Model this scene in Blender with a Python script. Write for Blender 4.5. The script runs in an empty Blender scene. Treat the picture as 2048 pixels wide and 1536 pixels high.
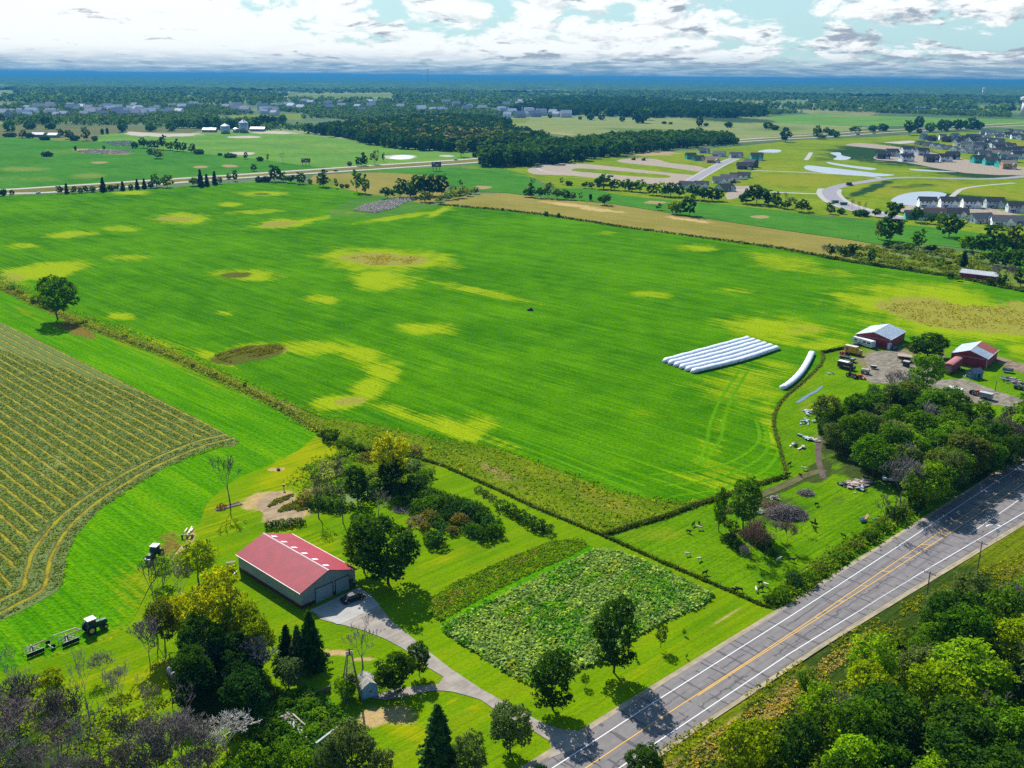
import bpy, math, random
import numpy as np
from mathutils import Matrix, Vector
R = math.radians
S = bpy.context.scene
COL = S.collection

# ------------------------------------------------------------------ camera
CAM_H = 100.0
FOC = 1950.0                      # focal length for a 2048 wide frame
PITCH = R(17.49)
ROLL = R(0.5)
cp, sp, cr, sr = math.cos(PITCH), math.sin(PITCH), math.cos(ROLL), math.sin(ROLL)
cam_d = bpy.data.cameras.new('camera'); cam = bpy.data.objects.new('camera', cam_d); COL.objects.link(cam)
cam_d.sensor_width = 36; cam_d.lens = 36 * FOC / 2048
cam_d.clip_start = 1; cam_d.clip_end = 80000
cam.matrix_world = Matrix(((cr, -sr, 0, 0), (sr*sp, cr*sp, -cp, 0), (sr*cp, cr*cp, sp, CAM_H), (0, 0, 0, 1)))
S.camera = cam
# ------------------------------------------------------------------ light
S.view_settings.view_transform = 'Standard'; S.view_settings.look = 'None'
S.view_settings.exposure = 1.0; S.view_settings.gamma = 1.0
SUN_AZ, SUN_EL = R(-20), R(40)
HAZEC = (.034, .20, .42, 1); HAZED = 8.5e-5
sun_d = bpy.data.lights.new('sun', 'SUN'); sun_d.energy = 4.4; sun_d.angle = R(0.5); sun_d.color = (1.0, 0.95, 0.86)
sun = bpy.data.objects.new('sun', sun_d); COL.objects.link(sun)
sdir = Vector((math.sin(SUN_AZ)*math.cos(SUN_EL), math.cos(SUN_AZ)*math.cos(SUN_EL), math.sin(SUN_EL)))
sun.rotation_euler = sdir.to_track_quat('Z', 'Y').to_euler()
sun.location = (0, 0, 400)
S.cycles.volume_bounces = 0; S.cycles.max_bounces = 6; S.cycles.transparent_max_bounces = 8
S.cycles.diffuse_bounces = 3; S.cycles.glossy_bounces = 2; S.cycles.transmission_bounces = 3
try: S.cycles.use_denoising = False
except Exception: pass

class NT:
    """small helper over a node tree"""
    def __init__(s, tree): s.t = tree; s.n = tree.nodes; s.l = tree.links
    def node(s, typ, **kw):
        n = s.n.new(typ)
        for k, v in kw.items(): setattr(n, k, v)
        return n
    def put(s, sock, v):
        if isinstance(v, bpy.types.NodeSocket): s.l.new(v, sock)
        elif v is not None:
            try: sock.default_value = v
            except Exception: sock.default_value = (*v, 1)
    def math(s, op, a, b=None, c=None, clamp=False):
        n = s.node('ShaderNodeMath', operation=op, use_clamp=clamp)
        for i, v in enumerate((a, b, c)):
            if v is not None: s.put(n.inputs[i], v)
        return n.outputs[0]
    def vmath(s, op, a, b=None):
        n = s.node('ShaderNodeVectorMath', operation=op)
        s.put(n.inputs[0], a)
        if b is not None: s.put(n.inputs[1], b)
        return n.outputs[1] if op in ('DOT_PRODUCT', 'LENGTH') else n.outputs[0]
    def noise(s, vec, scale, detail=3, rough=.55, out=0, dist=0):
        n = s.node('ShaderNodeTexNoise'); s.put(n.inputs['Vector'], vec)
        n.inputs['Scale'].default_value = scale; n.inputs['Detail'].default_value = detail
        n.inputs['Roughness'].default_value = rough; n.inputs['Distortion'].default_value = dist
        return n.outputs[out]
    def voro(s, vec, scale, feature='F1', out='Distance'):
        n = s.node('ShaderNodeTexVoronoi', feature=feature); s.put(n.inputs['Vector'], vec); n.inputs['Scale'].default_value = scale
        return n.outputs[out]
    def sm(s, x, a, b):
        n = s.node('ShaderNodeMapRange', interpolation_type='SMOOTHSTEP'); s.put(n.inputs[0], x)
        s.put(n.inputs[1], a); s.put(n.inputs[2], b)
        return n.outputs[0]
    def lin(s, x, a, b, c, d):
        n = s.node('ShaderNodeMapRange'); s.put(n.inputs[0], x)
        for i, v in enumerate((a, b, c, d)): n.inputs[i+1].default_value = v
        return n.outputs[0]
    def mix(s, f, a, b, mode='MIX'):
        n = s.node('ShaderNodeMix', data_type='RGBA', blend_type=mode, clamp_factor=True)
        s.put(n.inputs[0], f); s.put(n.inputs[6], a if isinstance(a, bpy.types.NodeSocket) else (*a, 1)); s.put(n.inputs[7], b if isinstance(b, bpy.types.NodeSocket) else (*b, 1))
        return n.outputs[2]
    def sep(s, v):
        n = s.node('ShaderNodeSeparateXYZ'); s.put(n.inputs[0], v); return n.outputs
    def comb(s, x, y, z=0.0):
        n = s.node('ShaderNodeCombineXYZ'); s.put(n.inputs[0], x); s.put(n.inputs[1], y); s.put(n.inputs[2], z); return n.outputs[0]
    def bump(s, h, strength=.5, dist=.2):
        n = s.node('ShaderNodeBump'); n.inputs['Strength'].default_value = strength; n.inputs['Distance'].default_value = dist
        s.put(n.inputs['Height'], h); return n.outputs[0]

# ------------------------------------------------------------------ sky
W = bpy.data.worlds.new('World'); S.world = W; W.use_nodes = True
t = NT(W.node_tree); t.n.clear()
sky = t.node('ShaderNodeTexSky', sky_type='NISHITA'); sky.sun_disc = False
sky.sun_elevation = SUN_EL; sky.sun_rotation = SUN_AZ; sky.altitude = 300; sky.air_density = 1.0; sky.dust_density = 1.5; sky.ozone_density = 2.0
geo = t.node('ShaderNodeTexCoord'); d = t.vmath('NORMALIZE', geo.outputs['Generated'])
dx, dy, dz = t.sep(d)
zz = t.math('ADD', t.math('MAXIMUM', dz, 0.0), 0.030)
P = t.comb(t.math('MULTIPLY', t.math('ARCTAN2', dx, dy), 17.0), t.math('MULTIPLY', t.math('LOGARITHM', zz, 2.718), 3.3), 0.0)
P2 = t.vmath('ADD', P, (3.1, 9.4, 0.0))
big = t.noise(P2, 0.30, 2, .5)
n1 = t.noise(P2, 1.0, 10, .62, dist=.35)
cov = t.math('ADD', n1, t.math('MULTIPLY', t.math('SUBTRACT', big, .5), .35))
cov = t.math('SUBTRACT', cov, t.math('MULTIPLY', dx, 0.19))
nup = t.noise(t.vmath('ADD', P2, (-.12, .30, 0.0)), 1.0, 10, .62, dist=.35)
base_ = t.math('MULTIPLY', t.sm(t.math('SUBTRACT', n1, nup), .02, -.16), t.sm(dx, -.35, .25))
cov = t.math('ADD', cov, t.math('MULTIPLY', t.sm(dz, .05, .0), .10))
cmask = t.sm(cov, .405, .49)
# grey undersides: the same cloud field sampled a little nearer, so bases go grey below bright tops
P3 = t.vmath('ADD', P2, (7.7, 0.35, 2.0))
n3 = t.noise(t.vmath('MULTIPLY', P3, (1.0, 1.5, 1.0)), 1.25, 9, .6, dist=.3)
grey = t.math('SUBTRACT', n3, t.math('MULTIPLY', dx, -0.16))
grey = t.math('ADD', grey, t.math('MULTIPLY', t.sm(dz, .030, .0), .16))
gmask = t.math('MULTIPLY', t.sm(grey, .555, .67), .85)
gmask = t.math('MAXIMUM', gmask, t.math('MULTIPLY', base_, .55))
ccol = t.mix(gmask, (0.52, 0.54, 0.54), (0.13, 0.17, 0.22))
low = t.sm(dz, .026, .006)
wisp = t.sm(t.noise(t.vmath('MULTIPLY', P2, (1.0, 2.2, 1.0)), 2.0, 8, .6), .40, .68)
ccol = t.mix(t.math('MULTIPLY', low, .75), ccol, t.mix(wisp, (0.11, 0.20, 0.28), (0.33, 0.40, 0.42)))
hide = t.sm(dz, .30, .12)
cmask = t.math('MULTIPLY', t.math('MAXIMUM', cmask, t.math('MULTIPLY', low, .9)), hide)
bg1 = t.node('ShaderNodeBackground'); bg1.inputs[1].default_value = 0.085
skyc = t.mix(1.0, sky.outputs[0], (0.62, 0.92, 1.02), 'MULTIPLY'); skyc = t.mix(t.math('MULTIPLY', t.sm(dz, .30, .12), .85), skyc, (3.0, 4.4, 4.7)); t.put(bg1.inputs[0], skyc)
bg2 = t.node('ShaderNodeBackground'); bg2.inputs[1].default_value = 1.0; t.put(bg2.inputs[0], ccol)
ms = t.node('ShaderNodeMixShader'); t.put(ms.inputs[0], cmask); t.l.new(bg1.outputs[0], ms.inputs[1]); t.l.new(bg2.outputs[0], ms.inputs[2])
wo = t.node('ShaderNodeOutputWorld'); t.l.new(ms.outputs[0], wo.inputs[0])

# ------------------------------------------------------------------ mapping helpers (image point -> place on the ground)
def at(px, py, z=0.0):
    x = (px-1024)/FOC; y = -(py-768)/FOC
    X = cr*x - sr*y; Y = sr*x + cr*y
    r = (X, cp + Y*sp, -sp + Y*cp); k = (CAM_H-z)/-r[2]
    return (r[0]*k, r[1]*k)
def depth(x, y, z=0.0): return y*cp - (z-CAM_H)*sp
def topix(x, y, z=0.0):
    f = y*cp - (z-CAM_H)*sp; Y = y*sp + (z-CAM_H)*cp
    return 1024 + FOC*(cr*x + sr*Y)/f, 768 - FOC*(-sr*x + cr*Y)/f
def mpp(px, py):                       # metres per photo pixel at that ground point
    return depth(*at(px, py))/FOC
def heading(p, q):                     # world angle of the line from image point p to q
    a, b = at(*p), at(*q); return math.atan2(b[1]-a[1], b[0]-a[0])

# ------------------------------------------------------------------ objects
def props(o, label=None, cat=None, group=None, kind=None):
    if label: o['label'] = label
    if cat: o['category'] = cat
    if group: o['group'] = group
    if kind: o['kind'] = kind
    return o
def thing(name, label, cat, loc=(0, 0, 0), rz=0.0, group=None):
    o = bpy.data.objects.new(name, None); COL.objects.link(o)
    o.location = loc if len(loc) == 3 else (*loc, 0); o.rotation_euler = (0, 0, rz); o.empty_display_size = .5
    return props(o, label, cat, group)
def mesh_np(name, V, F, mats=(), smooth=False, fattr=None, vcol=None, n=4):
    """V (n,3); F flat int array of n-gons (all the same size)"""
    V = np.asarray(V, dtype=np.float32); F = np.asarray(F, dtype=np.int32).reshape(-1, n)
    m = bpy.data.meshes.new(name)
    m.vertices.add(len(V)); m.vertices.foreach_set('co', V.ravel())
    m.loops.add(F.size); m.loops.foreach_set('vertex_index', F.ravel())
    m.polygons.add(len(F)); m.polygons.foreach_set('loop_start', np.arange(0, F.size, n, dtype=np.int32))
    m.polygons.foreach_set('loop_total', np.full(len(F), n, dtype=np.int32))
    m.update(calc_edges=True)
    if smooth: m.polygons.foreach_set('use_smooth', np.ones(len(F), dtype=bool))
    for k in mats: m.materials.append(k)
    if fattr is not None:
        a = m.attributes.new('v', 'FLOAT', 'FACE'); a.data.foreach_set('value', np.asarray(fattr, dtype=np.float32))
    if vcol is not None:
        a = m.attributes.new('patch', 'FLOAT_COLOR', 'POINT'); a.data.foreach_set('color', np.asarray(vcol, dtype=np.float32).ravel())
    return m
def link(name, mesh, parent=None):
    o = bpy.data.objects.new(name, mesh); COL.objects.link(o)
    if parent: o.parent = parent
    return o
class MB:
    def __init__(s): s.v = []; s.f = []
    def add(s, vs, fs):
        b = len(s.v); s.v += [tuple(v) for v in vs]; s.f += [tuple(b+i for i in f) for f in fs]; return s
    def box(s, c, d, rz=0.0, rx=0.0, ry=0.0):
        M = Matrix.Translation(c) @ Matrix.Rotation(rz, 4, 'Z') @ Matrix.Rotation(ry, 4, 'Y') @ Matrix.Rotation(rx, 4, 'X')
        vs = [M @ Vector((x*d[0]/2, y*d[1]/2, z*d[2]/2)) for x in (-1, 1) for y in (-1, 1) for z in (-1, 1)]
        return s.add(vs, [(0, 1, 3, 2), (4, 6, 7, 5), (0, 4, 5, 1), (2, 3, 7, 6), (0, 2, 6, 4), (1, 5, 7, 3)])
    def tube(s, p, q, r0, r1=None, n=8, cap=True):
        r1 = r0 if r1 is None else r1
        p = Vector(p); q = Vector(q); a = (q-p).normalized(); u = a.orthogonal().normalized(); w = a.cross(u)
        vs = []
        for c, r in ((p, r0), (q, r1)):
            for i in range(n):
                k = 2*math.pi*i/n; vs.append(c + u*math.cos(k)*r + w*math.sin(k)*r)
        fs = [(i, (i+1) % n, n+(i+1) % n, n+i) for i in range(n)]
        if cap: fs += [tuple(range(n-1, -1, -1)), tuple(range(n, 2*n))]
        return s.add(vs, fs)
    def prism(s, prof, y0, y1, ax='y'):
        """profile of (x,z) points extruded along y (or of (y,z) along x)"""
        n = len(prof)
        mk = (lambda a, b, k: (a, k, b)) if ax == 'y' else (lambda a, b, k: (k, a, b))
        vs = [mk(a, b, y0) for a, b in prof] + [mk(a, b, y1) for a, b in prof]
        fs = [(i, (i+1) % n, n+(i+1) % n, n+i) for i in range(n)] + [tuple(range(n-1, -1, -1)), tuple(range(n, 2*n))]
        return s.add(vs, fs)
    def ell(s, c, r, nu=10, nv=6, jit=0, seed=1):
        rnd = random.Random(seed); vs = [(c[0], c[1], c[2]-r[2])]
        for j in range(1, nv):
            th = math.pi*j/nv
            for i in range(nu):
                k = 2*math.pi*i/nu; e = 1+rnd.uniform(-jit, jit)
                vs.append((c[0]+r[0]*e*math.sin(th)*math.cos(k), c[1]+r[1]*e*math.sin(th)*math.sin(k), c[2]-r[2]*e*math.cos(th)))
        vs.append((c[0], c[1], c[2]+r[2])); T = len(vs)-1
        fs = [(0, 1+(i+1) % nu, 1+i) for i in range(nu)]
        for j in range(nv-2):
            for i in range(nu): fs.append((1+j*nu+i, 1+j*nu+(i+1) % nu, 1+(j+1)*nu+(i+1) % nu, 1+(j+1)*nu+i))
        fs += [(T, 1+(nv-2)*nu+i, 1+(nv-2)*nu+(i+1) % nu) for i in range(nu)]
        return s.add(vs, fs)
    def mesh(s, name, mats, smooth=False):
        m = bpy.data.meshes.new(name); m.from_pydata(s.v, [], s.f); m.update()
        for k in (mats if isinstance(mats, (list, tuple)) else [mats]): m.materials.append(k)
        if smooth: m.polygons.foreach_set('use_smooth', np.ones(len(m.polygons), dtype=bool))
        return m
    def build(s, name, mats, parent=None, smooth=False): return link(name, s.mesh(name, mats, smooth), parent)
def copy_tree(o, loc=None, rz=None, label=None, group=None, parent=None):
    c = o.copy(); COL.objects.link(c); c.parent = parent
    if loc is not None: c.location = loc if len(loc) == 3 else (*loc, 0)
    if rz is not None: c.rotation_euler = (0, 0, rz)
    if label: c['label'] = label
    if group: c['group'] = group
    for ch in list(o.children):
        k = copy_tree(ch, parent=c); k.matrix_parent_inverse = ch.matrix_parent_inverse
    return c

# ------------------------------------------------------------------ materials
MATS = {}
def newmat(name):
    m = bpy.data.materials.new(name); m.use_nodes = True; k = NT(m.node_tree); k.n.clear()
    return m, k
def finish(k, col, rough=.9, nor=None, spec=.2, metal=0.0):
    b = k.node('ShaderNodeBsdfPrincipled'); k.put(b.inputs['Base Color'], col if isinstance(col, bpy.types.NodeSocket) else (*col, 1))
    k.put(b.inputs['Roughness'], rough); b.inputs['Diffuse Roughness'].default_value = 0; b.inputs['Specular IOR Level'].default_value = spec; b.inputs['Metallic'].default_value = metal
    if nor is not None: k.l.new(nor, b.inputs['Normal'])
    o = k.node('ShaderNodeOutputMaterial'); k.l.new(b.outputs[0], o.inputs[0]); return b
def plain(name, c, rough=.8, spec=.3, metal=0.0, var=.25, scale=1.5, bump=0.0, objcol=False):
    if name in MATS: return MATS[name]
    m, k = newmat(name)
    tc = k.node('ShaderNodeTexCoord'); n = k.noise(tc.outputs['Object'], scale, 5, .6)
    base = k.node('ShaderNodeObjectInfo').outputs['Color'] if objcol else c
    dark = k.mix(1.0, base, (1-var,)*3, 'MULTIPLY'); light = k.mix(1.0, base, (1+var*.6,)*3, 'MULTIPLY')
    col = k.mix(k.sm(n, .3, .7), dark, light)
    finish(k, col, rough, k.bump(n, bump, .05) if bump else None, spec, metal); MATS[name] = m; return m
def ribbed(name, c, pitch=.3, axis=1, rough=.45, spec=.4, metal=0.0, stain=None, var=.12):
    """sheet-metal cladding or roofing with standing ribs across one local axis"""
    if name in MATS: return MATS[name]
    m, k = newmat(name); tc = k.node('ShaderNodeTexCoord'); xyz = k.sep(tc.outputs['Object'])
    fr = k.math('FRACT', k.math('DIVIDE', xyz[axis], pitch)); rib = k.math('LESS_THAN', fr, .16)
    n = k.noise(tc.outputs['Object'], .35, 6, .65); n2 = k.noise(tc.outputs['Object'], 2.5, 3)
    col = k.mix(k.sm(n, .3, .7), tuple(x*(1-var) for x in c), tuple(min(1, x*(1+var)) for x in c))
    if stain: col = k.mix(k.math('MULTIPLY', k.sm(n2, .5, .75), .5), col, stain)
    col = k.mix(k.math('MULTIPLY', rib, .25), col, tuple(x*.45 for x in c))
    finish(k, col, rough, k.bump(rib, .8, .04), spec, metal); MATS[name] = m; return m

def leafmat(name, trans=.38):
    m, k = newmat(name)
    oc = k.node('ShaderNodeObjectInfo'); at_ = k.node('ShaderNodeAttribute', attribute_name='v')
    v = at_.outputs['Fac']; base = oc.outputs['Color']
    tc = k.node('ShaderNodeTexCoord'); n = k.noise(tc.outputs['Object'], .45, 3)
    c = k.mix(v, k.mix(1.0, base, (.45, .52, .58), 'MULTIPLY'), k.mix(1.0, base, (1.75, 1.6, 1.0), 'MULTIPLY'))
    c = k.mix(k.sm(n, .42, .66), c, k.mix(1.0, c, (1.5, 1.35, .8), 'MULTIPLY'))
    dif = k.node('ShaderNodeBsdfDiffuse'); k.l.new(c, dif.inputs[0])
    tr = k.node('ShaderNodeBsdfTranslucent'); k.l.new(k.mix(1.0, c, (1.5, 1.35, .5), 'MULTIPLY'), tr.inputs[0])
    a = k.node('ShaderNodeMixShader'); a.inputs[0].default_value = trans; k.l.new(dif.outputs[0], a.inputs[1]); k.l.new(tr.outputs[0], a.inputs[2])
    o = k.node('ShaderNodeOutputMaterial'); k.l.new(a.outputs[0], o.inputs[0]); return m
LEAF = leafmat('foliage'); WEED = leafmat('weed_leaves', .3)
BARK = plain('bark', (.07, .055, .045), .95, .1, objcol=False, var=.4, scale=3)
TWIG = plain('bare_branches', (.1, .1, .1), .95, .1, objcol=True, var=.3, scale=1)

# ------------------------------------------------------------------ ground sheets
def inpoly(X, Y, poly):
    ins = np.zeros(X.shape, bool); j = len(poly)-1
    for i in range(len(poly)):
        xi, yi = poly[i]; xj, yj = poly[j]
        if yi != yj:
            c = ((yi > Y) != (yj > Y)) & (X < (xj-xi)*(Y-yi)/(yj-yi)+xi); ins ^= c
        j = i
    return ins
def nearest(X, Y, line, closed=True):
    best = np.full(X.shape, 1e18); NX = X.copy(); NY = Y.copy(); n = len(line)
    for i in range(n if closed else n-1):
        a, b = line[i], line[(i+1) % n]; dx, dy = b[0]-a[0], b[1]-a[1]; L = dx*dx+dy*dy+1e-9
        k = np.clip(((X-a[0])*dx+(Y-a[1])*dy)/L, 0, 1); qx, qy = a[0]+k*dx, a[1]+k*dy; D = (X-qx)**2+(Y-qy)**2
        m = D < best; best[m] = D[m]; NX[m] = qx[m]; NY[m] = qy[m]
    return np.sqrt(best), NX, NY
def world(px): return [at(*p) for p in px]
def smoothline(pts, n=4, closed=True):
    """Catmull-Rom through the points"""
    out = []; N = len(pts); rng = range(N if closed else N-1)
    for i in rng:
        if closed: p0, p1, p2, p3 = (pts[(i+k-1) % N] for k in range(4))
        else: p0, p1, p2, p3 = pts[max(i-1, 0)], pts[i], pts[i+1], pts[min(i+2, N-1)]
        for j in range(n):
            s = j/n; out.append(tuple(.5*((2*p1[c])+(-p0[c]+p2[c])*s+(2*p0[c]-5*p1[c]+4*p2[c]-p3[c])*s*s+(-p0[c]+3*p1[c]-3*p2[c]+p3[c])*s**3) for c in (0, 1)))
    if not closed: out.append(tuple(pts[-1]))
    return out
def sheet(name, px, z, mat, grid=4.0, patches=None, kind='structure', edgeline=None, w=None, smooth=0):
    poly = w if w is not None else world(px)
    if smooth: poly = smoothline(poly, smooth)
    P_ = np.array(poly); x0, y0 = P_.min(0)-grid; x1, y1 = P_.max(0)+grid
    nx, ny = int((x1-x0)/grid)+2, int((y1-y0)/grid)+2
    X, Y = np.meshgrid(x0+grid*np.arange(nx), y0+grid*np.arange(ny))
    ins = inpoly(X, Y, poly); near = ins.copy()
    near[1:] |= ins[:-1]; near[:-1] |= ins[1:]; a = near.copy(); near[:, 1:] |= a[:, :-1]; near[:, :-1] |= a[:, 1:]
    out = near & ~ins; xs, ys = X[out], Y[out]; _, qx, qy = nearest(xs, ys, poly); X[out] = qx; Y[out] = qy
    cell = near[:-1, :-1] & near[1:, :-1] & near[:-1, 1:] & near[1:, 1:]
    cell &= (ins[:-1, :-1] | ins[1:, :-1] | ins[:-1, 1:] | ins[1:, 1:])
    idx = -np.ones(X.shape, int); use = np.zeros(X.shape, bool)
    use[:-1, :-1] |= cell; use[1:, :-1] |= cell; use[:-1, 1:] |= cell; use[1:, 1:] |= cell
    idx[use] = np.arange(use.sum()); V = np.stack([X[use], Y[use], np.full(use.sum(), z)], 1)
    F = np.stack([idx[:-1, :-1][cell], idx[:-1, 1:][cell], idx[1:, 1:][cell], idx[1:, :-1][cell]], 1)
    c = np.zeros((len(V), 4)); c[:, 3] = 1
    if patches:
        u, v = topix(V[:, 0], V[:, 1])
        for (cx, cy, rx, ry, ang, ch, st) in patches:
            A = R(ang); du, dv = u-cx, v-cy; a = du*math.cos(A)+dv*math.sin(A); b = -du*math.sin(A)+dv*math.cos(A)
            X0, Y0 = V[:, 0], V[:, 1]; A1 = X0*.7022+Y0*.712; B1 = X0*.712-Y0*.7022; q = min(1.0, 60/max(rx, 1)); wv = .5*np.sin(A1*.16*q+B1*.05+cx)+.4*np.sin(A1*.37*q-B1*.09+cy)+.35*np.sin(A1*.9+B1*.11*q+rx)+.3*np.sin(B1*.21*q+A1*.2)+.25*np.sin(B1*.5+A1*.6*q)
            r = np.sqrt((a/rx)**2+(b/ry)**2)+.20*wv; w_ = np.clip(1.5-r, 0, 1)*st; c[:, ch] = np.maximum(c[:, ch], w_)
    if edgeline is not None: c[:, 3] = nearest(V[:, 0], V[:, 1], edgeline, False)[0]
    o = link(name, mesh_np(name, V, F, [mat], vcol=c)); return props(o, kind=kind)
# ------------------------------------------------------------------ ground materials
ROWD = (0.712, -0.702)                     # direction the crops are drilled and cut in
def rowcoord(k, pos, d=ROWD, across=1.0, along=0.03):
    """position turned so that x runs across the rows, squeezed along them"""
    a = k.vmath('DOT_PRODUCT', pos, (-d[1], d[0], 0)); b = k.vmath('DOT_PRODUCT', pos, (d[0], d[1], 0))
    return k.comb(k.math('MULTIPLY', a, across), k.math('MULTIPLY', b, along)), a, b
def fieldmat(name, g1, g2, yellow=(.28, .34, .005), tan=(.16, .13, .03), dark=(.02, .03, .008), d=ROWD, rows=.55, fine=1.0, rough=.95, bump=.7, mott=.5, warm=None):
    m, k = newmat(name); pos = k.node('ShaderNodeNewGeometry').outputs['Position']
    A = k.node('ShaderNodeAttribute', attribute_name='patch'); ch = k.node('ShaderNodeSeparateColor'); k.put(ch.inputs[0], A.outputs['Color'])
    rc, a, b = rowcoord(k, pos, d, .8, .025)
    rown = k.noise(rc, 1.0, 3, .6); bign = k.noise(pos, .011, 4, .6); midn = k.noise(pos, .09, 4, .6); fn = k.noise(pos, 1.1*fine, 3, .7)
    rc2, _, _ = rowcoord(k, pos, d, .12, .012); rowb = k.noise(rc2, 1.0, 3, .6)
    f = k.math('ADD', k.math('MULTIPLY', rown, rows), k.math('MULTIPLY', midn, 1-rows))
    f = k.math('ADD', k.math('MULTIPLY', f, .5), k.math('ADD', k.math('MULTIPLY', bign, .3), k.math('MULTIPLY', rowb, .2)))
    col = k.mix(k.sm(f, .36, .64), g1, g2)
    br = k.math('ADD', k.math('MULTIPLY', k.math('SUBTRACT', midn, .5), 1.1), k.math('MULTIPLY', k.math('SUBTRACT', rown, .5), .9))
    def msk(s, lo, hi): return k.sm(k.math('ADD', s, k.math('MULTIPLY', br, .55)), lo, hi)
    if warm: col = k.mix(k.math('MULTIPLY', k.sm(rowb, .5, .7), .5), col, warm)
    lf = k.math('MULTIPLY', k.sm(k.noise(pos, .02, 6, .65), .5, .8), .42)
    stk = k.math('MULTIPLY', k.math('SUBTRACT', rown, .5), .9)
    col = k.mix(k.sm(k.math('ADD', k.math('ADD', ch.outputs[0], lf), k.math('ADD', k.math('MULTIPLY', br, .75), stk)), .32, 1.02), col, k.mix(fn, yellow, tuple(x*.72 for x in yellow)))
    col = k.mix(msk(ch.outputs[1], .34, .62), col, k.mix(k.noise(pos, .6, 4), tan, tuple(x*1.5 for x in tan)))
    col = k.mix(msk(ch.outputs[2], .34, .62), col, dark)
    col = k.mix(k.math('MULTIPLY', k.sm(fn, .62, .36), mott), col, k.mix(1.0, col, (.38, .42, .4), 'MULTIPLY'))
    h = k.math('ADD', fn, k.math('MULTIPLY', rown, 1.2))
    finish(k, col, rough, k.bump(h, bump, .5), 0.0); return m

MAIN = fieldmat('alfalfa', (.024, .118, .0003), (.090, .245, .0003), yellow=(.28, .375, .004), tan=(.20, .19, .03), dark=(.09, .10, .015), rows=.6, mott=.55)
YOUNG = fieldmat('uncut_alfalfa', (.035, .165, .0005), (.10, .275, .0005), yellow=(.20, .28, .004), tan=(.14, .10, .02), rows=.75, bump=.9, mott=.6, warm=(.14, .28, .001))
LAWN = fieldmat('lawn_grass', (.075, .165, .001), (.15, .245, .001), yellow=(.29, .30, .002), tan=(.30, .21, .09), dark=(.03, .06, .008), d=(.729, .684), rows=.55, fine=1.6, bump=.3, mott=.32, warm=(.17, .19, .004))
PAST = fieldmat('pasture_grass', (.055, .15, .001), (.13, .24, .002), yellow=(.19, .24, .01), tan=(.15, .13, .06), dark=(.045, .065, .015), d=(.729, .684), rows=.3, bump=.6, mott=.45)
ROUGHG = fieldmat('rough_grass', (.07, .13, .004), (.17, .22, .008), yellow=(.22, .20, .03), tan=(.20, .14, .05), dark=(.012, .022, .006), rows=.3, bump=1.0, mott=.6)
VERGE = fieldmat('verge_grass', (.075, .11, .003), (.14, .17, .006), yellow=(.22, .15, .03), tan=(.26, .18, .07), dark=(.035, .06, .008), d=(.729, .684), rows=.8, bump=.8, mott=.5)
SOY = fieldmat('soybean', (.032, .13, .012), (.07, .20, .02), yellow=(.17, .24, .04), tan=(.24, .17, .09), dark=(.02, .05, .02), rows=.5, bump=.6, fine=.5, mott=.35)
SOYF = fieldmat('far_soybean', (.07, .17, .03), (.15, .27, .04), yellow=(.24, .28, .08), tan=(.34, .29, .24), dark=(.03, .05, .03), rows=.5, bump=.5, fine=.3, mott=.3)
TANF = fieldmat('ripe_field', (.17, .155, .03), (.26, .215, .055), yellow=(.13, .19, .02), tan=(.34, .24, .10), dark=(.05, .09, .01), rows=.7, bump=.5, fine=.6, mott=.35)
PALE = fieldmat('pale_field', (.14, .185, .06), (.23, .245, .085), yellow=(.09, .16, .04), tan=(.22, .19, .08), dark=(.04, .07, .03), rows=.5, fine=.2, bump=.3, mott=.2)
DEVG = fieldmat('meadow_grass', (.09, .16, .008), (.21, .26, .012), yellow=(.24, .25, .02), tan=(.27, .20, .11), dark=(.022, .055, .018), rows=.25, fine=.5, bump=.7, mott=.4)
def dirt(name, c, var=.5, tr=True):
    m, k = newmat(name); pos = k.node('ShaderNodeNewGeometry').outputs['Position']
    rc, _, _ = rowcoord(k, pos, (.729, .684), 1.6, .12)
    f = k.math('ADD', k.math('MULTIPLY', k.noise(pos, .35, 6, .65), .6), k.math('MULTIPLY', k.noise(rc, 1, 4), .4))
    col = k.mix(k.sm(f, .36, .64), tuple(x*(1-var) for x in c), tuple(x*(1+var*.5) for x in c))
    finish(k, col, .95, k.bump(f, .6, .2), .1); return m
DIRT = dirt('bare_soil', (.20, .145, .10)); GRAV = dirt('gravel', (.27, .235, .20), .25); SAND = dirt('graded_sand', (.28, .225, .17), .3)
CONC = dirt('concrete', (.33, .32, .30), .12); FARR = dirt('pale_road', (.34, .315, .28), .15); SCRUB = dirt('dead_scrub', (.23, .20, .17), .5)

def far_ground():
    m, k = newmat('far_farmland'); pos = k.node('ShaderNodeNewGeometry').outputs['Position']
    v = k.node('ShaderNodeTexVoronoi'); k.put(v.inputs['Vector'], k.vmath('MULTIPLY', pos, (1.0, .55, 1.0))); v.inputs['Scale'].default_value = .0022
    c = k.sep(v.outputs['Color']); n = k.noise(pos, .012, 5, .6)
    col = k.mix(k.sm(c[0], .2, .8), (.06, .11, .03), (.15, .21, .06))
    col = k.mix(k.math('GREATER_THAN', c[1], .78), col, (.20, .19, .07))
    col = k.mix(k.sm(n, .4, .62), k.mix(1.0, col, (.6, .7, .65), 'MULTIPLY'), col)
    finish(k, col, .95, None, .05); return m
FARG = far_ground()
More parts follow.
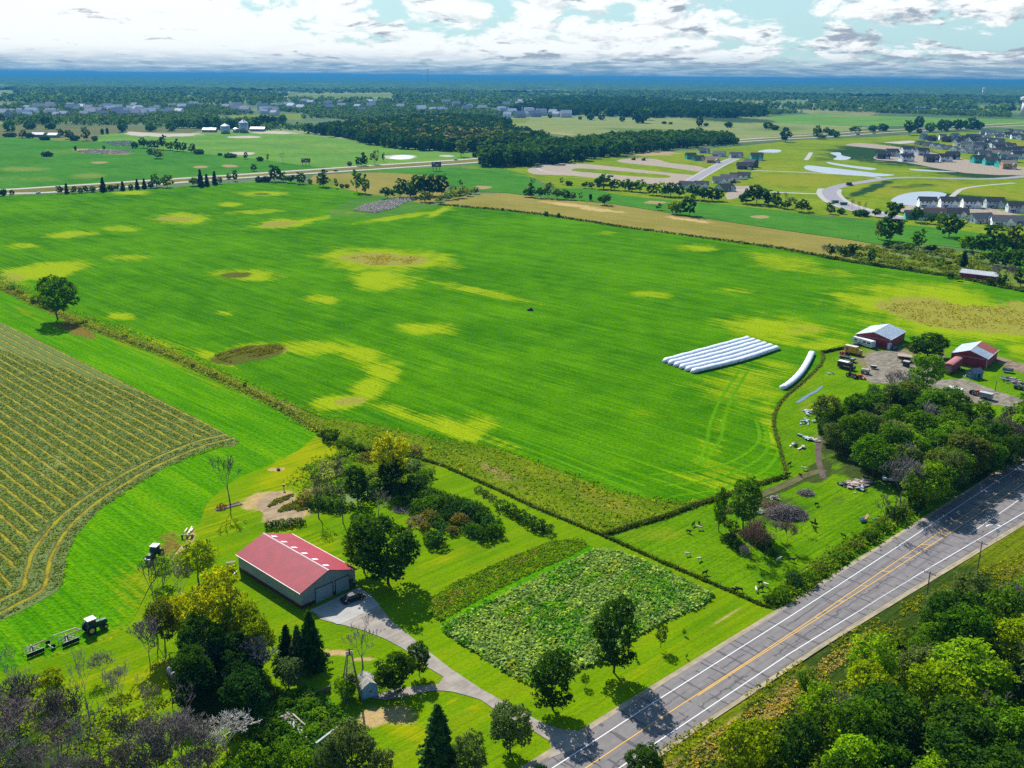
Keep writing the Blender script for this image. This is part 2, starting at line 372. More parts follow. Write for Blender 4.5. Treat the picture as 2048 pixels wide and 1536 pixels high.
# base terrain: one sheet to the horizon
gx = np.array([-60000, -16000, -6000, -2500, -1200, -600, -250, 0, 250, 600, 1200, 2500, 6000, 16000, 60000.]); gy = np.array([-400, 0, 200, 400, 700, 1100, 1700, 2600, 4000, 7000, 12000, 20000, 32000, 60000.])
X, Y = np.meshgrid(gx, gy); idx = np.arange(X.size).reshape(X.shape)
props(link('ground', mesh_np('ground', np.stack([X.ravel(), Y.ravel(), np.full(X.size, -.15)], 1), np.stack([idx[:-1, :-1], idx[:-1, 1:], idx[1:, 1:], idx[1:, :-1]], -1).reshape(-1, 4), [FARG])), kind='structure')

# ------------------------------------------------------------------ fields
FENCE = [(1643, 704), (1647, 716), (1641, 731), (1622, 750), (1600, 770), (1578, 787), (1560, 806), (1548, 830), (1547, 850), (1560, 900), (1572, 951)]
mainpx = [(-60, 398), (0, 392), (110, 388), (200, 383), (300, 378), (350, 375), (380, 371), (470, 366), (560, 362), (610, 366), (660, 373), (738, 388), (690, 405), (655, 422), (662, 434), (745, 436), (800, 428), (870, 413), (905, 411),
          (1010, 421), (1100, 432), (1250, 455), (1400, 475), (1560, 497), (1640, 513), (1700, 524), (1830, 543), (1900, 553), (2048, 583), (2160, 606), (2160, 745), (2048, 722), (1990, 706), (1925, 696), (1830, 690), (1760, 680), (1710, 686), (1660, 699)] + FENCE + \
         [(1510, 971), (1440, 990), (1380, 1004), (1330, 1003), (1230, 985), (1100, 935), (990, 895), (870, 878), (800, 862), (700, 842), (650, 838), (560, 800), (480, 762), (330, 692), (200, 647), (130, 622), (40, 578), (-60, 540)]
Yc, Tc, Dc = 0, 1, 2
mainp = [(362, 437, 62, 12, 0, Yc, 1), (352, 438, 34, 5, 0, Tc, 1), (775, 520, 122, 24, 2, Yc, 1.1), (770, 519, 74, 12, 2, Tc, 1.2), (765, 560, 62, 24, 5, Yc, 1), (495, 551, 66, 13, 3, Yc, 1), (478, 550, 36, 6, 0, Dc, .8),
 (643, 599, 38, 9, 3, Yc, 1), (450, 627, 22, 5, 0, Yc, .8), (245, 633, 36, 9, 0, Yc, .95), (850, 657, 60, 13, 3, Yc, 1.05), (75, 545, 100, 17, -8, Yc, 1.1), (10, 556, 60, 14, 0, Tc, .5), (255, 515, 46, 8, 0, Yc, .8),
 (130, 470, 62, 7, -3, Yc, .85), (250, 458, 42, 6, 0, Yc, .8), (40, 492, 42, 5, 0, Yc, .8), (525, 388, 52, 5, 0, Yc, .9), (525, 388, 22, 2.5, 0, Dc, .7), (460, 409, 26, 5, 0, Yc, .9), (505, 424, 64, 5, -2, Yc, .8), (265, 386, 36, 5, 0, Yc, .95),
 (565, 447, 60, 10, -4, Yc, 1), (560, 448, 40, 5, -4, Tc, 1), (620, 440, 60, 4, -8, Yc, .9), (800, 434, 100, 5, -8, Yc, .9), (885, 420, 40, 6, -25, Yc, .9), (960, 583, 120, 9, 12, Yc, .8), (1215, 466, 22, 4, 5, Yc, .8), (1395, 496, 48, 8, 3, Yc, .9),
 (1560, 525, 80, 22, 5, Yc, .75), (1660, 545, 60, 10, 8, Yc, .6), (1310, 589, 50, 7, 3, Yc, .85), (1480, 582, 44, 6, 3, Yc, .7), (1565, 660, 120, 30, 5, Yc, .9), (1600, 660, 60, 12, 5, Tc, .45), (1640, 690, 60, 14, 0, Yc, .8),
 (1880, 628, 190, 52, 10, Yc, 1.15), (1960, 655, 150, 20, 5, Yc, 1.0), (1860, 622, 90, 22, 10, Tc, 1.3), (1960, 636, 130, 24, 6, Tc, 1.3), (2080, 640, 110, 26, 6, Tc, 1.3), (1740, 604, 80, 14, 8, Yc, .95), (1890, 585, 60, 22, -20, Yc, .8), (2048, 700, 40, 20, 0, Yc, .8),
 (1490, 770, 100, 46, 0, Yc, .72), (1560, 740, 60, 30, 0, Yc, .6), (1540, 860, 22, 60, -12, Yc, .8), (1440, 965, 120, 26, 6, Yc, .72), (1440, 870, 16, 90, 14, Yc, .5), (1405, 900, 12, 80, 10, Yc, .5),
 (430, 717, 50, 13, 20, Yc, 1), (500, 702, 80, 16, -6, Yc, .85), (505, 707, 68, 15, -10, Dc, 1.25), (555, 700, 20, 8, 0, Tc, .9), (620, 697, 80, 15, 3, Yc, 1), (710, 708, 70, 20, 14, Yc, 1), (765, 742, 42, 22, 10, Yc, .95), (735, 780, 44, 24, -25, Yc, .95), (680, 805, 66, 18, -6, Yc, 1.1),
 (700, 803, 36, 10, -6, Tc, .7), (640, 812, 30, 10, 0, Yc, .9), (800, 825, 70, 14, 18, Yc, .85), (880, 843, 90, 14, 12, Yc, .9), (920, 868, 60, 20, 20, Yc, 1.05), (960, 850, 40, 30, 0, Yc, .8), (330, 688, 60, 8, 15, Yc, .8), (1310, 830, 50, 8, 5, Yc, .5), (1250, 930, 80, 10, 20, Yc, .5), (1420, 930, 60, 12, 0, Yc, .6), (1000, 885, 60, 8, 16, Yc, .9)]
sheet('main_field', mainpx, .06, MAIN, 3.0, mainp)
TRK = fieldmat('track_grass', (.055, .19, .001), (.11, .27, .001), rows=.8, mott=.4)
for px_ in ([(1345, 993), (1440, 978), (1520, 948), (1556, 905), (1545, 860)], [(1330, 972), (1430, 958), (1500, 930), (1536, 895), (1530, 850)], [(1300, 950), (1410, 940), (1480, 915), (1518, 880), (1512, 840)], [(1395, 930), (1412, 890), (1420, 850), (1440, 800), (1480, 740)], [(1402, 932), (1440, 880), (1446, 850), (1462, 800), (1496, 742)], [(1280, 985), (1200, 955), (1100, 915), (1010, 880)], [(1290, 972), (1210, 944), (1110, 905), (1020, 872)]):
    line_ = smoothline(world(px_), 5, False); w_ = 1.1; V_ = []
    for i_, p_ in enumerate(line_):
        a_ = line_[max(i_-1, 0)]; b_ = line_[min(i_+1, len(line_)-1)]; d_ = Vector((b_[0]-a_[0], b_[1]-a_[1])).normalized(); V_ += [(p_[0]-d_.y*w_/2, p_[1]+d_.x*w_/2, .075), (p_[0]+d_.y*w_/2, p_[1]-d_.x*w_/2, .075)]
    props(link('wheel_track', mesh_np('wheel_track', V_, [(2*i_, 2*i_+1, 2*i_+3, 2*i_+2) for i_ in range(len(line_)-1)], [TRK])), kind='structure')
# two strips either side of the dividing fence, and the weedy corner
roughpx = [(-60, 530), (40, 566), (130, 612), (200, 637), (330, 684), (480, 754), (560, 790), (650, 830), (700, 838), (800, 856), (870, 872), (990, 890), (1100, 929), (1230, 978), (1330, 997), (1380, 1000), (1440, 986), (1572, 950), (1574, 960), (1510, 977), (1400, 1012), (1330, 1038), (1208, 1070), (1060, 1012), (885, 932), (840, 918), (870, 950), (700, 985), (600, 985), (560, 965), (640, 905), (690, 888), (634, 868), (560, 822), (480, 786), (330, 716), (130, 644), (30, 596), (-60, 556)]
sheet('rough_strip', roughpx, .03, ROUGHG, 3.0, [(720, 905, 60, 20, 0, Dc, .6), (1200, 1000, 120, 20, 20, Yc, .7), (1000, 950, 90, 16, 25, Tc, .45), (760, 960, 60, 26, 0, Dc, .7), (640, 985, 60, 20, 0, Tc, .6), (500, 780, 200, 10, 24, Tc, .6), (250, 690, 200, 10, 24, Tc, .7)])
sheet('uncut_strip', [(-60, 556), (30, 594), (130, 642), (330, 714), (480, 784), (634, 860), (632, 872), (600, 900), (530, 935), (478, 955), (440, 982), (412, 1010), (399, 1048), (350, 1105), (300, 1170), (262, 1250), (215, 1290), (120, 1330), (0, 1385), (-90, 1420), (-200, 1300), (-200, 700)], .05, YOUNG, 2.5,
      [(60, 640, 150, 26, 25, Yc, .35), (150, 660, 50, 12, 20, Tc, .7), (300, 1180, 60, 90, 30, Yc, .8), (220, 1290, 110, 22, -22, Yc, 1), (60, 1350, 110, 26, -22, Yc, .9), (340, 1085, 30, 26, -50, Tc, .55), (250, 1200, 40, 60, 40, Yc, .55), (330, 722, 120, 6, 22, Yc, .8), (430, 770, 90, 6, 26, Yc, .8)])

def haymat():
    m, k = newmat('cut_hay_field'); pos = k.node('ShaderNodeNewGeometry').outputs['Position']
    A = k.node('ShaderNodeAttribute', attribute_name='patch'); e = A.outputs['Alpha']
    d = (0.7096, -0.7046); wob = k.noise(pos, .12, 3)
    u = k.vmath('DOT_PRODUCT', pos, (-d[1], d[0], 0)); head = k.math('LESS_THAN', e, 9.4)
    uu = k.math('ADD', k.math('SUBTRACT', u, 1.02), k.math('ADD', k.math('MULTIPLY', k.math('SUBTRACT', wob, .5), 1.3), k.math('MULTIPLY', k.math('SUBTRACT', k.noise(pos, .6, 3), .5), .9)))
    s1 = k.math('ABSOLUTE', k.math('SUBTRACT', k.math('FRACT', k.math('DIVIDE', uu, 3.32)), .5))     # .5 at a bare strip
    e2 = k.math('ADD', e, k.math('MULTIPLY', k.math('SUBTRACT', wob, .5), 1.2))
    s2 = k.math('ABSOLUTE', k.math('SUBTRACT', k.math('FRACT', k.math('DIVIDE', k.math('SUBTRACT', e2, 3.0), 4.3)), .5))
    s = k.math('ADD', k.math('MULTIPLY', head, s2), k.math('MULTIPLY', k.math('SUBTRACT', 1.0, head), s1))
    fn = k.noise(pos, 2.2, 4, .7); md = k.noise(pos, .25, 3)
    th = k.math('ADD', k.math('ADD', s, k.math('MULTIPLY', k.math('SUBTRACT', fn, .5), .30)), k.math('MULTIPLY', k.math('SUBTRACT', md, .5), .16))
    bare = k.sm(th, .32, .46)
    hay = k.mix(k.sm(fn, .35, .65), (.040, .075, .010), (.16, .21, .045)); hay = k.mix(k.math('MULTIPLY', head, .45), hay, (.13, .17, .06))
    ochre = k.mix(k.sm(md, .35, .65), (.20, .15, .011), (.27, .24, .010))
    col = k.mix(bare, hay, ochre); h = k.math('ADD', fn, k.math('MULTIPLY', k.math('SUBTRACT', 1.0, bare), 1.5))
    pale = k.sm(k.noise(pos, .035, 3, .5), .66, .76); col = k.mix(k.math('MULTIPLY', pale, .5), col, (.24, .24, .07))
    finish(k, col, .95, k.bump(h, 1.0, .35), .05); return m
haypx = [(-140, 570), (0, 645), (60, 672), (150, 717), (300, 790), (478, 882), (430, 893), (395, 906), (330, 936), (270, 970), (200, 1020), (150, 1075), (131, 1120), (122, 1172), (100, 1192), (60, 1214), (0, 1243), (-160, 1300), (-260, 1000), (-260, 700)]
hayedge = smoothline(world([(520, 873), (478, 882), (430, 893), (395, 906), (330, 936), (270, 970), (200, 1020), (150, 1075), (131, 1120), (122, 1172), (100, 1192), (60, 1214), (0, 1243), (-160, 1300)]), 3, False)
sheet('hay_field', haypx, .09, haymat(), 1.6, edgeline=hayedge, smooth=2)

# ------------------------------------------------------------------ yard, garden, pasture
lawnpx = [(636, 868), (662, 880), (692, 890), (686, 905), (640, 925), (600, 985), (640, 1000), (700, 1010), (800, 970), (885, 930), (1060, 1012), (1205, 1072), (1330, 1126), (1520, 1208), (1560, 1222), (1500, 1262), (1170, 1470), (1060, 1560), (700, 1900), (200, 2700), (-1500, 2700), (-900, 1500), (-200, 1400), (0, 1345), (215, 1285), (262, 1250), (300, 1175), (350, 1108), (399, 1048), (412, 1010), (440, 982), (478, 955), (530, 935), (600, 900)]
sheet('lawn', lawnpx, .11, LAWN, 2.0, [(600, 930, 110, 40, -25, Yc, .75), (440, 1040, 60, 40, 0, Yc, .6), (640, 1090, 80, 30, 20, Yc, .5), (545, 1000, 55, 20, -10, Tc, .9), (570, 1033, 50, 15, -10, Tc, 1.1), (360, 1085, 40, 22, -50, Tc, .9), (555, 940, 16, 4, 0, Tc, 1.1),
   (1040, 1130, 120, 12, -25, Yc, .7), (900, 1110, 90, 14, -20, Yc, .6), (1080, 1400, 180, 10, 32, Yc, .5), (1440, 1240, 60, 8, -28, Tc, .55), (1300, 1330, 120, 12, -30, Yc, .4), (840, 1470, 130, 20, 15, Yc, .75), (900, 1400, 90, 6, 22, Yc, .8), (790, 1430, 60, 26, 0, Tc, .6), (745, 1440, 30, 20, 0, Tc, .8), (1170, 1332, 60, 8, -32, Tc, .8),
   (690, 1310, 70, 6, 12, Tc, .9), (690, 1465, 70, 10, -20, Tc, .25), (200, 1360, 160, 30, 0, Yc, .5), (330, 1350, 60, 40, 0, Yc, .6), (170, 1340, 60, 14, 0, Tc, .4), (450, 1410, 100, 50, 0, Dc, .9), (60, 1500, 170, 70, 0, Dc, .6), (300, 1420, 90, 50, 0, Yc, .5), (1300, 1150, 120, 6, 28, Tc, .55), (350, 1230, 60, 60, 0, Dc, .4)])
sheet('weedy_strip', [(866, 1196), (905, 1168), (1000, 1125), (1100, 1084), (1158, 1078), (1178, 1092), (1120, 1122), (1040, 1158), (935, 1212), (880, 1246), (860, 1225)], .15, ROUGHG, 1.5, [(985, 1155, 60, 14, -25, Tc, .7), (1120, 1090, 50, 10, -10, Tc, .5)])
sheet('green_band', [(876, 1252), (935, 1212), (1040, 1158), (1120, 1122), (1178, 1092), (1196, 1098), (1060, 1166), (905, 1244), (884, 1262)], .17, YOUNG, 1.5)
squashpx = [(1196, 1098), (1245, 1108), (1300, 1130), (1428, 1190), (1398, 1216), (1340, 1238), (1260, 1282), (1200, 1325), (1120, 1358), (1068, 1372), (1040, 1362), (960, 1312), (884, 1262), (905, 1244), (1060, 1166)]
sheet('squash_patch', squashpx, .14, fieldmat('squash_ground', (.02, .07, .006), (.05, .13, .012), yellow=(.17, .24, .01), rows=.2, mott=.6), 1.5, [(1100, 1280, 120, 30, 0, Yc, .6), (1250, 1210, 100, 20, 0, Yc, .5)])
sheet('driveway', [(625, 1222), (690, 1190), (716, 1178), (742, 1192), (760, 1215), (785, 1245), (826, 1278), (856, 1303), (900, 1338), (960, 1378), (1020, 1412), (1075, 1442), (1110, 1458), (1172, 1466), (1176, 1490), (1120, 1510), (1095, 1520), (1110, 1490), (1080, 1472), (1045, 1450), (1000, 1428), (960, 1400), (905, 1385), (870, 1382), (820, 1392), (775, 1402), (740, 1398), (790, 1378), (880, 1370), (905, 1366), (850, 1333), (812, 1302), (772, 1280), (726, 1262), (680, 1250), (640, 1240)], .19, GRAV, 1.2)
sheet('concrete_apron', [(618, 1222), (640, 1213), (718, 1176), (742, 1192), (760, 1212), (678, 1252)], .205, CONC, 1.5)
sheet('garden_soil', [(528, 1030), (512, 1010), (545, 985), (590, 1000), (606, 1040), (560, 1052), (536, 1050)], .13, dirt('tilled_soil', (.28, .20, .12), .35), 1.0, smooth=3)

pasturepx = [(1208, 1070), (1330, 1036), (1400, 1010), (1510, 976), (1572, 956), (1566, 925), (1552, 880), (1547, 850), (1552, 822), (1566, 800), (1580, 788), (1602, 770), (1630, 745), (1649, 718), (1650, 702), (1668, 694), (1712, 684), (1760, 680), (1830, 688), (1925, 694), (1990, 704), (2048, 720), (2160, 744), (2160, 850), (2060, 905), (1884, 1015), (1760, 1098), (1560, 1222), (1522, 1208), (1330, 1126)]
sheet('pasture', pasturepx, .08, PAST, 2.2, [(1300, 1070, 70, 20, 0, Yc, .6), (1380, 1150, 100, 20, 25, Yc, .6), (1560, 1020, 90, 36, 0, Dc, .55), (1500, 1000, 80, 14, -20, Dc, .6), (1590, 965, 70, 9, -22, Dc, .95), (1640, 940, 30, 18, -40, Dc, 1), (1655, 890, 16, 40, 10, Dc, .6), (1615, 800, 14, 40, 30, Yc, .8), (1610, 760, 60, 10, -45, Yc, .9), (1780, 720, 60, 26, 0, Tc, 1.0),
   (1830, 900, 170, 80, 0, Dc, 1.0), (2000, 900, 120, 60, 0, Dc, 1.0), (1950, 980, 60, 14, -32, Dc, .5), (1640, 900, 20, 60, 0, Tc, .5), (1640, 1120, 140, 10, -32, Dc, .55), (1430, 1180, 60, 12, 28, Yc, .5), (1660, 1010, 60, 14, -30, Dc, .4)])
sheet('farm_yard', [(1728, 716), (1745, 706), (1790, 702), (1840, 712), (1890, 708), (1880, 728), (1860, 745), (1880, 760), (1925, 758), (1965, 772), (2048, 800), (2120, 818), (2120, 836), (2048, 818), (1950, 806), (1880, 800), (1850, 780), (1800, 770), (1740, 765), (1720, 748), (1736, 734)], .12, dirt('yard_dirt', (.19, .165, .125), .5), 2.0, smooth=2)
sheet('side_track', [(1990, 712), (2048, 728), (2140, 748), (2140, 766), (2048, 748), (1995, 728)], .12, DIRT, 2.0)
sheet('water_ditch', [(1590, 806), (1602, 798), (1614, 790), (1630, 782), (1643, 772), (1646, 775), (1634, 785), (1618, 793), (1610, 800), (1597, 807)], .16, plain('ditch_water', (.10, .15, .20), .15, .5, var=.3), 1.0)

# verge and wood floor beyond the road
sheet('right_verge', [(1100, 1580), (1322, 1510), (1600, 1330), (1870, 1152), (2048, 1046), (2400, 830), (2900, 900), (3600, 1500), (3600, 2700), (200, 2700), (720, 1960)], .04, VERGE, 3.0,
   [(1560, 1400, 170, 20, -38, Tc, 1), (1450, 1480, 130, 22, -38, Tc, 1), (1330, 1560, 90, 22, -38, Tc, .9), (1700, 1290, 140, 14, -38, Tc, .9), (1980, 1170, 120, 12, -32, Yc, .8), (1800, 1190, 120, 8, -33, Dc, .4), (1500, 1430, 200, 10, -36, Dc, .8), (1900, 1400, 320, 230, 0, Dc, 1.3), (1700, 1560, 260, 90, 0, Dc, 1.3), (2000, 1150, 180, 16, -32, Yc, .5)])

# ------------------------------------------------------------------ the road
RO = Vector((23.5252, 139.2897, 0)); RD = Vector((0.72933, 0.68416, 0)); RN = Vector((-0.68416, 0.72933, 0)); RANG = math.atan2(RD.y, RD.x)
def rp(s, n): p = RO + RD*s + RN*n; return (p.x, p.y)
def asphalt():
    m, k = newmat('asphalt'); o = k.node('ShaderNodeTexCoord').outputs['Object']; x, y, z = k.sep(o)
    n = k.noise(o, .5, 6, .65); fine = k.noise(o, 9, 3, .7); st, = (k.noise(k.comb(k.math('MULTIPLY', x, .05), k.math('MULTIPLY', y, 1.3)), 1, 4),)
    col = k.mix(k.sm(n, .3, .7), (.145, .130, .130), (.190, .172, .166)); col = k.mix(k.sm(st, .45, .7), col, (.118, .106, .110))
    wob = k.noise(o, .45, 4, .6); wob2 = k.noise(k.vmath('ADD', o, (40, 9, 0)), .3, 5, .7)
    lane = k.math('LESS_THAN', y, -4.2)
    def cracks(sp, off, w, keep, sd):
        xx = k.math('ADD', x, k.math('MULTIPLY', k.math('SUBTRACT', wob, .5), .9)); fr = k.math('FRACT', k.math('DIVIDE', k.math('ADD', xx, off), sp))
        line = k.math('LESS_THAN', k.math('ABSOLUTE', k.math('SUBTRACT', fr, .5)), w/sp)
        cell = k.noise(k.comb(k.math('MULTIPLY', k.math('FLOOR', k.math('DIVIDE', k.math('ADD', xx, off), sp)), 3.37), k.math('MULTIPLY', y, .22), sd), 1, 1)
        return k.math('MULTIPLY', line, k.math('GREATER_THAN', cell, keep))
    def longi(y0, w, keep, amp):
        yy = k.math('ADD', y, k.math('MULTIPLY', k.math('SUBTRACT', wob2, .5), amp)); line = k.math('LESS_THAN', k.math('ABSOLUTE', k.math('SUBTRACT', yy, y0)), w)
        return k.math('MULTIPLY', line, k.math('GREATER_THAN', k.noise(k.comb(k.math('MULTIPLY', x, .06), y0), 1, 1), keep))
    cr_ = cracks(3.9, 0, .17, .50, 1)
    for q in (cracks(5.3, 2.2, .22, .50, 7), longi(-6.0, .17, .40, 3.0), longi(-1.9, .10, .52, 2.0), longi(-3.4, .07, .3, .8)): cr_ = k.math('MAXIMUM', cr_, q)
    patch = k.math('MULTIPLY', k.sm(k.noise(k.vmath('MULTIPLY', o, (.35, .8, 1)), 1.0, 2), .72, .74), lane); cr_ = k.math('MAXIMUM', cr_, k.math('MULTIPLY', patch, .8))
    col = k.mix(k.math('MULTIPLY', cr_, .72), col, (.042, .038, .045)); col = k.mix(k.math('MULTIPLY', fine, .25), col, (.07, .07, .07))
    finish(k, col, .85, k.bump(fine, .3, .03), .25); return m
def roadsheet(name, s_edges, z, mat, step=4.0):
    """s_edges: list of (s, n_left, n_right) in road axes; local coordinates run along the road"""
    ss = [e[0] for e in s_edges]; V = []; F = []; n = max(2, int((ss[-1]-ss[0])/step)); m_ = 5
    for i in range(n+1):
        s = ss[0]+(ss[-1]-ss[0])*i/n; l = float(np.interp(s, ss, [e[1] for e in s_edges])); r = float(np.interp(s, ss, [e[2] for e in s_edges]))
        for j in range(m_): V.append((s, l+(r-l)*j/(m_-1), 0))
    for i in range(n):
        for j in range(m_-1): F.append((i*m_+j, i*m_+j+1, (i+1)*m_+j+1, (i+1)*m_+j))
    o = link(name, mesh_np(name, V, np.array(F)[:, ::-1], [mat])); o.location = (RO.x, RO.y, z); o.rotation_euler = (0, 0, RANG); return props(o, kind='structure')
S0, S1 = -170.0, 420.0
wide = lambda n0, n1: [(S0, n0-.0, n1), (-6, n0, n1), (30, n0-.4, n1-.9)]
roadsheet('road_shoulder', [(S0, 3.6, -9.6), (0, 3.4, -9.4), (40, 2.8, -10.6), (80, 2.7, -13.0), (122, 2.6, -15.6), (S1, 2.6, -24)], .13, dirt('shoulder_gravel', (.30, .25, .17), .3))
roadsheet('road', [(S0, 2.5, -8.6), (0, 2.3, -8.5), (40, 1.8, -9.6), (80, 1.75, -11.8), (122, 1.7, -14.4), (S1, 1.7, -22)], .16, asphalt(), 3.0)
def markmat(name, c):
    m, k = newmat(name); o = k.node('ShaderNodeTexCoord').outputs['Object']; n = k.noise(o, 3.0, 5, .7)
    finish(k, k.mix(k.sm(n, .62, .74), c, (.16, .15, .15)), .7, None, .3); return m
PW = markmat('white_paint', (.62, .62, .62)); PY = markmat('yellow_paint', (.62, .33, .02))
def stripe(name, pts, w, mat):
    mb = []; F = []; n = 0; fine = []
    for (a, b) in zip(pts[:-1], pts[1:]):
        q = max(1, int((b[0]-a[0])/4))
        for i in range(q): fine.append((a[0]+(b[0]-a[0])*i/q, a[1]+(b[1]-a[1])*i/q))
    fine.append(pts[-1])
    for s, y in fine: mb += [(s, y-w/2, 0), (s, y+w/2, 0)]
    for i in range(len(fine)-1): F.append((2*i, 2*i+2, 2*i+3, 2*i+1))
    o = link(name, mesh_np(name, mb, F, [mat])); o.location = (RO.x, RO.y, .168); o.rotation_euler = (0, 0, RANG); return props(o, kind='structure')
stripe('road_marking_edge', [(S0, 0), (0, 0), (44, -.5), (81, -.55), (118, -.4), (S1, -.2)], .17, PW)
stripe('road_marking_edge', [(S0, -6.6), (-6, -6.87), (30.6, -7.45), (78, -9.65), (126.7, -12.7), (S1, -20)], .17, PW)
stripe('road_marking_lane', [(105.7, -8.75), (136.7, -8.95), (S1, -9.8)], .15, PW)
stripe('road_marking_centre', [(S0, -3.35), (-4, -3.4), (22, -3.75), (42, -3.95), (71, -3.68), (114, -3.6), (S1, -3.4)], .16, PY)
stripe('road_marking_centre', [(8, -3.85), (22, -4.05), (42, -4.45), (71, -4.95), (115, -5.6), (S1, -6.4)], .16, PY)
for i in range(22):
    s = 36 + i*9.2; a = float(np.interp(s, [22, 42, 71, 114, 300], [-3.75, -3.95, -3.68, -3.6, -3.4])); b = float(np.interp(s, [22, 42, 71, 115, 300], [-4.05, -4.45, -4.95, -5.6, -6.4]))
    if a-b > .45:
        L = a-b; mb = [(s, a, 0), (s+.25, a, 0), (s+L*.8+.25, b, 0), (s+L*.8, b, 0)]
        o = link('road_marking_hatch', mesh_np('road_marking_hatch', mb, [(3, 2, 1, 0)], [PY])); o.location = (RO.x, RO.y, .171); o.rotation_euler = (0, 0, RANG); props(o, kind='structure')
# turn arrow in the right lane
ar = []; cs, cn = 113.2, -10.6
for i in range(9):
    A = R(100-i*11); ar.append((2.3*math.cos(A), 1.3*math.sin(A)))
V = []; F = []
for i, (x, y) in enumerate(ar): V += [(cs+x-1.0, cn+y-.15-.35, 0), (cs+x-1.0, cn+y+.15-.35, 0)]
for i in range(8): F.append((2*i+2, 2*i, 2*i+1, 2*i+3))
b = len(V); V += [(cs+.6, cn-.2, 0), (cs+2.2, cn-.15, 0), (cs+1.5, cn-1.3, 0), (cs+1.2, cn-.9, 0)]; F.append((b, b+1, b+2, b+3)[::-1])
o = link('road_marking_arrow', mesh_np('road_marking_arrow', V, F, [PW])); o.location = (RO.x, RO.y, .171); o.rotation_euler = (0, 0, RANG); props(o, kind='structure')

# ------------------------------------------------------------------ middle distance ground
sheet('ripe_hay_field', [(880, 409), (905, 396), (960, 388), (1010, 386), (1040, 390), (1120, 399), (1230, 409), (1360, 430), (1480, 448), (1600, 466), (1700, 480), (1752, 490), (1800, 512), (1900, 520), (2050, 545), (2200, 600), (2048, 583), (1900, 553), (1700, 524), (1560, 497), (1400, 475), (1250, 455), (1100, 432), (1010, 421), (905, 411)], .05, TANF, 5.0,
      [(1700, 505, 50, 12, 10, Yc, .9), (1800, 525, 120, 16, 8, Yc, 1.2), (1950, 545, 130, 24, 8, Yc, 1.2), (1380, 440, 60, 4, 8, Tc, .6), (1170, 415, 120, 5, 8, Tc, .6), (940, 395, 50, 5, 0, Yc, .5)])
sheet('soybean_strip', [(870, 350), (885, 340), (905, 335), (1000, 345), (1062, 354), (1080, 368), (1110, 377), (1180, 377), (1240, 390), (1330, 400), (1430, 407), (1500, 415), (1600, 426), (1650, 434), (1740, 440), (1800, 448), (1900, 458), (1990, 470), (2200, 500), (2200, 560), (2050, 545), (1960, 500), (1870, 490), (1752, 488), (1700, 479), (1600, 465), (1480, 447), (1360, 429), (1230, 408), (1120, 398), (1040, 389), (1010, 385), (960, 384), (900, 370)], .05, SOY, 5.0,
      [(1520, 434, 16, 3, 0, Tc, 1.2), (965, 375, 16, 3, 0, Tc, 1.2), (1310, 405, 22, 3, 0, Tc, .9), (1900, 500, 90, 10, 5, Yc, .5)])
sheet('brush_bay', [(738, 388), (770, 392), (850, 408), (880, 411), (800, 430), (745, 437), (662, 435), (655, 422), (690, 405)], .07, fieldmat('bay_grass', (.04, .13, .015), (.09, .19, .02), rows=.4, mott=.4), 4.0, [(700, 425, 40, 8, 0, Yc, .4)])
sheet('tan_corner', [(612, 366), (628, 350), (700, 346), (760, 345), (830, 346), (868, 351), (900, 370), (880, 400), (850, 408), (770, 392), (738, 388), (660, 373)], .04, TANF, 4.0, [(660, 365, 30, 10, 0, Yc, .8), (800, 385, 60, 10, 0, Yc, .6)])
sheet('grass_corner', [(700, 342), (860, 335), (960, 327), (1000, 335), (1062, 352), (905, 334), (880, 342), (868, 351), (760, 345)], .045, SOY, 6.0, [(930, 335, 60, 5, 0, Yc, .7)])
sheet('highway_field', [(-100, 282), (0, 276), (60, 276), (120, 282), (190, 285), (262, 280), (300, 296), (420, 309), (520, 318), (600, 330), (650, 335), (612, 343), (500, 352), (375, 360), (110, 376), (-100, 386)], .04, SOY, 6.0,
      [(45, 338, 50, 5, 0, Yc, 1), (180, 352, 32, 6, 0, Yc, 1), (60, 358, 90, 6, 0, Yc, .6), (200, 325, 16, 2, 0, Tc, 1.1), (460, 332, 14, 2.5, 0, Tc, 1.1), (400, 334, 14, 2.5, 0, Tc, 1.1), (205, 303, 60, 5, 3, Tc, .9), (130, 303, 40, 5, 0, Yc, .6), (94, 313, 20, 5, 0, Yc, .5), (250, 290, 46, 6, 0, Dc, .4)])
sheet('silo_field', [(190, 285), (200, 270), (260, 263), (330, 268), (430, 266), (560, 262), (640, 272), (712, 282), (760, 292), (860, 300), (955, 303), (960, 318), (870, 325), (700, 336), (650, 335), (600, 330), (520, 318), (420, 309), (300, 296), (262, 280)], .035, SOYF, 8.0,
      [(330, 268, 60, 5, 0, Tc, 1.4), (285, 266, 36, 4, 0, Tc, 1.3), (490, 274, 30, 2, 0, Tc, 1.3), (800, 314, 30, 4, 0, Tc, 1.3), (480, 307, 24, 3, 0, Tc, 1.3), (560, 265, 50, 3, 0, Tc, 1), (620, 290, 120, 5, 4, Yc, .5), (690, 300, 90, 6, 3, Yc, .4), (620, 268, 50, 5, 0, Yc, .7), (895, 312, 14, 2, 0, Tc, 1.2), (700, 272, 40, 5, 0, Yc, .5)])
sheet('scrub_field', [(-100, 250), (60, 247), (140, 252), (260, 252), (420, 258), (380, 266), (260, 263), (200, 270), (190, 285), (120, 282), (0, 276), (-100, 282)], .03, fieldmat('scrub', (.10, .12, .05), (.16, .16, .07), yellow=(.2, .26, .05), rows=.2, fine=.3), 10.0, [(120, 278, 60, 4, 0, Yc, .9), (60, 242, 60, 6, 0, Yc, 1)])
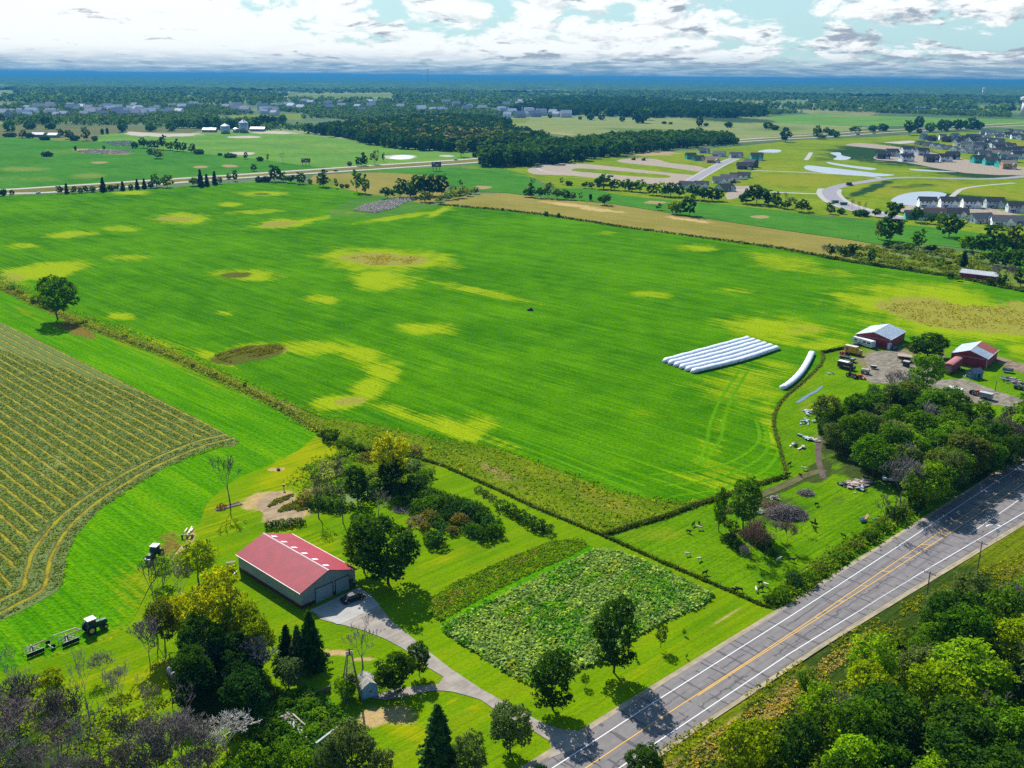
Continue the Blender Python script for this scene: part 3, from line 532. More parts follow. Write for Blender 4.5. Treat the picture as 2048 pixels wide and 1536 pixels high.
sheet('far_pale_field', [(960, 240), (1024, 236), (1160, 234), (1290, 236), (1400, 234), (1530, 234), (1560, 246), (1700, 252), (1745, 256), (1700, 262), (1536, 274), (1480, 284), (1300, 290), (1200, 285), (1140, 272), (1060, 262), (1000, 252)], .03, PALE, 12.0,
      [(1470, 240, 110, 6, 2, Dc, .7), (1200, 250, 160, 2, 0, Dc, .35), (1330, 262, 160, 4, 2, Yc, .8), (1100, 268, 60, 4, 0, Tc, .7), (1560, 258, 70, 6, 0, Yc, .7)])
sheet('far_green_field', [(1530, 234), (1640, 226), (1760, 232), (1900, 236), (2100, 240), (2100, 252), (1900, 252), (1700, 252), (1560, 246)], .028, SOYF, 12.0, [(1700, 232, 100, 3, 0, Yc, .7)])
for i, pl in enumerate([[(456, 230), (600, 228), (606, 240), (470, 241)], [(20, 234), (90, 232), (104, 242), (30, 244)], [(1500, 222), (1560, 224), (1540, 232), (1494, 229)], [(1960, 210), (2040, 211), (2036, 217), (1958, 217)], [(560, 190), (780, 188), (790, 193), (600, 196)], [(1004, 238), (1060, 238), (1050, 246), (1002, 246)], [(1700, 190), (1800, 191), (1780, 196), (1704, 195)], [(196, 158), (240, 158), (236, 161), (198, 161)]]):
    sheet('far_clearing', pl, .02+.004*i, fieldmat('clearing%d' % i, (.12, .17, .03), (.2, .24, .04), fine=.2) if i < 1 else bpy.data.materials['clearing0'], 25.0)
# development meadow
sheet('meadow', [(957, 333), (1000, 322), (1060, 330), (1200, 310), (1400, 300), (1480, 292), (1600, 280), (1750, 274), (1860, 266), (2048, 262), (2200, 262), (2200, 500), (1990, 470), (1800, 448), (1740, 440), (1600, 426), (1430, 407), (1330, 400), (1240, 390), (1180, 377), (1110, 377), (1062, 354), (1000, 345)], .04, DEVG, 6.0,
      [(1300, 306, 60, 6, 0, Tc, .8), (1450, 300, 60, 5, 0, Dc, .4), (1760, 305, 110, 18, 0, Dc, .85), (1860, 325, 140, 12, 3, Dc, .8), (1650, 318, 40, 6, 0, Dc, .5), (1950, 345, 120, 14, 3, Dc, .7), (1560, 330, 60, 14, 0, Yc, .6), (1590, 360, 120, 16, 0, Yc, .9), (1800, 385, 110, 16, 8, Yc, .8), (1740, 378, 60, 8, -20, Dc, .7), (1960, 400, 120, 9, 6, Dc, .9), (1830, 372, 70, 6, -4, Dc, .5),
       (1960, 380, 120, 10, 8, Yc, .9), (1690, 405, 60, 10, 20, Yc, 1), (1600, 375, 40, 5, 5, Dc, .4), (1120, 335, 80, 8, 0, Yc, .6), (1400, 325, 100, 6, 8, Yc, .6), (1250, 365, 80, 6, 5, Yc, .5), (1760, 265, 60, 4, 0, Yc, .7), (1840, 298, 60, 7, 8, Yc, 1), (1900, 290, 20, 5, 0, Yc, 1), (1250, 313, 40, 5, 0, Dc, .5), (1080, 325, 70, 8, 0, Dc, .6), (2030, 288, 30, 6, 0, Yc, 1), (1550, 300, 60, 8, 0, Dc, .3)])
sheet('graded_ground', [(1055, 340), (1075, 331), (1108, 327), (1170, 328), (1250, 336), (1330, 345), (1400, 352), (1398, 357), (1372, 368), (1350, 378), (1300, 368), (1240, 362), (1150, 352), (1098, 350), (1066, 348)], .07, SAND, 4.0, smooth=3)
sheet('grass_island', [(1146, 338), (1170, 337), (1250, 343), (1330, 350), (1338, 355), (1300, 355), (1200, 347), (1148, 342)], .09, DEVG, 3.0, smooth=3)
sheet('graded_ground', [(1234, 321), (1260, 317), (1310, 318), (1340, 326), (1400, 333), (1420, 345), (1395, 343), (1320, 333), (1250, 326)], .07, SAND, 4.0, smooth=3)
sheet('graded_ground', [(1690, 290), (1720, 286), (1790, 293), (1830, 300), (1870, 306), (1990, 330), (2048, 334), (2048, 350), (1930, 346), (1840, 330), (1790, 322), (1755, 320), (1750, 312), (1810, 304), (1740, 296)], .07, SAND, 4.0, smooth=2)
sheet('graded_ground', [(1765, 285), (1820, 281), (1840, 284), (1800, 288)], .07, FARR, 4.0)
sheet('building_plots', [(1450, 390), (1470, 372), (1500, 372), (1510, 378), (1480, 395), (1455, 400)], .075, SAND, 4.0)
sheet('building_plots', [(1790, 426), (1840, 420), (1880, 428), (1960, 440), (2048, 452), (2100, 462), (2100, 446), (2040, 430), (1960, 412), (1820, 408)], .075, SAND, 4.0)
WATER = plain('pond_water', (.30, .33, .36), .35, .5, var=.08, scale=.02)
for w_ in ([(1782, 400), (1800, 390), (1830, 384), (1862, 383), (1892, 387), (1885, 395), (1860, 402), (1850, 411), (1810, 410), (1788, 405)],
           [(1610, 338), (1613, 331), (1640, 333), (1700, 340), (1750, 346), (1790, 350), (1750, 353), (1690, 350), (1640, 345)],
           [(1660, 306), (1680, 305), (1684, 311), (1702, 315), (1690, 320), (1666, 319), (1674, 313)],
           [(1654, 324), (1680, 328), (1710, 332), (1752, 337), (1740, 340), (1700, 335), (1660, 328)],
           [(1820, 338), (1870, 341), (1916, 344), (1880, 344), (1830, 341)],
           [(1515, 303), (1535, 299), (1562, 300), (1556, 305), (1530, 305)],
           [(2038, 300), (2060, 290), (2090, 300), (2060, 310)]):
    sheet('pond', w_, .10, WATER, 2.5, smooth=3)
sheet('soil_pond', [(778, 316), (800, 310), (826, 312), (822, 317), (800, 319)], .06, WATER, 5.0, smooth=3)

def ribbon(name, px, w, z, mat, kind='structure', wpts=None, step=None):
    line = smoothline(wpts or world(px), 5, False); L = []; Rr = []
    for i, p in enumerate(line):
        a = line[max(i-1, 0)]; b = line[min(i+1, len(line)-1)]; d = Vector((b[0]-a[0], b[1]-a[1])).normalized()
        L.append((p[0]-d.y*w/2, p[1]+d.x*w/2, z)); Rr.append((p[0]+d.y*w/2, p[1]-d.x*w/2, z))
    n = len(line); V = L+Rr; F = [(i, n+i, n+i+1, i+1) for i in range(n-1)]
    return props(link(name, mesh_np(name, V, F, [mat])), kind=kind)
ribbon('highway_median', [(-60, 387), (112, 378), (375, 360), (512, 351), (720, 336), (949, 321), (1200, 303), (1499, 280), (1667, 269), (1853, 258), (2019, 249), (2150, 243)], 30, .07, fieldmat('median_grass', (.12, .13, .03), (.2, .17, .05), fine=.4))
ribbon('highway', [(-60, 390), (0, 387), (112, 384), (375, 364), (480, 356), (612, 347.5), (862, 331), (949, 325), (1200, 305), (1499, 282.5), (1667, 273), (1746, 267), (1853, 261), (2019, 252), (2150, 246)], 11, .11, FARR)
ribbon('highway', [(-60, 384), (0, 380), (112, 373), (375, 356), (512, 347), (700, 334), (949, 317.5), (1200, 299), (1499, 278), (1667, 267), (1746, 261.5), (1853, 256), (2019, 247), (2150, 241)], 11, .11, FARR)
STREET = dirt('street_asphalt', (.23, .215, .24), .12)
ribbon('kerb_line', [(1368, 372), (1400, 352), (1440, 330), (1462, 320), (1470, 317)], 15, .105, CONC)
ribbon('street', [(1368, 372), (1400, 352), (1440, 330), (1462, 320), (1470, 317)], 10, .13, STREET)
ribbon('street', [(1440, 380), (1500, 381), (1560, 385), (1640, 388), (1668, 388)], 7, .11, CONC)
ribbon('street', [(1505, 341), (1560, 343), (1650, 347), (1740, 353), (1762, 357)], 6, .11, CONC)
ribbon('kerb_line', [(1660, 378), (1658, 388), (1672, 402), (1700, 414), (1745, 425), (1790, 435)], 22, .105, CONC)
ribbon('street', [(2100, 345), (2048, 353), (1980, 358), (1900, 357), (1830, 355), (1775, 357), (1735, 363), (1690, 370), (1662, 379), (1660, 389), (1676, 404), (1710, 418), (1760, 429), (1800, 438)], 13, .13, STREET)
ribbon('gravel_path', [(1612, 320), (1618, 312), (1622, 305)], 6, .10, CONC)
ribbon('gravel_path', [(1902, 395), (1912, 386), (1925, 378), (1960, 372), (2030, 366)], 5, .10, CONC)
ribbon('kerb_line', [(1160, 333), (1095, 330), (1075, 336), (1100, 345), (1160, 349)], 3, .09, CONC)
ribbon('farm_track', [(1648, 958), (1639, 930), (1636, 905), (1640, 885), (1652, 872)], 1.6, .13, dirt('wet_mud', (.10, .075, .06), .4))
ribbon('farm_track', [(1500, 1000), (1560, 975), (1610, 952), (1650, 940)], 2.4, .125, dirt('muddy_grass', (.09, .085, .03), .4))
ribbon('far_road', [(1536, 276), (1400, 268), (1300, 262)], .1, .02, CONC)
# ------------------------------------------------------------------ plants
def leafquads(P, N, size, rs, droop=0.0, aspect=1.0, v=None):
    """one small quad per point, turned roughly to N with much scatter"""
    n = len(P); A = N + rs.normal(0, .75, (n, 3)); A /= np.linalg.norm(A, axis=1)[:, None]+1e-9
    U = np.cross(A, rs.normal(0, 1, (n, 3))); U /= np.linalg.norm(U, axis=1)[:, None]+1e-9; Wv = np.cross(A, U)
    s = size*rs.uniform(.55, 1.35, n)[:, None]; U = U*s*.5*aspect; Wv = Wv*s*.5
    V = np.stack([P-U-Wv*.6, P+U*.8-Wv, P+U+Wv*.7, P-U*.7+Wv], 1).reshape(-1, 3); V[:, 2] -= droop
    return V, np.arange(len(V)), (rs.uniform(0, 1, n) if v is None else v)
def lobes_round(rs, h, w, base, nl, lr, irregular=.25):
    L = [((0, 0, base+(h-base)*.5), (w*.30, w*.30, (h-base)*.36))]
    for i in range(nl):
        a = 2*math.pi*(i*.618+rs.uniform(-.1, .1)); zz = rs.uniform(-.75, .95); rr = math.sqrt(max(.05, 1-zz*zz))
        k = rs.uniform(1-irregular, 1.05); r = w*lr*rs.uniform(.65, 1.3)
        L.append(((math.cos(a)*rr*(w*.5-r*.8)*k, math.sin(a)*rr*(w*.5-r*.8)*k, base+(h-base)*.5+zz*((h-base)*.5-r*.8)*k), (r, r, r*.85)))
    return L
def crown(name, seed, h, w, base, n, leaf, nl=14, lr=.2, irregular=.3, clump=9, cr=.55, thin=0.0):
    rs = np.random.RandomState(seed); L = lobes_round(rs, h, w, base, nl, lr, irregular); C = np.array([l[0] for l in L]); Rr = np.array([l[1] for l in L])
    area = Rr[:, 0]*Rr[:, 2]; area[0] *= .5; pick = rs.choice(len(L), n//clump, p=area/area.sum())
    D = rs.normal(0, 1, (len(pick), 3)); D /= np.linalg.norm(D, axis=1)[:, None]; rad = rs.uniform(.72, 1.1, len(pick))[:, None]
    cc = C[pick]+D*Rr[pick]*rad
    inside = np.zeros(len(cc), bool)
    for c, r in zip(C, Rr): inside |= (((cc-c)/(r*.72))**2).sum(1) < 1
    cc = cc[~inside]; D = D[~inside]; cr_ = cr*rs.uniform(.6, 1.4, len(cc))
    P = np.repeat(cc, clump, 0)+rs.normal(0, .5, (len(cc)*clump, 3))*np.repeat(cr_, clump)[:, None]*(1, 1, .6)
    P[:, 2] = np.maximum(P[:, 2], .2)
    cv = rs.uniform(0, .55, len(cc)); v = np.clip(np.repeat(cv, clump)+rs.uniform(0, .45, len(P)), 0, 1)
    N = np.repeat(D, clump, 0)*.9+(0, 0, .5)
    V, F, v = leafquads(P, N, leaf, rs, v=v); return mesh_np(name, V, F, [LEAF], fattr=v)
def conifer(name, seed, h, w, n, leaf, base=.6, taper=.9):
    rs = np.random.RandomState(seed); tiers = int(h/.42); P = []; N = []; v = []
    per = n//(tiers*11)
    for i in range(tiers):
        f = i/tiers; z = base+(h-base)*f; r = w*.5*(1-f)**taper*rs.uniform(.85, 1.12)+.12
        for b in range(11):
            if f > .85 and b > 6: continue
            a = rs.uniform(0, 2*math.pi); rb = r*rs.uniform(.55, 1.3); bv = rs.uniform(0, .5)
            for q in range(max(2, int(per*(1.6-1.2*f)))):
                s = rs.uniform(.15, 1)**.6; P.append((math.cos(a)*rb*s+rs.normal(0, .12), math.sin(a)*rb*s+rs.normal(0, .12), z-rb*s*.28+rs.normal(0, .1)+ (1-s)*.1)); N.append((math.cos(a)*.4, math.sin(a)*.4, .9)); v.append(bv+rs.uniform(0, .45))
    V, F, v = leafquads(np.array(P), np.array(N), leaf, rs, aspect=1.6, v=np.array(v)); return mesh_np(name, V, F, [LEAF], fattr=v)
def tubes_np(segs, n=4):
    A = np.array([s[0] for s in segs], float); B = np.array([s[1] for s in segs], float); ra = np.array([s[2] for s in segs])[:, None]; rb = np.array([s[3] for s in segs])[:, None]
    T = B-A; T /= np.linalg.norm(T, axis=1)[:, None]+1e-9; ref = np.where(np.abs(T[:, 2:3]) > .9, [[1., 0, 0]], [[0, 0, 1.]]); U = np.cross(T, ref); U /= np.linalg.norm(U, axis=1)[:, None]+1e-9; Wv = np.cross(T, U)
    V = []
    for C, r in ((A, ra), (B, rb)):
        for i in range(n): k = 2*math.pi*i/n; V.append(C+U*r*math.cos(k)+Wv*r*math.sin(k))
    V = np.stack(V, 1).reshape(-1, 3); o = np.arange(len(A))[:, None]*2*n
    F = np.concatenate([o+np.array([[i, (i+1) % n, n+(i+1) % n, n+i]]) for i in range(n)], 0); return V, F
def branches(seed, h, spread, levels=5, r0=.16, upright=.6, droop=0.0, nb=3, trunk=.25, split=0):
    rs = random.Random(seed); tr = []; br = []
    def grow(p, d, L, r, lev):
        segn = 3 if lev < 2 else 2; q = p
        for i in range(segn):
            d2 = (d+Vector((rs.uniform(-1, 1), rs.uniform(-1, 1), rs.uniform(-.4, .7)))*.16).normalized(); e = q+d2*L/segn; ra = r*(1-.38*i/segn); rb = r*(1-.38*(i+1)/segn)
            (tr if lev == 0 else br).append((q, e, ra, rb)); q = e; d = d2
            if 0 < i and lev < levels and lev > 0 and rs.random() < .6:
                k = Vector((rs.uniform(-1, 1), rs.uniform(-1, 1), rs.uniform(-.1, .8))).normalized(); grow(q, (d*.5+k*.8).normalized(), L*.5, rb*.5, lev+1)
        if lev >= levels: return
        m = nb if lev else nb+1; a0 = rs.uniform(0, 6.3)
        for i in range(m):
            a = a0+i*2*math.pi/m+rs.uniform(-.5, .5); side = Vector((math.cos(a), math.sin(a), 0)); k = spread*rs.uniform(.5, 1.1)
            nd = (d*upright+side*k+Vector((0, 0, .35-droop))).normalized(); grow(q, nd, L*rs.uniform(.6, .82), rb*.68, lev+1)
    grow(Vector((0, 0, -.1)), Vector((0, 0, 1)), h*trunk, r0, 0)
    z = max(s[1][2] for s in br); k = h/z
    return [tuple([s[0]*k, s[1]*k, s[2], s[3]]) for s in tr], [tuple([s[0]*k, s[1]*k, max(s[2], .045), max(s[3], .034)]) for s in br]
def trunkmesh(name, h, r, seed, limbs=5):
    rs = random.Random(seed); S_ = []; p = Vector((0, 0, -.2)); q = p
    for i in range(4):
        e = Vector((rs.uniform(-.2, .2), rs.uniform(-.2, .2), h*.62*(i+1)/4)); S_.append((q, e, r*(1-.17*i), r*(1-.17*(i+1)))); q = e
        if i:
            for b in range(limbs//2):
                a = rs.uniform(0, 6.28); S_.append((e, e+Vector((math.cos(a)*h*.2, math.sin(a)*h*.2, h*.16)), r*.4, r*.12))
    V, F = tubes_np(S_, 6); return mesh_np(name, V, F, [BARK], smooth=True)

# kinds: nominal height, width and the crown variants (near, far)
KH = {}
def kind(key, h, w, near, far, trunks): KH[key] = dict(h=h, w=w, near=near, far=far, trunk=trunks)
TR1 = trunkmesh('trunk', 12, .28, 1); TR2 = trunkmesh('trunk', 12, .22, 2); TRS = trunkmesh('trunk', 10, .13, 3, 4)
kind('R', 12, 10, [crown('crown', 11+i, 12, 10, .9, 12500, .31, 24, .165, .34, cr=.5) for i in range(4)], [crown('crown', 31+i, 12, 10, .6, 620, 1.25, 11, .22, .3, clump=5, cr=.9) for i in range(3)], [TR1, TR2])
kind('T', 14, 7.2, [crown('crown', 51+i, 14, 7.2, .5, 11500, .30, 26, .21, .22, cr=.45) for i in range(2)], [crown('crown', 61+i, 14, 7.2, .6, 560, 1.15, 12, .26, .2, clump=5, cr=.8) for i in range(2)], [TR2])
kind('I', 12, 9, [crown('crown', 71+i, 12, 9, 2.0, 6400, .31, 16, .16, .5, clump=14, cr=.7) for i in range(3)], [crown('crown', 81+i, 12, 9, 1.5, 380, 1.1, 9, .2, .5, clump=6, cr=.8) for i in range(2)], [TR2])
kind('C', 11, 6, [conifer('crown', 91+i, 11, 6, 8200, .30) for i in range(2)], [conifer('crown', 95, 11, 6, 900, .8, base=.2)], [TRS])
kind('W', 9, 6.5, [crown('crown', 101+i, 9, 6.5, 1.2, 2600, .29, 12, .19, .45, clump=9) for i in range(2)], [crown('crown', 105, 9, 6.5, .6, 260, 1.0, 7, .24, .4, clump=5)], [TRS])
kind('S', 2.6, 4.2, [crown('foliage', 111+i, 2.6, 4.2, .0, 1900, .23, 14, .20, .35, clump=8, cr=.32) for i in range(3)], [crown('foliage', 115+i, 2.6, 4.2, 0, 200, .8, 8, .25, .3, clump=4, cr=.4) for i in range(2)], [])
def baremesh(seed, **kw):
    tr, br = branches(seed, **kw); V, F = tubes_np(tr, 6); a = mesh_np('trunk', V, F, [TWIG], smooth=True); V, F = tubes_np(br, 3); return a, mesh_np('branches', V, F, [TWIG])
BARE = {'B': [baremesh(s, h=12, spread=.62, levels=5, r0=.20, upright=.8, nb=2, trunk=.2) for s in (3, 8, 15, 21)],
        'N': [baremesh(s, h=12, spread=.42, levels=5, r0=.17, upright=1.0, nb=2, trunk=.34) for s in (5, 9)],
        'F': [baremesh(s, h=8, spread=.95, levels=5, r0=.12, upright=.7, nb=3, trunk=.06, droop=.05) for s in (6, 12, 18)]}
BW = {'B': (12, 9), 'N': (12, 6), 'F': (8, 8)}
CC = {'dk': (.030, .082, .010), 'dd': (.017, .052, .011), 'md': (.060, .150, .006), 'lt': (.115, .24, .006), 'yg': (.155, .245, .003), 'ye': (.27, .33, .002), 'or': (.27, .30, .004), 'bl': (.032, .092, .030), 'gb': (.075, .125, .050), 'br': (.14, .13, .04), 'ol': (.09, .13, .03), 'sg': (.085, .14, .07),
      'bk': (.10, .085, .075), 'pu': (.20, .168, .155), 'gr': (.26, .22, .20), 'pa': (.42, .38, .34), 'rb': (.20, .12, .09), 'su': (.055, .12, .05)}
TONE = {'dk': 'dark green', 'dd': 'blackish green', 'md': 'mid green', 'lt': 'bright green', 'yg': 'yellow-green', 'ye': 'yellow-topped', 'or': 'orange-yellow', 'bl': 'bluish green', 'gb': 'grey-green', 'br': 'brown', 'ol': 'olive green', 'sg': 'pale grey-green', 'bk': 'dark-barked', 'pu': 'purplish', 'gr': 'grey', 'pa': 'pale grey', 'rb': 'reddish brown'}
SHAPE = {'R': 'round', 'T': 'tall narrow', 'I': 'open', 'C': 'conical', 'W': 'small', 'S': 'low', 'B': 'leafless', 'N': 'slender leafless', 'F': 'bushy leafless'}
rt = random.Random(77)
SMALLFAR = []          # far trees only a few pixels tall, built together below
NEAR_LIM = 540
def tree_m(k, x, y, h, w, col, label, group=None, cat=None):
    """a tree standing at x, y metres, h tall and w across"""
    c = CC[col]; j = rt.uniform(.86, 1.16); c = (c[0]*j*rt.uniform(.92, 1.1), c[1]*j, c[2]*j, 1); far = math.hypot(x, y) > NEAR_LIM; rz = rt.uniform(0, 6.28)
    if k in BW:
        nh, nw = BW[k]; tm, bm = rt.choice(BARE[k]); t_ = thing('bare_tree', label, cat or 'tree', (x, y, 0), rz, group)
        for m_, n_ in ((tm, 'trunk'), (bm, 'branches')):
            o = link(n_, m_, t_); o.color = c; o.scale = (w/nw, w/nw, h/nh)
            if h < 5: o.scale = (w/nw, w/nw, h/nh)
        return t_
    K = KH[k]; me = rt.choice(K['far' if far else 'near'])
    sc = (w/K['w'], w/K['w']*rt.uniform(.92, 1.08), h/K['h'])
    if k == 'S':
        o = link('shrub', me); o.location = (x, y, 0); o.rotation_euler = (0, 0, rz); o.scale = sc; o.color = c; props(o, label, cat or 'shrub', group); return o
    t_ = thing({'C': 'conifer_tree'}.get(k, 'leafy_tree'), label, cat or 'tree', (x, y, 0), rz, group)
    o = link('crown', me, t_); o.scale = sc; o.color = c
    if not far or h > 9: o = link('trunk', rt.choice(K['trunk']), t_); o.scale = (sc[0]*.9, sc[1]*.9, h/12)
    return t_
def tree(k, px, py, hpx, wpx, col, label, group=None, cat=None):
    x, y = at(px, py); m = depth(x, y)/FOC; dep = math.atan2(CAM_H, math.hypot(x, y)); h = hpx*m/max(.6, math.cos(dep))
    w = wpx*m
    if py < 450 and (hpx < 13.5 or py < 265) and k not in 'BNF': SMALLFAR.append((x, y, h, w, col)); return None
    return tree_m(k, x, y, h, w, col, label, group, cat)
ORD = ['leftmost', 'second', 'third', 'fourth', 'fifth', 'sixth', 'seventh', 'eighth', 'ninth', 'tenth', 'eleventh', 'twelfth', 'thirteenth', 'fourteenth', 'fifteenth', 'sixteenth', 'seventeenth', 'eighteenth', 'nineteenth', 'twentieth']
def row(place, group, items):
    """items: (kind, px, py, h, w, tone), labelled in their order from the left"""
    items = sorted(items, key=lambda i: i[1])
    for i, (k, px, py, h, w, col) in enumerate(items):
        o = (ORD[i]+' from left,' if 0 < i else 'leftmost,') if i < 20 else 'number %d from left,' % (i+1)
        noun = 'shrub' if k == 'S' else 'tree'; lab = '%s %s %s, %s %s' % (TONE[col], SHAPE[k], noun, o, place)
        if len(lab.split()) > 16: lab = '%s %s, %s %s' % (TONE[col], noun, o, place)
        if len(lab.split()) > 16: lab = '%s, %s %s' % (noun, o, place)
        tree(k, px, py, h, w, col, lab, group)

# --- single trees of the foreground
for a in [
 ('N', 461, 1012, 100, 56, 'bk', 'slender leafless tree standing in a log-edged bed beside the curved field edge'),
 ('N', 637, 1036, 88, 50, 'bk', 'slender leafless tree just behind the red-roofed barn, left of its taller twin'),
 ('N', 686, 1047, 138, 44, 'bk', 'tallest slender leafless tree behind the red-roofed barn, next to the garden bushes'),
 ('B', 759, 1040, 60, 62, 'gr', 'dead grey forked tree right behind the big maple'),
 ('T', 716, 1012, 80, 50, 'dd', 'dark vine-covered tree left of the yellow-crowned tree'),
 ('I', 783, 968, 108, 84, 'or', 'tall tree with golden yellow crown at the corner of the garden'),
 ('T', 782, 970, 62, 52, 'dd', 'dark leafy tree close under the golden yellow crown'),
 ('T', 728, 1146, 128, 74, 'md', 'maple with a visible thin trunk right of the red-roofed barn'),
 ('R', 776, 1168, 134, 128, 'dk', 'big dark maple throwing its shadow on the driveway beside the barn'),
 ('T', 1227, 1346, 146, 98, 'dk', 'tall dark oval tree at the edge of the squash patch near the road'),
 ('T', 1105, 1420, 112, 94, 'dk', 'dark pear-shaped tree at the lower corner of the squash patch'),
 ('W', 1321, 1296, 52, 28, 'dk', 'young tree with round crown right of the tall oval tree'),
 ('W', 1170, 1374, 28, 20, 'dk', 'small young tree between the two big trees by the squash patch'),
 ('W', 1271, 1320, 17, 8, 'dk', 'tiny sapling right beside the tall dark oval tree'),
 ('W', 1368, 1272, 15, 9, 'dk', 'tiny sapling right of the round young tree'),
 ('W', 1373, 1318, 11, 6, 'md', 'tiniest sapling, nearest to the road edge line'),
 ('C', 575, 1320, 68, 44, 'dk', 'small dark spruce, leftmost of the three by the barn'),
 ('C', 598, 1336, 82, 50, 'gb', 'bluish spruce between two darker spruces by the barn'),
 ('C', 624, 1336, 110, 70, 'dk', 'tallest dark spruce of the three by the barn'),
 ('R', 578, 1374, 58, 66, 'sg', 'grey-green bushy tree below the three spruces'),
 ('R', 694, 1398, 42, 62, 'lt', 'round bright green bush tree hugging the old windmill frame'),
 ('R', 790, 1384, 76, 84, 'dk', 'round dark tree right of the little shed'),
 ('R', 838, 1352, 68, 50, 'dk', 'round dark tree touching the driveway edge'),
 ('B', 724, 1346, 92, 100, 'gr', 'big leafless spreading tree behind the little shed'),
 ('C', 878, 1566, 142, 102, 'bl', 'large spruce at the bottom edge below the driveway'),
 ('R', 936, 1572, 108, 74, 'gb', 'grey-green round tree right of the large bottom spruce'),
 ('R', 1020, 1508, 98, 96, 'gb', 'round grey-green tree where the driveway nears the road'),
 ('R', 705, 1560, 110, 104, 'gb', 'wide grey-green tree beside the white ruined wall'),
 ('R', 660, 1580, 90, 70, 'gb', 'lower grey-green tree at the bottom edge by the ruin'),
 ('R', 764, 1590, 92, 62, 'sg', 'grey-green tree at the bottom edge left of the large spruce'),
 ('R', 1290, 1560, 64, 84, 'dk', 'dark tree at the bottom edge beside the road'),
 ('R', 1085, 1580, 44, 50, 'dd', 'dark tree top at the bottom edge near the road'),
 ('I', 398, 1170, 92, 90, 'yg', 'yellow-green open tree below the parked hay rake'),
 ('W', 326, 1168, 60, 52, 'lt', 'bright green small tree beside the parked tractor'),
 ('R', 444, 1300, 166, 136, 'ye', 'largest yellow-topped tree at the left of the barn'),
 ('I', 364, 1290, 104, 74, 'ye', 'yellow tree left of the largest yellow-topped tree'),
 ('R', 412, 1350, 124, 100, 'dk', 'dark green tree in the middle of the wood left of the barn'),
 ('R', 488, 1320, 134, 92, 'yg', 'yellow-green tree behind the three spruces'),
 ('I', 330, 1300, 110, 70, 'ol', 'olive open tree at the left side of the wood by the barn'),
 ('R', 390, 1395, 100, 84, 'dk', 'dark green tree low in the wood left of the barn'),
 ('R', 522, 1345, 112, 70, 'yg', 'yellow-green tree at the right edge of the wood by the barn'),
 ('I', 455, 1330, 90, 60, 'or', 'orange-tinted tree in the wood left of the barn'),
 ('B', 312, 1262, 150, 104, 'bk', 'tall leafless forked tree at the left edge of the wood by the barn'),
 ('B', 368, 1240, 124, 80, 'gr', 'leafless grey tree between the yellow trees'),
 ('F', 300, 1330, 96, 80, 'pu', 'purplish leafless tree on the left side of the wood by the barn'),
 ('F', 455, 1505, 74, 120, 'pa', 'pale leafless bush fanning out at the bottom left'),
 ('F', 478, 1392, 62, 70, 'pa', 'whitish leafless bush deep in the wood shade'),
 ('I', 108, 1402, 70, 62, 'yg', 'yellow-green tree among the leafless trees at the bottom left'),
 ('R', 116, 640, 92, 88, 'md', 'lone large tree on the fence line between the fields at the left'),
 ('N', 1437, 1064, 96, 30, 'dk', 'thin columnar tree in the goat pasture'),
 ('T', 1437, 1062, 92, 26, 'md', 'narrow leafy tree in the pasture left of the twin-topped one'),
 ('T', 1486, 1057, 112, 56, 'md', 'tallest tree in the goat pasture'),
 ('F', 1500, 1118, 76, 50, 'rb', 'reddish brown leafless tree below the tallest pasture tree'),
 ('F', 1572, 1096, 56, 40, 'rb', 'reddish leafless small tree below the brush pile'),
 ('B', 1602, 1066, 40, 26, 'gr', 'thin leafless tree right of the brush pile shadow'),
 ('B', 1534, 1050, 30, 18, 'gr', 'little leafless tree left of the brush pile'),
 ('F', 1512, 1100, 60, 44, 'rb', 'reddish leafless tree right of the tallest pasture tree'),
 ('F', 1484, 1100, 44, 36, 'rb', 'brownish leafless bush tree under the tallest pasture tree'),
 ('F', 1530, 1110, 46, 36, 'rb', 'brown leafless tree between the two reddish ones'),
 ('W', 1466, 1080, 44, 26, 'dk', 'dark small tree between the thin and the tallest pasture tree'),
 ('W', 1520, 1078, 40, 26, 'dk', 'dark small tree at the right foot of the tallest pasture tree'),
 ('F', 1552, 1078, 36, 28, 'gr', 'grey leafless small tree left of the largest brush pile'),
 ('W', 1452, 1064, 34, 20, 'ol', 'scrawny young tree between the two pasture trees'),
 ('F', 1487, 1122, 34, 28, 'gr', 'grey leafless sapling at the bottom of the pasture trees'),
 ('N', 1767, 1060, 72, 58, 'bk', 'dead forked tree beside the road near the blue boat'),
 ('F', 1800, 1010, 100, 92, 'pu', 'purplish leafless tree at the front of the farm wood'),
 ('I', 1608, 1402, 66, 40, 'md', 'small green tree on the tan verge below the road'),
 ('F', 1690, 1500, 104, 104, 'pu', 'purplish leafless tree in the bottom right wood'),
 ('R', 1855, 716, 52, 86, 'dk', 'broad round dark tree between the two red barns'),
 ('R', 1850, 790, 86, 76, 'lt', 'bright green tree in front of the yard between the barns'),
 ('F', 1790, 812, 74, 60, 'gr', 'leafless grey tree at the top of the farm wood'),
]: tree(*a)

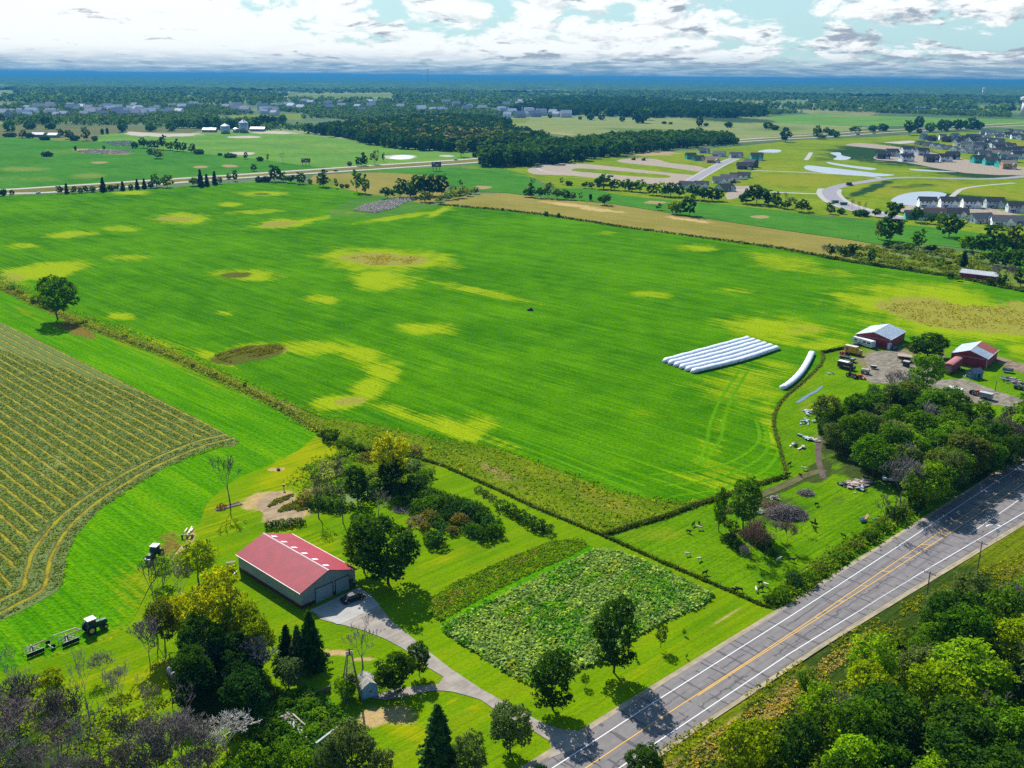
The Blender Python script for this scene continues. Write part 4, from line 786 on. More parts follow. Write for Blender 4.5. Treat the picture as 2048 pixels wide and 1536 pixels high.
# --- shrubs and garden bushes
def bushes(place, group, items): row(place, group, items)
bushes('in the hedge behind the red-roofed barn', 'hedge bushes behind the barn', [('S', 538, 1058, 16, 18, 'dk'), ('S', 552, 1056, 17, 20, 'dk'), ('S', 567, 1054, 17, 20, 'md'), ('S', 582, 1052, 16, 20, 'dk'), ('S', 596, 1050, 16, 20, 'md'), ('S', 606, 1050, 12, 14, 'dk')])
bushes('in the big curved garden bed', 'bushes of the curved garden bed', [('S', 868, 1014, 22, 40, 'md'), ('S', 892, 1018, 24, 40, 'dk'), ('S', 915, 1022, 26, 42, 'dk'), ('S', 940, 1030, 28, 44, 'bl'), ('S', 962, 1042, 28, 44, 'dk'), ('S', 982, 1058, 28, 44, 'bl'), ('S', 990, 1072, 26, 40, 'md'), ('S', 968, 1080, 24, 40, 'dk'), ('S', 945, 1068, 22, 38, 'md'), ('S', 920, 1050, 22, 36, 'br'), ('S', 896, 1040, 20, 34, 'dd'), ('S', 858, 1040, 20, 34, 'br'), ('S', 840, 1020, 22, 36, 'md'), ('S', 822, 1004, 20, 40, 'dk'), ('S', 800, 1012, 20, 34, 'dk'), ('S', 830, 1050, 18, 34, 'pu'), ('S', 905, 1068, 16, 30, 'br'), ('S', 850, 1060, 16, 30, 'br')])
bushes('in the straight bed by the fence', 'bushes of the straight garden bed', [('S', 1004, 1020, 20, 30, 'bl'), ('S', 1022, 1030, 21, 32, 'dk'), ('S', 1040, 1040, 22, 32, 'dk'), ('S', 1058, 1050, 22, 34, 'bl'), ('S', 1076, 1060, 22, 34, 'dk'), ('S', 1094, 1066, 18, 30, 'bl'), ('S', 957, 984, 12, 18, 'gb'), ('S', 970, 992, 12, 20, 'gb'), ('S', 984, 1000, 12, 20, 'gb')])
bushes('near the round bush by the garden lawn', 'round garden bushes', [('S', 873, 1090, 28, 52, 'bl'), ('S', 858, 1086, 20, 30, 'md')])
bushes('in the dark garden corner behind the lawn', 'bushes of the garden corner', [('S', 610, 1006, 18, 40, 'br'), ('S', 634, 1016, 18, 40, 'dd'), ('S', 655, 1018, 18, 36, 'dk'), ('S', 640, 990, 16, 36, 'sg'), ('S', 668, 990, 18, 40, 'sg'), ('S', 690, 975, 18, 40, 'lt'), ('S', 672, 1022, 18, 36, 'dk'), ('S', 690, 1018, 14, 36, 'dd'), ('S', 740, 1000, 24, 50, 'dd'), ('S', 760, 985, 22, 50, 'dd'), ('S', 800, 990, 24, 60, 'dd'), ('S', 830, 976, 22, 52, 'dd'), ('S', 850, 958, 16, 44, 'md'), ('S', 820, 940, 20, 50, 'sg'), ('S', 700, 945, 16, 40, 'lt'), ('S', 735, 920, 14, 36, 'br'), ('S', 830, 905, 14, 40, 'br'), ('S', 660, 880, 20, 50, 'dk'), ('S', 690, 892, 16, 40, 'md'), ('S', 715, 900, 12, 30, 'dk')])
bushes('on the road bank below the pasture', 'bushes on the road bank', [('S', 1588, 1170, 24, 44, 'bl'), ('S', 1612, 1166, 22, 36, 'md'), ('S', 1560, 1198, 22, 36, 'md'), ('S', 1540, 1206, 16, 30, 'dk'), ('S', 1580, 1150, 18, 40, 'lt'), ('S', 1640, 1142, 14, 36, 'ol'), ('S', 1676, 1120, 14, 36, 'md'), ('S', 1710, 1096, 14, 36, 'ol'), ('S', 1740, 1080, 18, 40, 'dk'), ('S', 1790, 1040, 28, 44, 'dk'), ('S', 1830, 1020, 26, 44, 'dk'), ('S', 1870, 990, 26, 50, 'md'), ('S', 1910, 965, 26, 50, 'md'), ('S', 1950, 940, 30, 50, 'lt'), ('S', 1990, 915, 30, 50, 'md'), ('S', 1760, 1062, 16, 30, 'md')])
bushes('under the pasture trees', 'shrubs under the pasture trees', [('S', 1463, 1090, 22, 34, 'dd'), ('S', 1478, 1102, 22, 30, 'dd'), ('S', 1513, 1086, 24, 34, 'dk'), ('S', 1528, 1100, 20, 30, 'dd'), ('S', 1545, 1112, 16, 26, 'dk'), ('S', 1497, 1072, 18, 30, 'ol'), ('S', 1447, 1082, 14, 22, 'md')])
bushes('in the undergrowth by the ruined wall', 'undergrowth bushes by the ruin', [('S', 560, 1530, 40, 60, 'md'), ('S', 530, 1500, 40, 60, 'dk'), ('S', 600, 1545, 44, 60, 'lt'), ('S', 505, 1540, 44, 66, 'lt'), ('S', 640, 1440, 20, 44, 'lt'), ('S', 610, 1420, 20, 44, 'md'), ('S', 660, 1460, 18, 40, 'ol'), ('S', 570, 1420, 22, 40, 'md'), ('S', 545, 1470, 26, 50, 'dk'), ('S', 470, 1560, 40, 60, 'md'), ('S', 625, 1470, 18, 36, 'lt')])
bushes('on the left fence line near the lone tree', 'bushes on the left fence line', [('S', 22, 580, 10, 18, 'ol'), ('S', 40, 588, 9, 16, 'ol'), ('S', 74, 606, 16, 24, 'md'), ('S', 170, 648, 8, 14, 'gb'), ('S', 250, 676, 7, 12, 'gb'), ('S', 300, 700, 7, 12, 'ol'), ('S', 386, 736, 9, 8, 'dd'), ('S', 490, 775, 11, 9, 'dd'), ('S', 430, 752, 6, 14, 'ol')])

# --- woods: individual trees at their own spots
def wood(poly, spacing, hrange, cols, kinds, label, group, seed, wf=.85, skip=None):
    rs = random.Random(seed); P_ = world(poly); xs = [p[0] for p in P_]; ys = [p[1] for p in P_]; n = 0; y = min(ys)
    i = 0; cnt = {}
    while y < max(ys):
        x = min(xs)+(spacing*.5 if i % 2 else 0)
        while x < max(xs):
            a, b = x+rs.uniform(-.3, .3)*spacing, y+rs.uniform(-.3, .3)*spacing
            if inpoly(np.array([a]), np.array([b]), P_)[0]:
                k = rs.choice(kinds); h = rs.uniform(*hrange); c = rs.choice(cols); w = h*wf*rs.uniform(.8, 1.15)
                if k in 'BNF': c = rs.choice(('pu', 'gr', 'pu', 'bk')); w *= .9
                n += 1; cnt[i] = cnt.get(i, 0)+1; q_ = cnt[i]; tree_m(k, a, b, h, w, c, '%s %s tree, %s, %s row from the near side, %s' % (TONE[c], SHAPE[k], 'leftmost' if q_ == 1 else ORD[min(q_, 20)-1]+' from left', ORD[i] if i else 'first', label), group)
            x += spacing
        y += spacing*.87; i += 1
    return n
nw = wood([(1622, 895), (1642, 866), (1690, 850), (1740, 828), (1790, 812), (1830, 814), (1880, 832), (1950, 856), (2048, 862), (2150, 868), (2180, 880), (2060, 920), (1960, 985), (1890, 1012), (1830, 1020), (1790, 985), (1720, 935), (1650, 905)], 7.6, (9, 13.5), ['dk', 'md', 'md', 'gb', 'ol', 'md', 'lt'], 'RRRIRITRRF', 'farmyard wood', 'trees of the farmyard wood', 5)
nw += wood([(1440, 1640), (1560, 1510), (1660, 1450), (1745, 1375), (1800, 1305), (1880, 1262), (1960, 1245), (2100, 1215), (2300, 1300), (2300, 1900), (1440, 1900)], 7.4, (9, 13.5), ['dk', 'md', 'lt', 'yg', 'md', 'dk', 'gb', 'lt'], 'RRIRIRTRBF', 'roadside wood', 'trees of the bottom right wood', 9)
nw += wood([(320, 1345), (400, 1330), (500, 1340), (560, 1380), (545, 1430), (480, 1450), (420, 1440), (350, 1420)], 6.5, (8, 11), ['dd', 'dk', 'dd'], 'RRRF', 'shaded wood', 'trees of the shaded wood', 12)
nw += wood([(-90, 1500), (30, 1440), (120, 1460), (220, 1500), (330, 1490), (420, 1500), (440, 1620), (-90, 1640)], 4.8, (7.5, 11), ['pu'], 'FFBFB', 'corner thicket', 'leafless trees of the bottom left thicket', 14, wf=.95)
row('along the top of the bottom left thicket', 'leafless trees above the thicket', [('B', 28, 1402, 112, 60, 'gr'), ('B', 182, 1452, 140, 70, 'gr'), ('B', 250, 1462, 124, 80, 'gr'), ('B', 305, 1478, 118, 76, 'gr'), ('B', 372, 1470, 106, 70, 'pu'), ('F', 205, 1355, 50, 60, 'pu'), ('B', 60, 1430, 100, 60, 'gr'), ('B', 140, 1480, 110, 70, 'pu'), ('F', 235, 1380, 40, 46, 'gr'), ('B', 345, 1400, 100, 50, 'bk')])

# --- hedge rows and clumps of the middle distance
row('in the hedge between highway and bright field', 'trees of the left highway hedge', [('R', 6, 391, 12, 16, 'dd'), ('R', 24, 389, 9, 10, 'dd'), ('R', 120, 387, 17, 14, 'dd'), ('C', 134, 387, 20, 12, 'dd'), ('R', 148, 387, 15, 14, 'dk'), ('R', 161, 386, 11, 12, 'dk'), ('R', 173, 385, 14, 13, 'dd'), ('R', 186, 384, 12, 12, 'dk'), ('C', 207, 383, 28, 15, 'dd'), ('R', 222, 382, 12, 14, 'dk'), ('R', 234, 381, 14, 12, 'dk'), ('C', 246, 381, 18, 12, 'dd'), ('R', 262, 380, 11, 10, 'dk'), ('C', 275, 378, 20, 12, 'dd'), ('C', 289, 377, 20, 12, 'dd'), ('R', 302, 376, 13, 12, 'dk'), ('R', 313, 374, 28, 22, 'md'), ('R', 335, 374, 28, 26, 'md')])
row('in the second highway hedge, by the bright field', 'trees of the second highway hedge', [('R', 388, 372, 20, 20, 'md'), ('C', 402, 373, 34, 16, 'dd'), ('C', 414, 372, 24, 14, 'dd'), ('C', 430, 369, 26, 14, 'dd'), ('R', 440, 368, 16, 12, 'dk'), ('N', 457, 366, 22, 8, 'bk'), ('R', 471, 362, 22, 13, 'dk'), ('W', 458, 358, 9, 10, 'dd')])
row('in the hedge right of the highway gap', 'trees of the third highway hedge', [('R', 520, 364, 10, 20, 'dd'), ('R', 534, 364, 12, 18, 'dk'), ('R', 549, 363, 36, 27, 'dd'), ('R', 567, 364, 20, 18, 'md'), ('R', 582, 366, 18, 20, 'dk'), ('R', 600, 368, 26, 24, 'dk'), ('W', 620, 368, 10, 10, 'md'), ('T', 647, 374, 38, 22, 'dk'), ('W', 672, 377, 22, 10, 'dk'), ('T', 714, 385, 46, 22, 'md'), ('T', 731, 387, 42, 16, 'md'), ('W', 684, 376, 8, 10, 'yg'), ('W', 694, 376, 8, 10, 'yg')])
row('in the round clump by the brush bay', 'trees of the clump by the brush bay', [('R', 775, 397, 26, 26, 'bl'), ('R', 800, 395, 38, 36, 'bl'), ('R', 820, 396, 32, 30, 'bl'), ('R', 832, 393, 44, 38, 'dk'), ('R', 850, 391, 46, 34, 'dk'), ('R', 866, 391, 46, 34, 'dd'), ('R', 884, 391, 42, 34, 'bl'), ('R', 850, 404, 24, 30, 'gb'), ('W', 921, 372, 14, 10, 'dk')])
row('of the yellow-green scrub right of the round clump', 'yellow-green scrub bushes', [('R', 878, 404, 14, 18, 'yg'), ('R', 894, 400, 18, 18, 'yg'), ('R', 908, 398, 20, 20, 'yg'), ('R', 922, 396, 20, 20, 'ol'), ('R', 936, 392, 18, 18, 'yg'), ('R', 950, 388, 14, 16, 'md'), ('R', 905, 385, 16, 18, 'lt'), ('R', 925, 384, 14, 16, 'yg')])
row('of those on the far side of the highway', 'trees beyond the highway', [('B', 566, 327, 24, 19, 'gr'), ('R', 717, 332, 20, 18, 'dd'), ('T', 728, 331, 28, 14, 'dd'), ('I', 750, 329, 28, 22, 'gb'), ('T', 767, 323, 18, 6, 'dk'), ('T', 922, 314, 32, 22, 'gb'), ('R', 950, 314, 10, 13, 'dk'), ('R', 699, 332, 9, 10, 'dk'), ('R', 507, 342, 14, 15, 'dd'), ('R', 492, 318, 14, 10, 'dd'), ('W', 536, 322, 16, 6, 'dk'), ('R', 520, 322, 8, 14, 'dk'), ('R', 460, 315, 7, 26, 'dd'), ('R', 440, 311, 5, 10, 'dd')])
row('of the clump in the far soybean field', 'trees of the far soybean clump', [('R', 270, 296, 12, 14, 'dd'), ('R', 287, 296, 24, 18, 'dk'), ('R', 303, 297, 18, 18, 'dd'), ('R', 315, 298, 20, 18, 'dk'), ('T', 327, 299, 30, 14, 'dd'), ('R', 341, 300, 18, 18, 'dk'), ('T', 355, 302, 26, 14, 'dd'), ('R', 367, 303, 18, 16, 'dd'), ('R', 384, 305, 18, 16, 'dk'), ('R', 398, 308, 9, 20, 'dd'), ('R', 300, 309, 12, 12, 'gb'), ('R', 315, 317, 19, 24, 'gb'), ('W', 151, 301, 9, 5, 'dk'), ('W', 208, 299, 7, 6, 'dk'), ('W', 95, 313, 9, 22, 'dk')])
row('of those around the far sheds at the left', 'trees by the far left sheds', [('R', 20, 274, 8, 24, 'dd'), ('R', 46, 276, 16, 16, 'dd'), ('R', 60, 276, 10, 16, 'dd'), ('R', 90, 280, 8, 20, 'dd'), ('R', 122, 274, 18, 14, 'dd'), ('R', 138, 278, 20, 18, 'dd'), ('R', 150, 281, 10, 20, 'dk'), ('R', 172, 281, 30, 18, 'gb'), ('R', 190, 282, 10, 12, 'dk'), ('W', 205, 269, 12, 6, 'dk'), ('W', 215, 268, 12, 5, 'dk'), ('R', 246, 264, 26, 20, 'gb'), ('R', 302, 262, 14, 22, 'sg'), ('R', 342, 262, 16, 20, 'gb'), ('R', 102, 258, 12, 22, 'gb'), ('R', 60, 258, 14, 24, 'md'), ('R', 20, 262, 20, 24, 'gb')])
row('between green strip and ripe field', 'trees on the ripe field border', [('R', 1056, 394, 20, 20, 'dk'), ('N', 1064, 394, 38, 16, 'gb'), ('T', 1062, 394, 30, 16, 'dk'), ('R', 1081, 396, 24, 20, 'dk'), ('T', 1096, 396, 32, 16, 'gb'), ('B', 1108, 397, 34, 20, 'gr'), ('R', 1115, 398, 24, 20, 'gb'), ('R', 1130, 399, 22, 20, 'dk'), ('R', 1144, 400, 16, 18, 'gb'), ('W', 1161, 400, 18, 9, 'gb'), ('W', 1181, 401, 13, 6, 'dk'), ('R', 1209, 410, 24, 28, 'dk'), ('W', 1318, 420, 15, 13, 'dk'), ('R', 1345, 428, 30, 22, 'yg'), ('R', 1360, 429, 28, 26, 'md'), ('R', 1379, 431, 46, 34, 'dk')])
row('in the hedge before the graded loop', 'trees of the hedge before the loop', [('R', 1170, 376, 14, 14, 'dk'), ('R', 1182, 377, 14, 14, 'dd'), ('W', 1123, 369, 16, 8, 'dk'), ('R', 1138, 371, 9, 14, 'dk'), ('R', 1207, 378, 32, 38, 'dk'), ('R', 1229, 380, 24, 22, 'dk'), ('R', 1250, 381, 26, 24, 'md'), ('R', 1264, 383, 22, 22, 'dk'), ('R', 1280, 384, 28, 26, 'md'), ('R', 1306, 390, 26, 26, 'dk'), ('R', 1324, 392, 28, 26, 'lt'), ('R', 1341, 393, 32, 30, 'dk'), ('R', 1358, 393, 28, 24, 'dk'), ('R', 1390, 399, 34, 32, 'dk'), ('R', 1408, 401, 30, 28, 'dk'), ('R', 1424, 402, 30, 28, 'dd'), ('R', 1438, 402, 24, 22, 'dk')])
row('in the clump behind the last houses of the new street', 'trees of the clump by the new street', [('R', 1492, 407, 26, 30, 'dd'), ('R', 1514, 408, 44, 48, 'dk'), ('R', 1536, 411, 24, 24, 'dd'), ('R', 1553, 414, 30, 24, 'dk'), ('N', 1568, 415, 32, 14, 'bk'), ('R', 1572, 418, 18, 22, 'dk'), ('F', 1585, 420, 26, 22, 'gb'), ('R', 1603, 424, 28, 26, 'dk'), ('R', 1616, 423, 14, 16, 'ol'), ('R', 1661, 428, 24, 22, 'gb'), ('R', 1682, 428, 12, 16, 'dk'), ('N', 1704, 428, 30, 10, 'bk'), ('N', 1716, 430, 28, 10, 'bk'), ('N', 1730, 432, 28, 10, 'bk'), ('R', 1721, 432, 12, 30, 'dk'), ('R', 1752, 434, 20, 18, 'dk'), ('R', 1783, 438, 38, 28, 'dk'), ('R', 1795, 424, 20, 24, 'dd')])
row('near the lower row of new houses', 'trees near the lower new houses', [('T', 1756, 478, 36, 16, 'gb'), ('T', 1779, 482, 64, 44, 'dk'), ('R', 1831, 444, 36, 28, 'dk'), ('R', 1880, 452, 30, 24, 'md'), ('R', 1898, 474, 52, 48, 'dk'), ('W', 1929, 451, 15, 14, 'ol'), ('R', 1864, 448, 22, 20, 'dk'), ('R', 1992, 458, 10, 40, 'dk')])
row('around the meadow beside the small red shed', 'trees around the red shed meadow', [('F', 1648, 514, 26, 16, 'gr'), ('T', 1659, 515, 28, 14, 'dk'), ('F', 1672, 512, 24, 18, 'pu'), ('R', 1684, 511, 20, 20, 'bl'), ('R', 1697, 510, 23, 20, 'dd'), ('R', 1707, 509, 24, 18, 'dd'), ('T', 1742, 529, 32, 18, 'dk'), ('W', 1722, 527, 9, 9, 'dk'), ('R', 1820, 542, 10, 13, 'dd'), ('W', 1878, 538, 26, 16, 'md'), ('R', 1896, 532, 12, 14, 'dk'), ('C', 1926, 532, 30, 22, 'dk'), ('T', 1837, 500, 44, 26, 'md'), ('R', 1818, 500, 16, 24, 'md'), ('R', 1862, 504, 16, 24, 'dd'), ('R', 1780, 494, 12, 30, 'dd'), ('R', 1795, 500, 14, 30, 'gb'), ('N', 1713, 486, 18, 6, 'gr')])
row('of the grove above the small red shed', 'trees of the grove above the red shed', [('R', 1930, 500, 34, 30, 'lt'), ('R', 1945, 506, 40, 36, 'md'), ('T', 1968, 508, 58, 34, 'dk'), ('R', 1990, 508, 52, 36, 'dk'), ('R', 2008, 506, 44, 34, 'md'), ('R', 2028, 506, 56, 44, 'ol'), ('R', 2050, 508, 58, 44, 'yg'), ('R', 1985, 530, 34, 34, 'dk'), ('R', 2010, 534, 40, 36, 'dk'), ('R', 2038, 540, 46, 40, 'dk'), ('F', 1990, 562, 34, 34, 'pu'), ('R', 2002, 572, 26, 24, 'dk'), ('F', 2020, 570, 44, 34, 'pu'), ('R', 2040, 574, 40, 34, 'dk'), ('R', 1960, 524, 22, 26, 'yg'), ('R', 1915, 516, 12, 24, 'yg'), ('R', 1980, 570, 16, 14, 'dk'), ('R', 1900, 556, 12, 20, 'dk'), ('R', 1915, 562, 12, 14, 'md'), ('R', 2060, 545, 40, 40, 'md')])
row('of the two small bushes on the field border', 'bushes on the field border', [('S', 1092, 432, 9, 10, 'dd'), ('S', 1117, 435, 9, 7, 'dd'), ('S', 1005, 421, 5, 4, 'dk')])
row('of those along the far highway at the right', 'trees along the far right highway', [('R', 1571, 284, 28, 26, 'dd'), ('R', 1634, 276, 28, 18, 'gb'), ('R', 1640, 279, 14, 22, 'gb'), ('R', 1652, 269, 16, 14, 'dk'), ('R', 1663, 271, 12, 16, 'dk'), ('W', 1672, 275, 12, 14, 'gb'), ('R', 1711, 265, 14, 24, 'dk'), ('R', 1745, 263, 12, 18, 'gb'), ('R', 1765, 262, 14, 22, 'gb'), ('R', 1535, 258, 14, 18, 'dk'), ('R', 1550, 260, 9, 16, 'dk'), ('R', 1571, 262, 7, 12, 'dk'), ('R', 1818, 270, 32, 26, 'dk'), ('T', 1837, 257, 24, 18, 'dd'), ('R', 1860, 264, 18, 22, 'gb'), ('R', 1888, 262, 22, 28, 'dk'), ('R', 1914, 260, 20, 22, 'dk'), ('W', 1838, 267, 10, 11, 'dk'), ('R', 1941, 258, 22, 30, 'dk'), ('R', 1958, 258, 14, 18, 'dk')])
row('standing in the pale far fields', 'trees in the pale far fields', [('R', 1181, 240, 13, 16, 'bl'), ('R', 1203, 240, 13, 14, 'dk'), ('R', 1244, 243, 10, 12, 'gb'), ('R', 1280, 246, 26, 30, 'dd'), ('R', 1290, 240, 22, 22, 'gb'), ('R', 1328, 248, 5, 10, 'dd'), ('R', 1341, 249, 5, 8, 'dd'), ('R', 1399, 252, 17, 14, 'dk'), ('R', 1412, 252, 6, 10, 'dd'), ('R', 1457, 255, 11, 16, 'dk'), ('R', 1223, 233, 10, 12, 'gb'), ('R', 1160, 239, 6, 8, 'dd'), ('R', 1100, 236, 8, 10, 'gb')])

# --- the long wood band, its front trees one by one, the mass behind as one
def band(pts, n, hr, cols, place, group, seed, dy=2.2):
    rs = random.Random(seed); L = sum(math.dist(a, b) for a, b in zip(pts[:-1], pts[1:])); acc = 0; j = 0
    for a, b in zip(pts[:-1], pts[1:]):
        q = math.dist(a, b); m = max(1, round(n*q/L))
        for i in range(m):
            f = (i+rs.uniform(.2, .8))/m; x, y = at(a[0]+(b[0]-a[0])*f, a[1]+(b[1]-a[1])*f+rs.uniform(-dy, 0)); h = rs.uniform(*hr); c = rs.choice(cols); k = rs.choice('RRRRT')
            SMALLFAR.append((x, y, h, h*rs.uniform(.75, 1.1), c))
band([(715, 284), (760, 292), (800, 298), (880, 303), (950, 304), (1010, 308)], 34, (13, 19), ['dd', 'dk', 'dd', 'bl'], 'at the front of the long dark wood beyond the highway', 'front trees of the long dark wood', 2)
band([(965, 335), (1010, 334), (1060, 332), (1130, 326), (1190, 318), (1260, 309)], 30, (13, 21), ['dk', 'bl', 'dd', 'gb', 'dk'], 'in the creek wood before the graded loop', 'front trees of the creek wood', 3, 4)
band([(1260, 308), (1340, 300), (1420, 294), (1476, 290)], 22, (10, 15), ['dk', 'dd', 'bl'], 'at the thin end of the creek wood', 'trees at the thin end of the creek wood', 4, 4)
band([(1060, 322), (1160, 308), (1230, 292), (1300, 282), (1400, 278)], 30, (12, 17), ['dk', 'bl', 'dd', 'gb'], 'in the second row of the creek wood', 'second row of the creek wood', 6, 6)
band([(0, 248), (60, 250), (110, 254)], 9, (12, 18), ['gb', 'dk', 'bl'], 'in the loose grove at the far left', 'trees of the far left grove', 7, 6)
band([(350, 256), (400, 258), (440, 260), (520, 258), (570, 252)], 18, (16, 24), ['dk', 'bl', 'gb'], 'behind the grain bins', 'trees behind the grain bins', 8, 3)
band([(610, 268), (660, 272), (710, 278)], 9, (14, 20), ['bl', 'dk'], 'at the left end of the long dark wood', 'trees left of the long dark wood', 10, 3)

# --- distant woods as masses
def mass(name, spots, cols, leaves, size, label, seed, hr=(10, 17)):
    rs = np.random.RandomState(seed); X_, Y_ = spots; n = len(X_); h = rs.uniform(hr[0], hr[1], n); w = h*rs.uniform(.8, 1.2, n)
    D = rs.normal(0, 1, (n, leaves, 3)); D /= np.linalg.norm(D, axis=2)[:, :, None]; rad = rs.uniform(.75, 1.05, (n, leaves, 1))
    P_ = D*rad*np.stack([w*.5, w*.5, h*.46], 1)[:, None, :]; P_[:, :, 2] += (h*.52)[:, None]; P_[:, :, 0] += X_[:, None]; P_[:, :, 1] += Y_[:, None]
    P_ = P_.reshape(-1, 3); N = D.reshape(-1, 3)+(0, 0, .4); s = np.repeat(h*size, leaves)
    A = N+rs.normal(0, .5, N.shape); A /= np.linalg.norm(A, axis=1)[:, None]; U = np.cross(A, rs.normal(0, 1, A.shape)); U /= np.linalg.norm(U, axis=1)[:, None]; Wv = np.cross(A, U); s = (s*rs.uniform(.6, 1.3, len(s)))[:, None]*.5
    V = np.stack([P_-U*s-Wv*s*.6, P_+U*s*.8-Wv*s, P_+U*s+Wv*s*.7, P_-U*s*.7+Wv*s], 1).reshape(-1, 3)
    cv = rs.uniform(0, .7, n); v = np.clip(np.repeat(cv, leaves)+rs.uniform(0, .3, n*leaves), 0, 1)
    o = link(name, mesh_np(name, V, np.arange(len(V)), [LEAF], fattr=v)); o.color = (*CC[cols], 1); return props(o, label, 'woodland', None, 'stuff')
def lonemass(items, leaves, seed):
    rs = np.random.RandomState(seed); V = []; v = []
    for (x, y, h, w, c) in items:
        D = rs.normal(0, 1, (leaves, 3)); D /= np.linalg.norm(D, axis=1)[:, None]; P_ = D*rs.uniform(.7, 1.05, (leaves, 1))*(w*.5, w*.5, h*.48)+(x, y, h*.52); q, _, u = leafquads(P_, D+(0, 0, .4), max(h, w)*.19, rs); V.append(q); v.append(u*.5+rs.uniform(0, .5)+(-.3 if c in ('dd', 'dk') else .1))
    V = np.concatenate(V); o = link('far_trees', mesh_np('far_trees', V, np.arange(len(V)), [LEAF], fattr=np.clip(np.concatenate(v), 0, 1))); o.color = (*CC['bl'], 1)
    return props(o, 'small far trees along hedges, creek and field edges beyond the highway', 'trees', None, 'stuff')
def fill(poly, spacing, seed):
    rs = np.random.RandomState(seed); P_ = np.array(world(poly)); x0, y0 = P_.min(0); x1, y1 = P_.max(0); n = int((x1-x0)*(y1-y0)/spacing**2)
    X_ = rs.uniform(x0, x1, n); Y_ = rs.uniform(y0, y1, n); m = inpoly(X_, Y_, P_.tolist()); return X_[m], Y_[m]
mass('woodland', fill([(712, 281), (760, 288), (880, 300), (1010, 305), (1100, 300), (1090, 280), (1010, 262), (1020, 248), (940, 240), (860, 238), (760, 248), (640, 262), (640, 270)], 13, 1), 'dd', 60, .22, 'long dark wood stretching beyond the highway', 1, (12, 18))
mass('woodland', fill([(730, 284), (860, 298), (1010, 303), (1090, 296), (1010, 264), (900, 244), (760, 252), (660, 264)], 34, 21), 'ol', 60, .22, 'lighter tree tops among the long dark wood', 21, (14, 19))
mass('woodland', fill([(800, 286), (940, 296), (1000, 290), (960, 270), (840, 272)], 26, 22), 'pu', 60, .2, 'purplish bare tree tops among the long dark wood', 22, (14, 18))
mass('woodland', fill([(970, 330), (1060, 328), (1190, 312), (1270, 300), (1470, 286), (1440, 278), (1340, 276), (1240, 280), (1160, 290), (1080, 296), (1000, 304), (965, 318)], 10, 2), 'dk', 60, .22, 'creek wood behind the graded loop of new streets', 2, (10, 18))
mass('woodland', fill([(1024, 224), (1150, 231), (1300, 236), (1500, 236), (1530, 232), (1520, 222), (1400, 212), (1280, 202), (1150, 200), (1080, 206)], 20, 3), 'dd', 40, .3, 'dark far wood behind the pale fields', 3, (16, 24))
lonemass(SMALLFAR, 150, 4)
def sector(n, r0, r1, seed, cover, cell):
    rs = np.random.RandomState(seed); r = np.sqrt(rs.uniform(r0*r0, r1*r1, n)); a = rs.uniform(-.52, .52, n); X_ = r*np.sin(a); Y_ = r*np.cos(a)
    g = np.sin(X_/cell+1.3)*np.sin(Y_/(cell*2.1)+.4)+.6*np.sin(X_/(cell*.43)+Y_/(cell*.9))+.5*np.sin(Y_/(cell*.7)+2.0)
    m = g > cover; X_, Y_ = X_[m], Y_[m]; u, v = topix(X_, Y_); keep = np.ones(len(X_), bool)
    for pl in ([(940, 246), (1010, 232), (1024, 232), (1160, 232), (1540, 231), (1640, 222), (2100, 238), (2100, 270), (1400, 300), (1000, 300)], [(-100, 252), (150, 250), (440, 258), (620, 262), (720, 280), (1000, 300), (1100, 400), (-200, 420)], [(430, 231), (600, 228), (610, 242), (440, 242)], [(560, 188), (780, 186), (790, 194), (600, 197)], [(1950, 208), (2048, 209), (2048, 218), (1950, 218)], [(1690, 188), (1800, 189), (1790, 197), (1700, 197)], [(150, 252), (260, 250), (330, 256), (260, 262)], [(2020, 222), (2070, 222), (2070, 245), (2020, 245)], [(1540, 236), (2160, 240), (2160, 430), (1380, 430), (1380, 290)]):
        keep &= ~inpoly(u, v, pl)
    return X_[keep], Y_[keep]
mass('woodland', sector(20000, 1750, 3600, 1, -.60, 140), 'su', 30, .30, 'leafy suburb trees spreading beyond the fields', 5, (7, 13))
mass('woodland', sector(12000, 3600, 7500, 2, -.45, 300), 'su', 14, .5, 'distant woodland in the blue haze', 6, (12, 22))
# canopy of the farthest woods: a lumpy sheet
def canopy(name, r0, r1, nr, na, seed, amp):
    rs = np.random.RandomState(seed); r = r0*(r1/r0)**np.linspace(0, 1, nr); a = np.linspace(-.56, .56, na); Rg, Ag = np.meshgrid(r, a, indexing='ij'); X_ = Rg*np.sin(Ag); Y_ = Rg*np.cos(Ag)
    H = rs.uniform(.3, 1, Rg.shape)*amp; g = np.sin(X_/700+1)*np.sin(Y_/1500)+.6*np.sin(X_/260+Y_/900)+.5*np.sin(Y_/800+2)
    Z = np.where(g > -.75, H, -3.0)+np.clip((Rg-14000)/16000, 0, 1)*35*(1+.5*np.sin(Ag*17+1)); idx = np.arange(Z.size).reshape(Z.shape)
    F = np.stack([idx[:-1, :-1], idx[1:, :-1], idx[1:, 1:], idx[:-1, 1:]], -1).reshape(-1, 4)
    m, k = newmat('canopy'); pos = k.node('ShaderNodeNewGeometry').outputs['Position']; n = k.noise(pos, .006, 5, .7)
    finish(k, k.mix(k.sm(n, .35, .65), (.03, .07, .02), (.08, .15, .05)), .95, None, 0.0)
    return props(link(name, mesh_np(name, np.stack([X_, Y_, Z], -1).reshape(-1, 3), F, [m])), 'farthest woods reaching the horizon', 'woodland', None, 'stuff')
canopy('far_woodland', 6800, 34000, 170, 420, 3, 22)

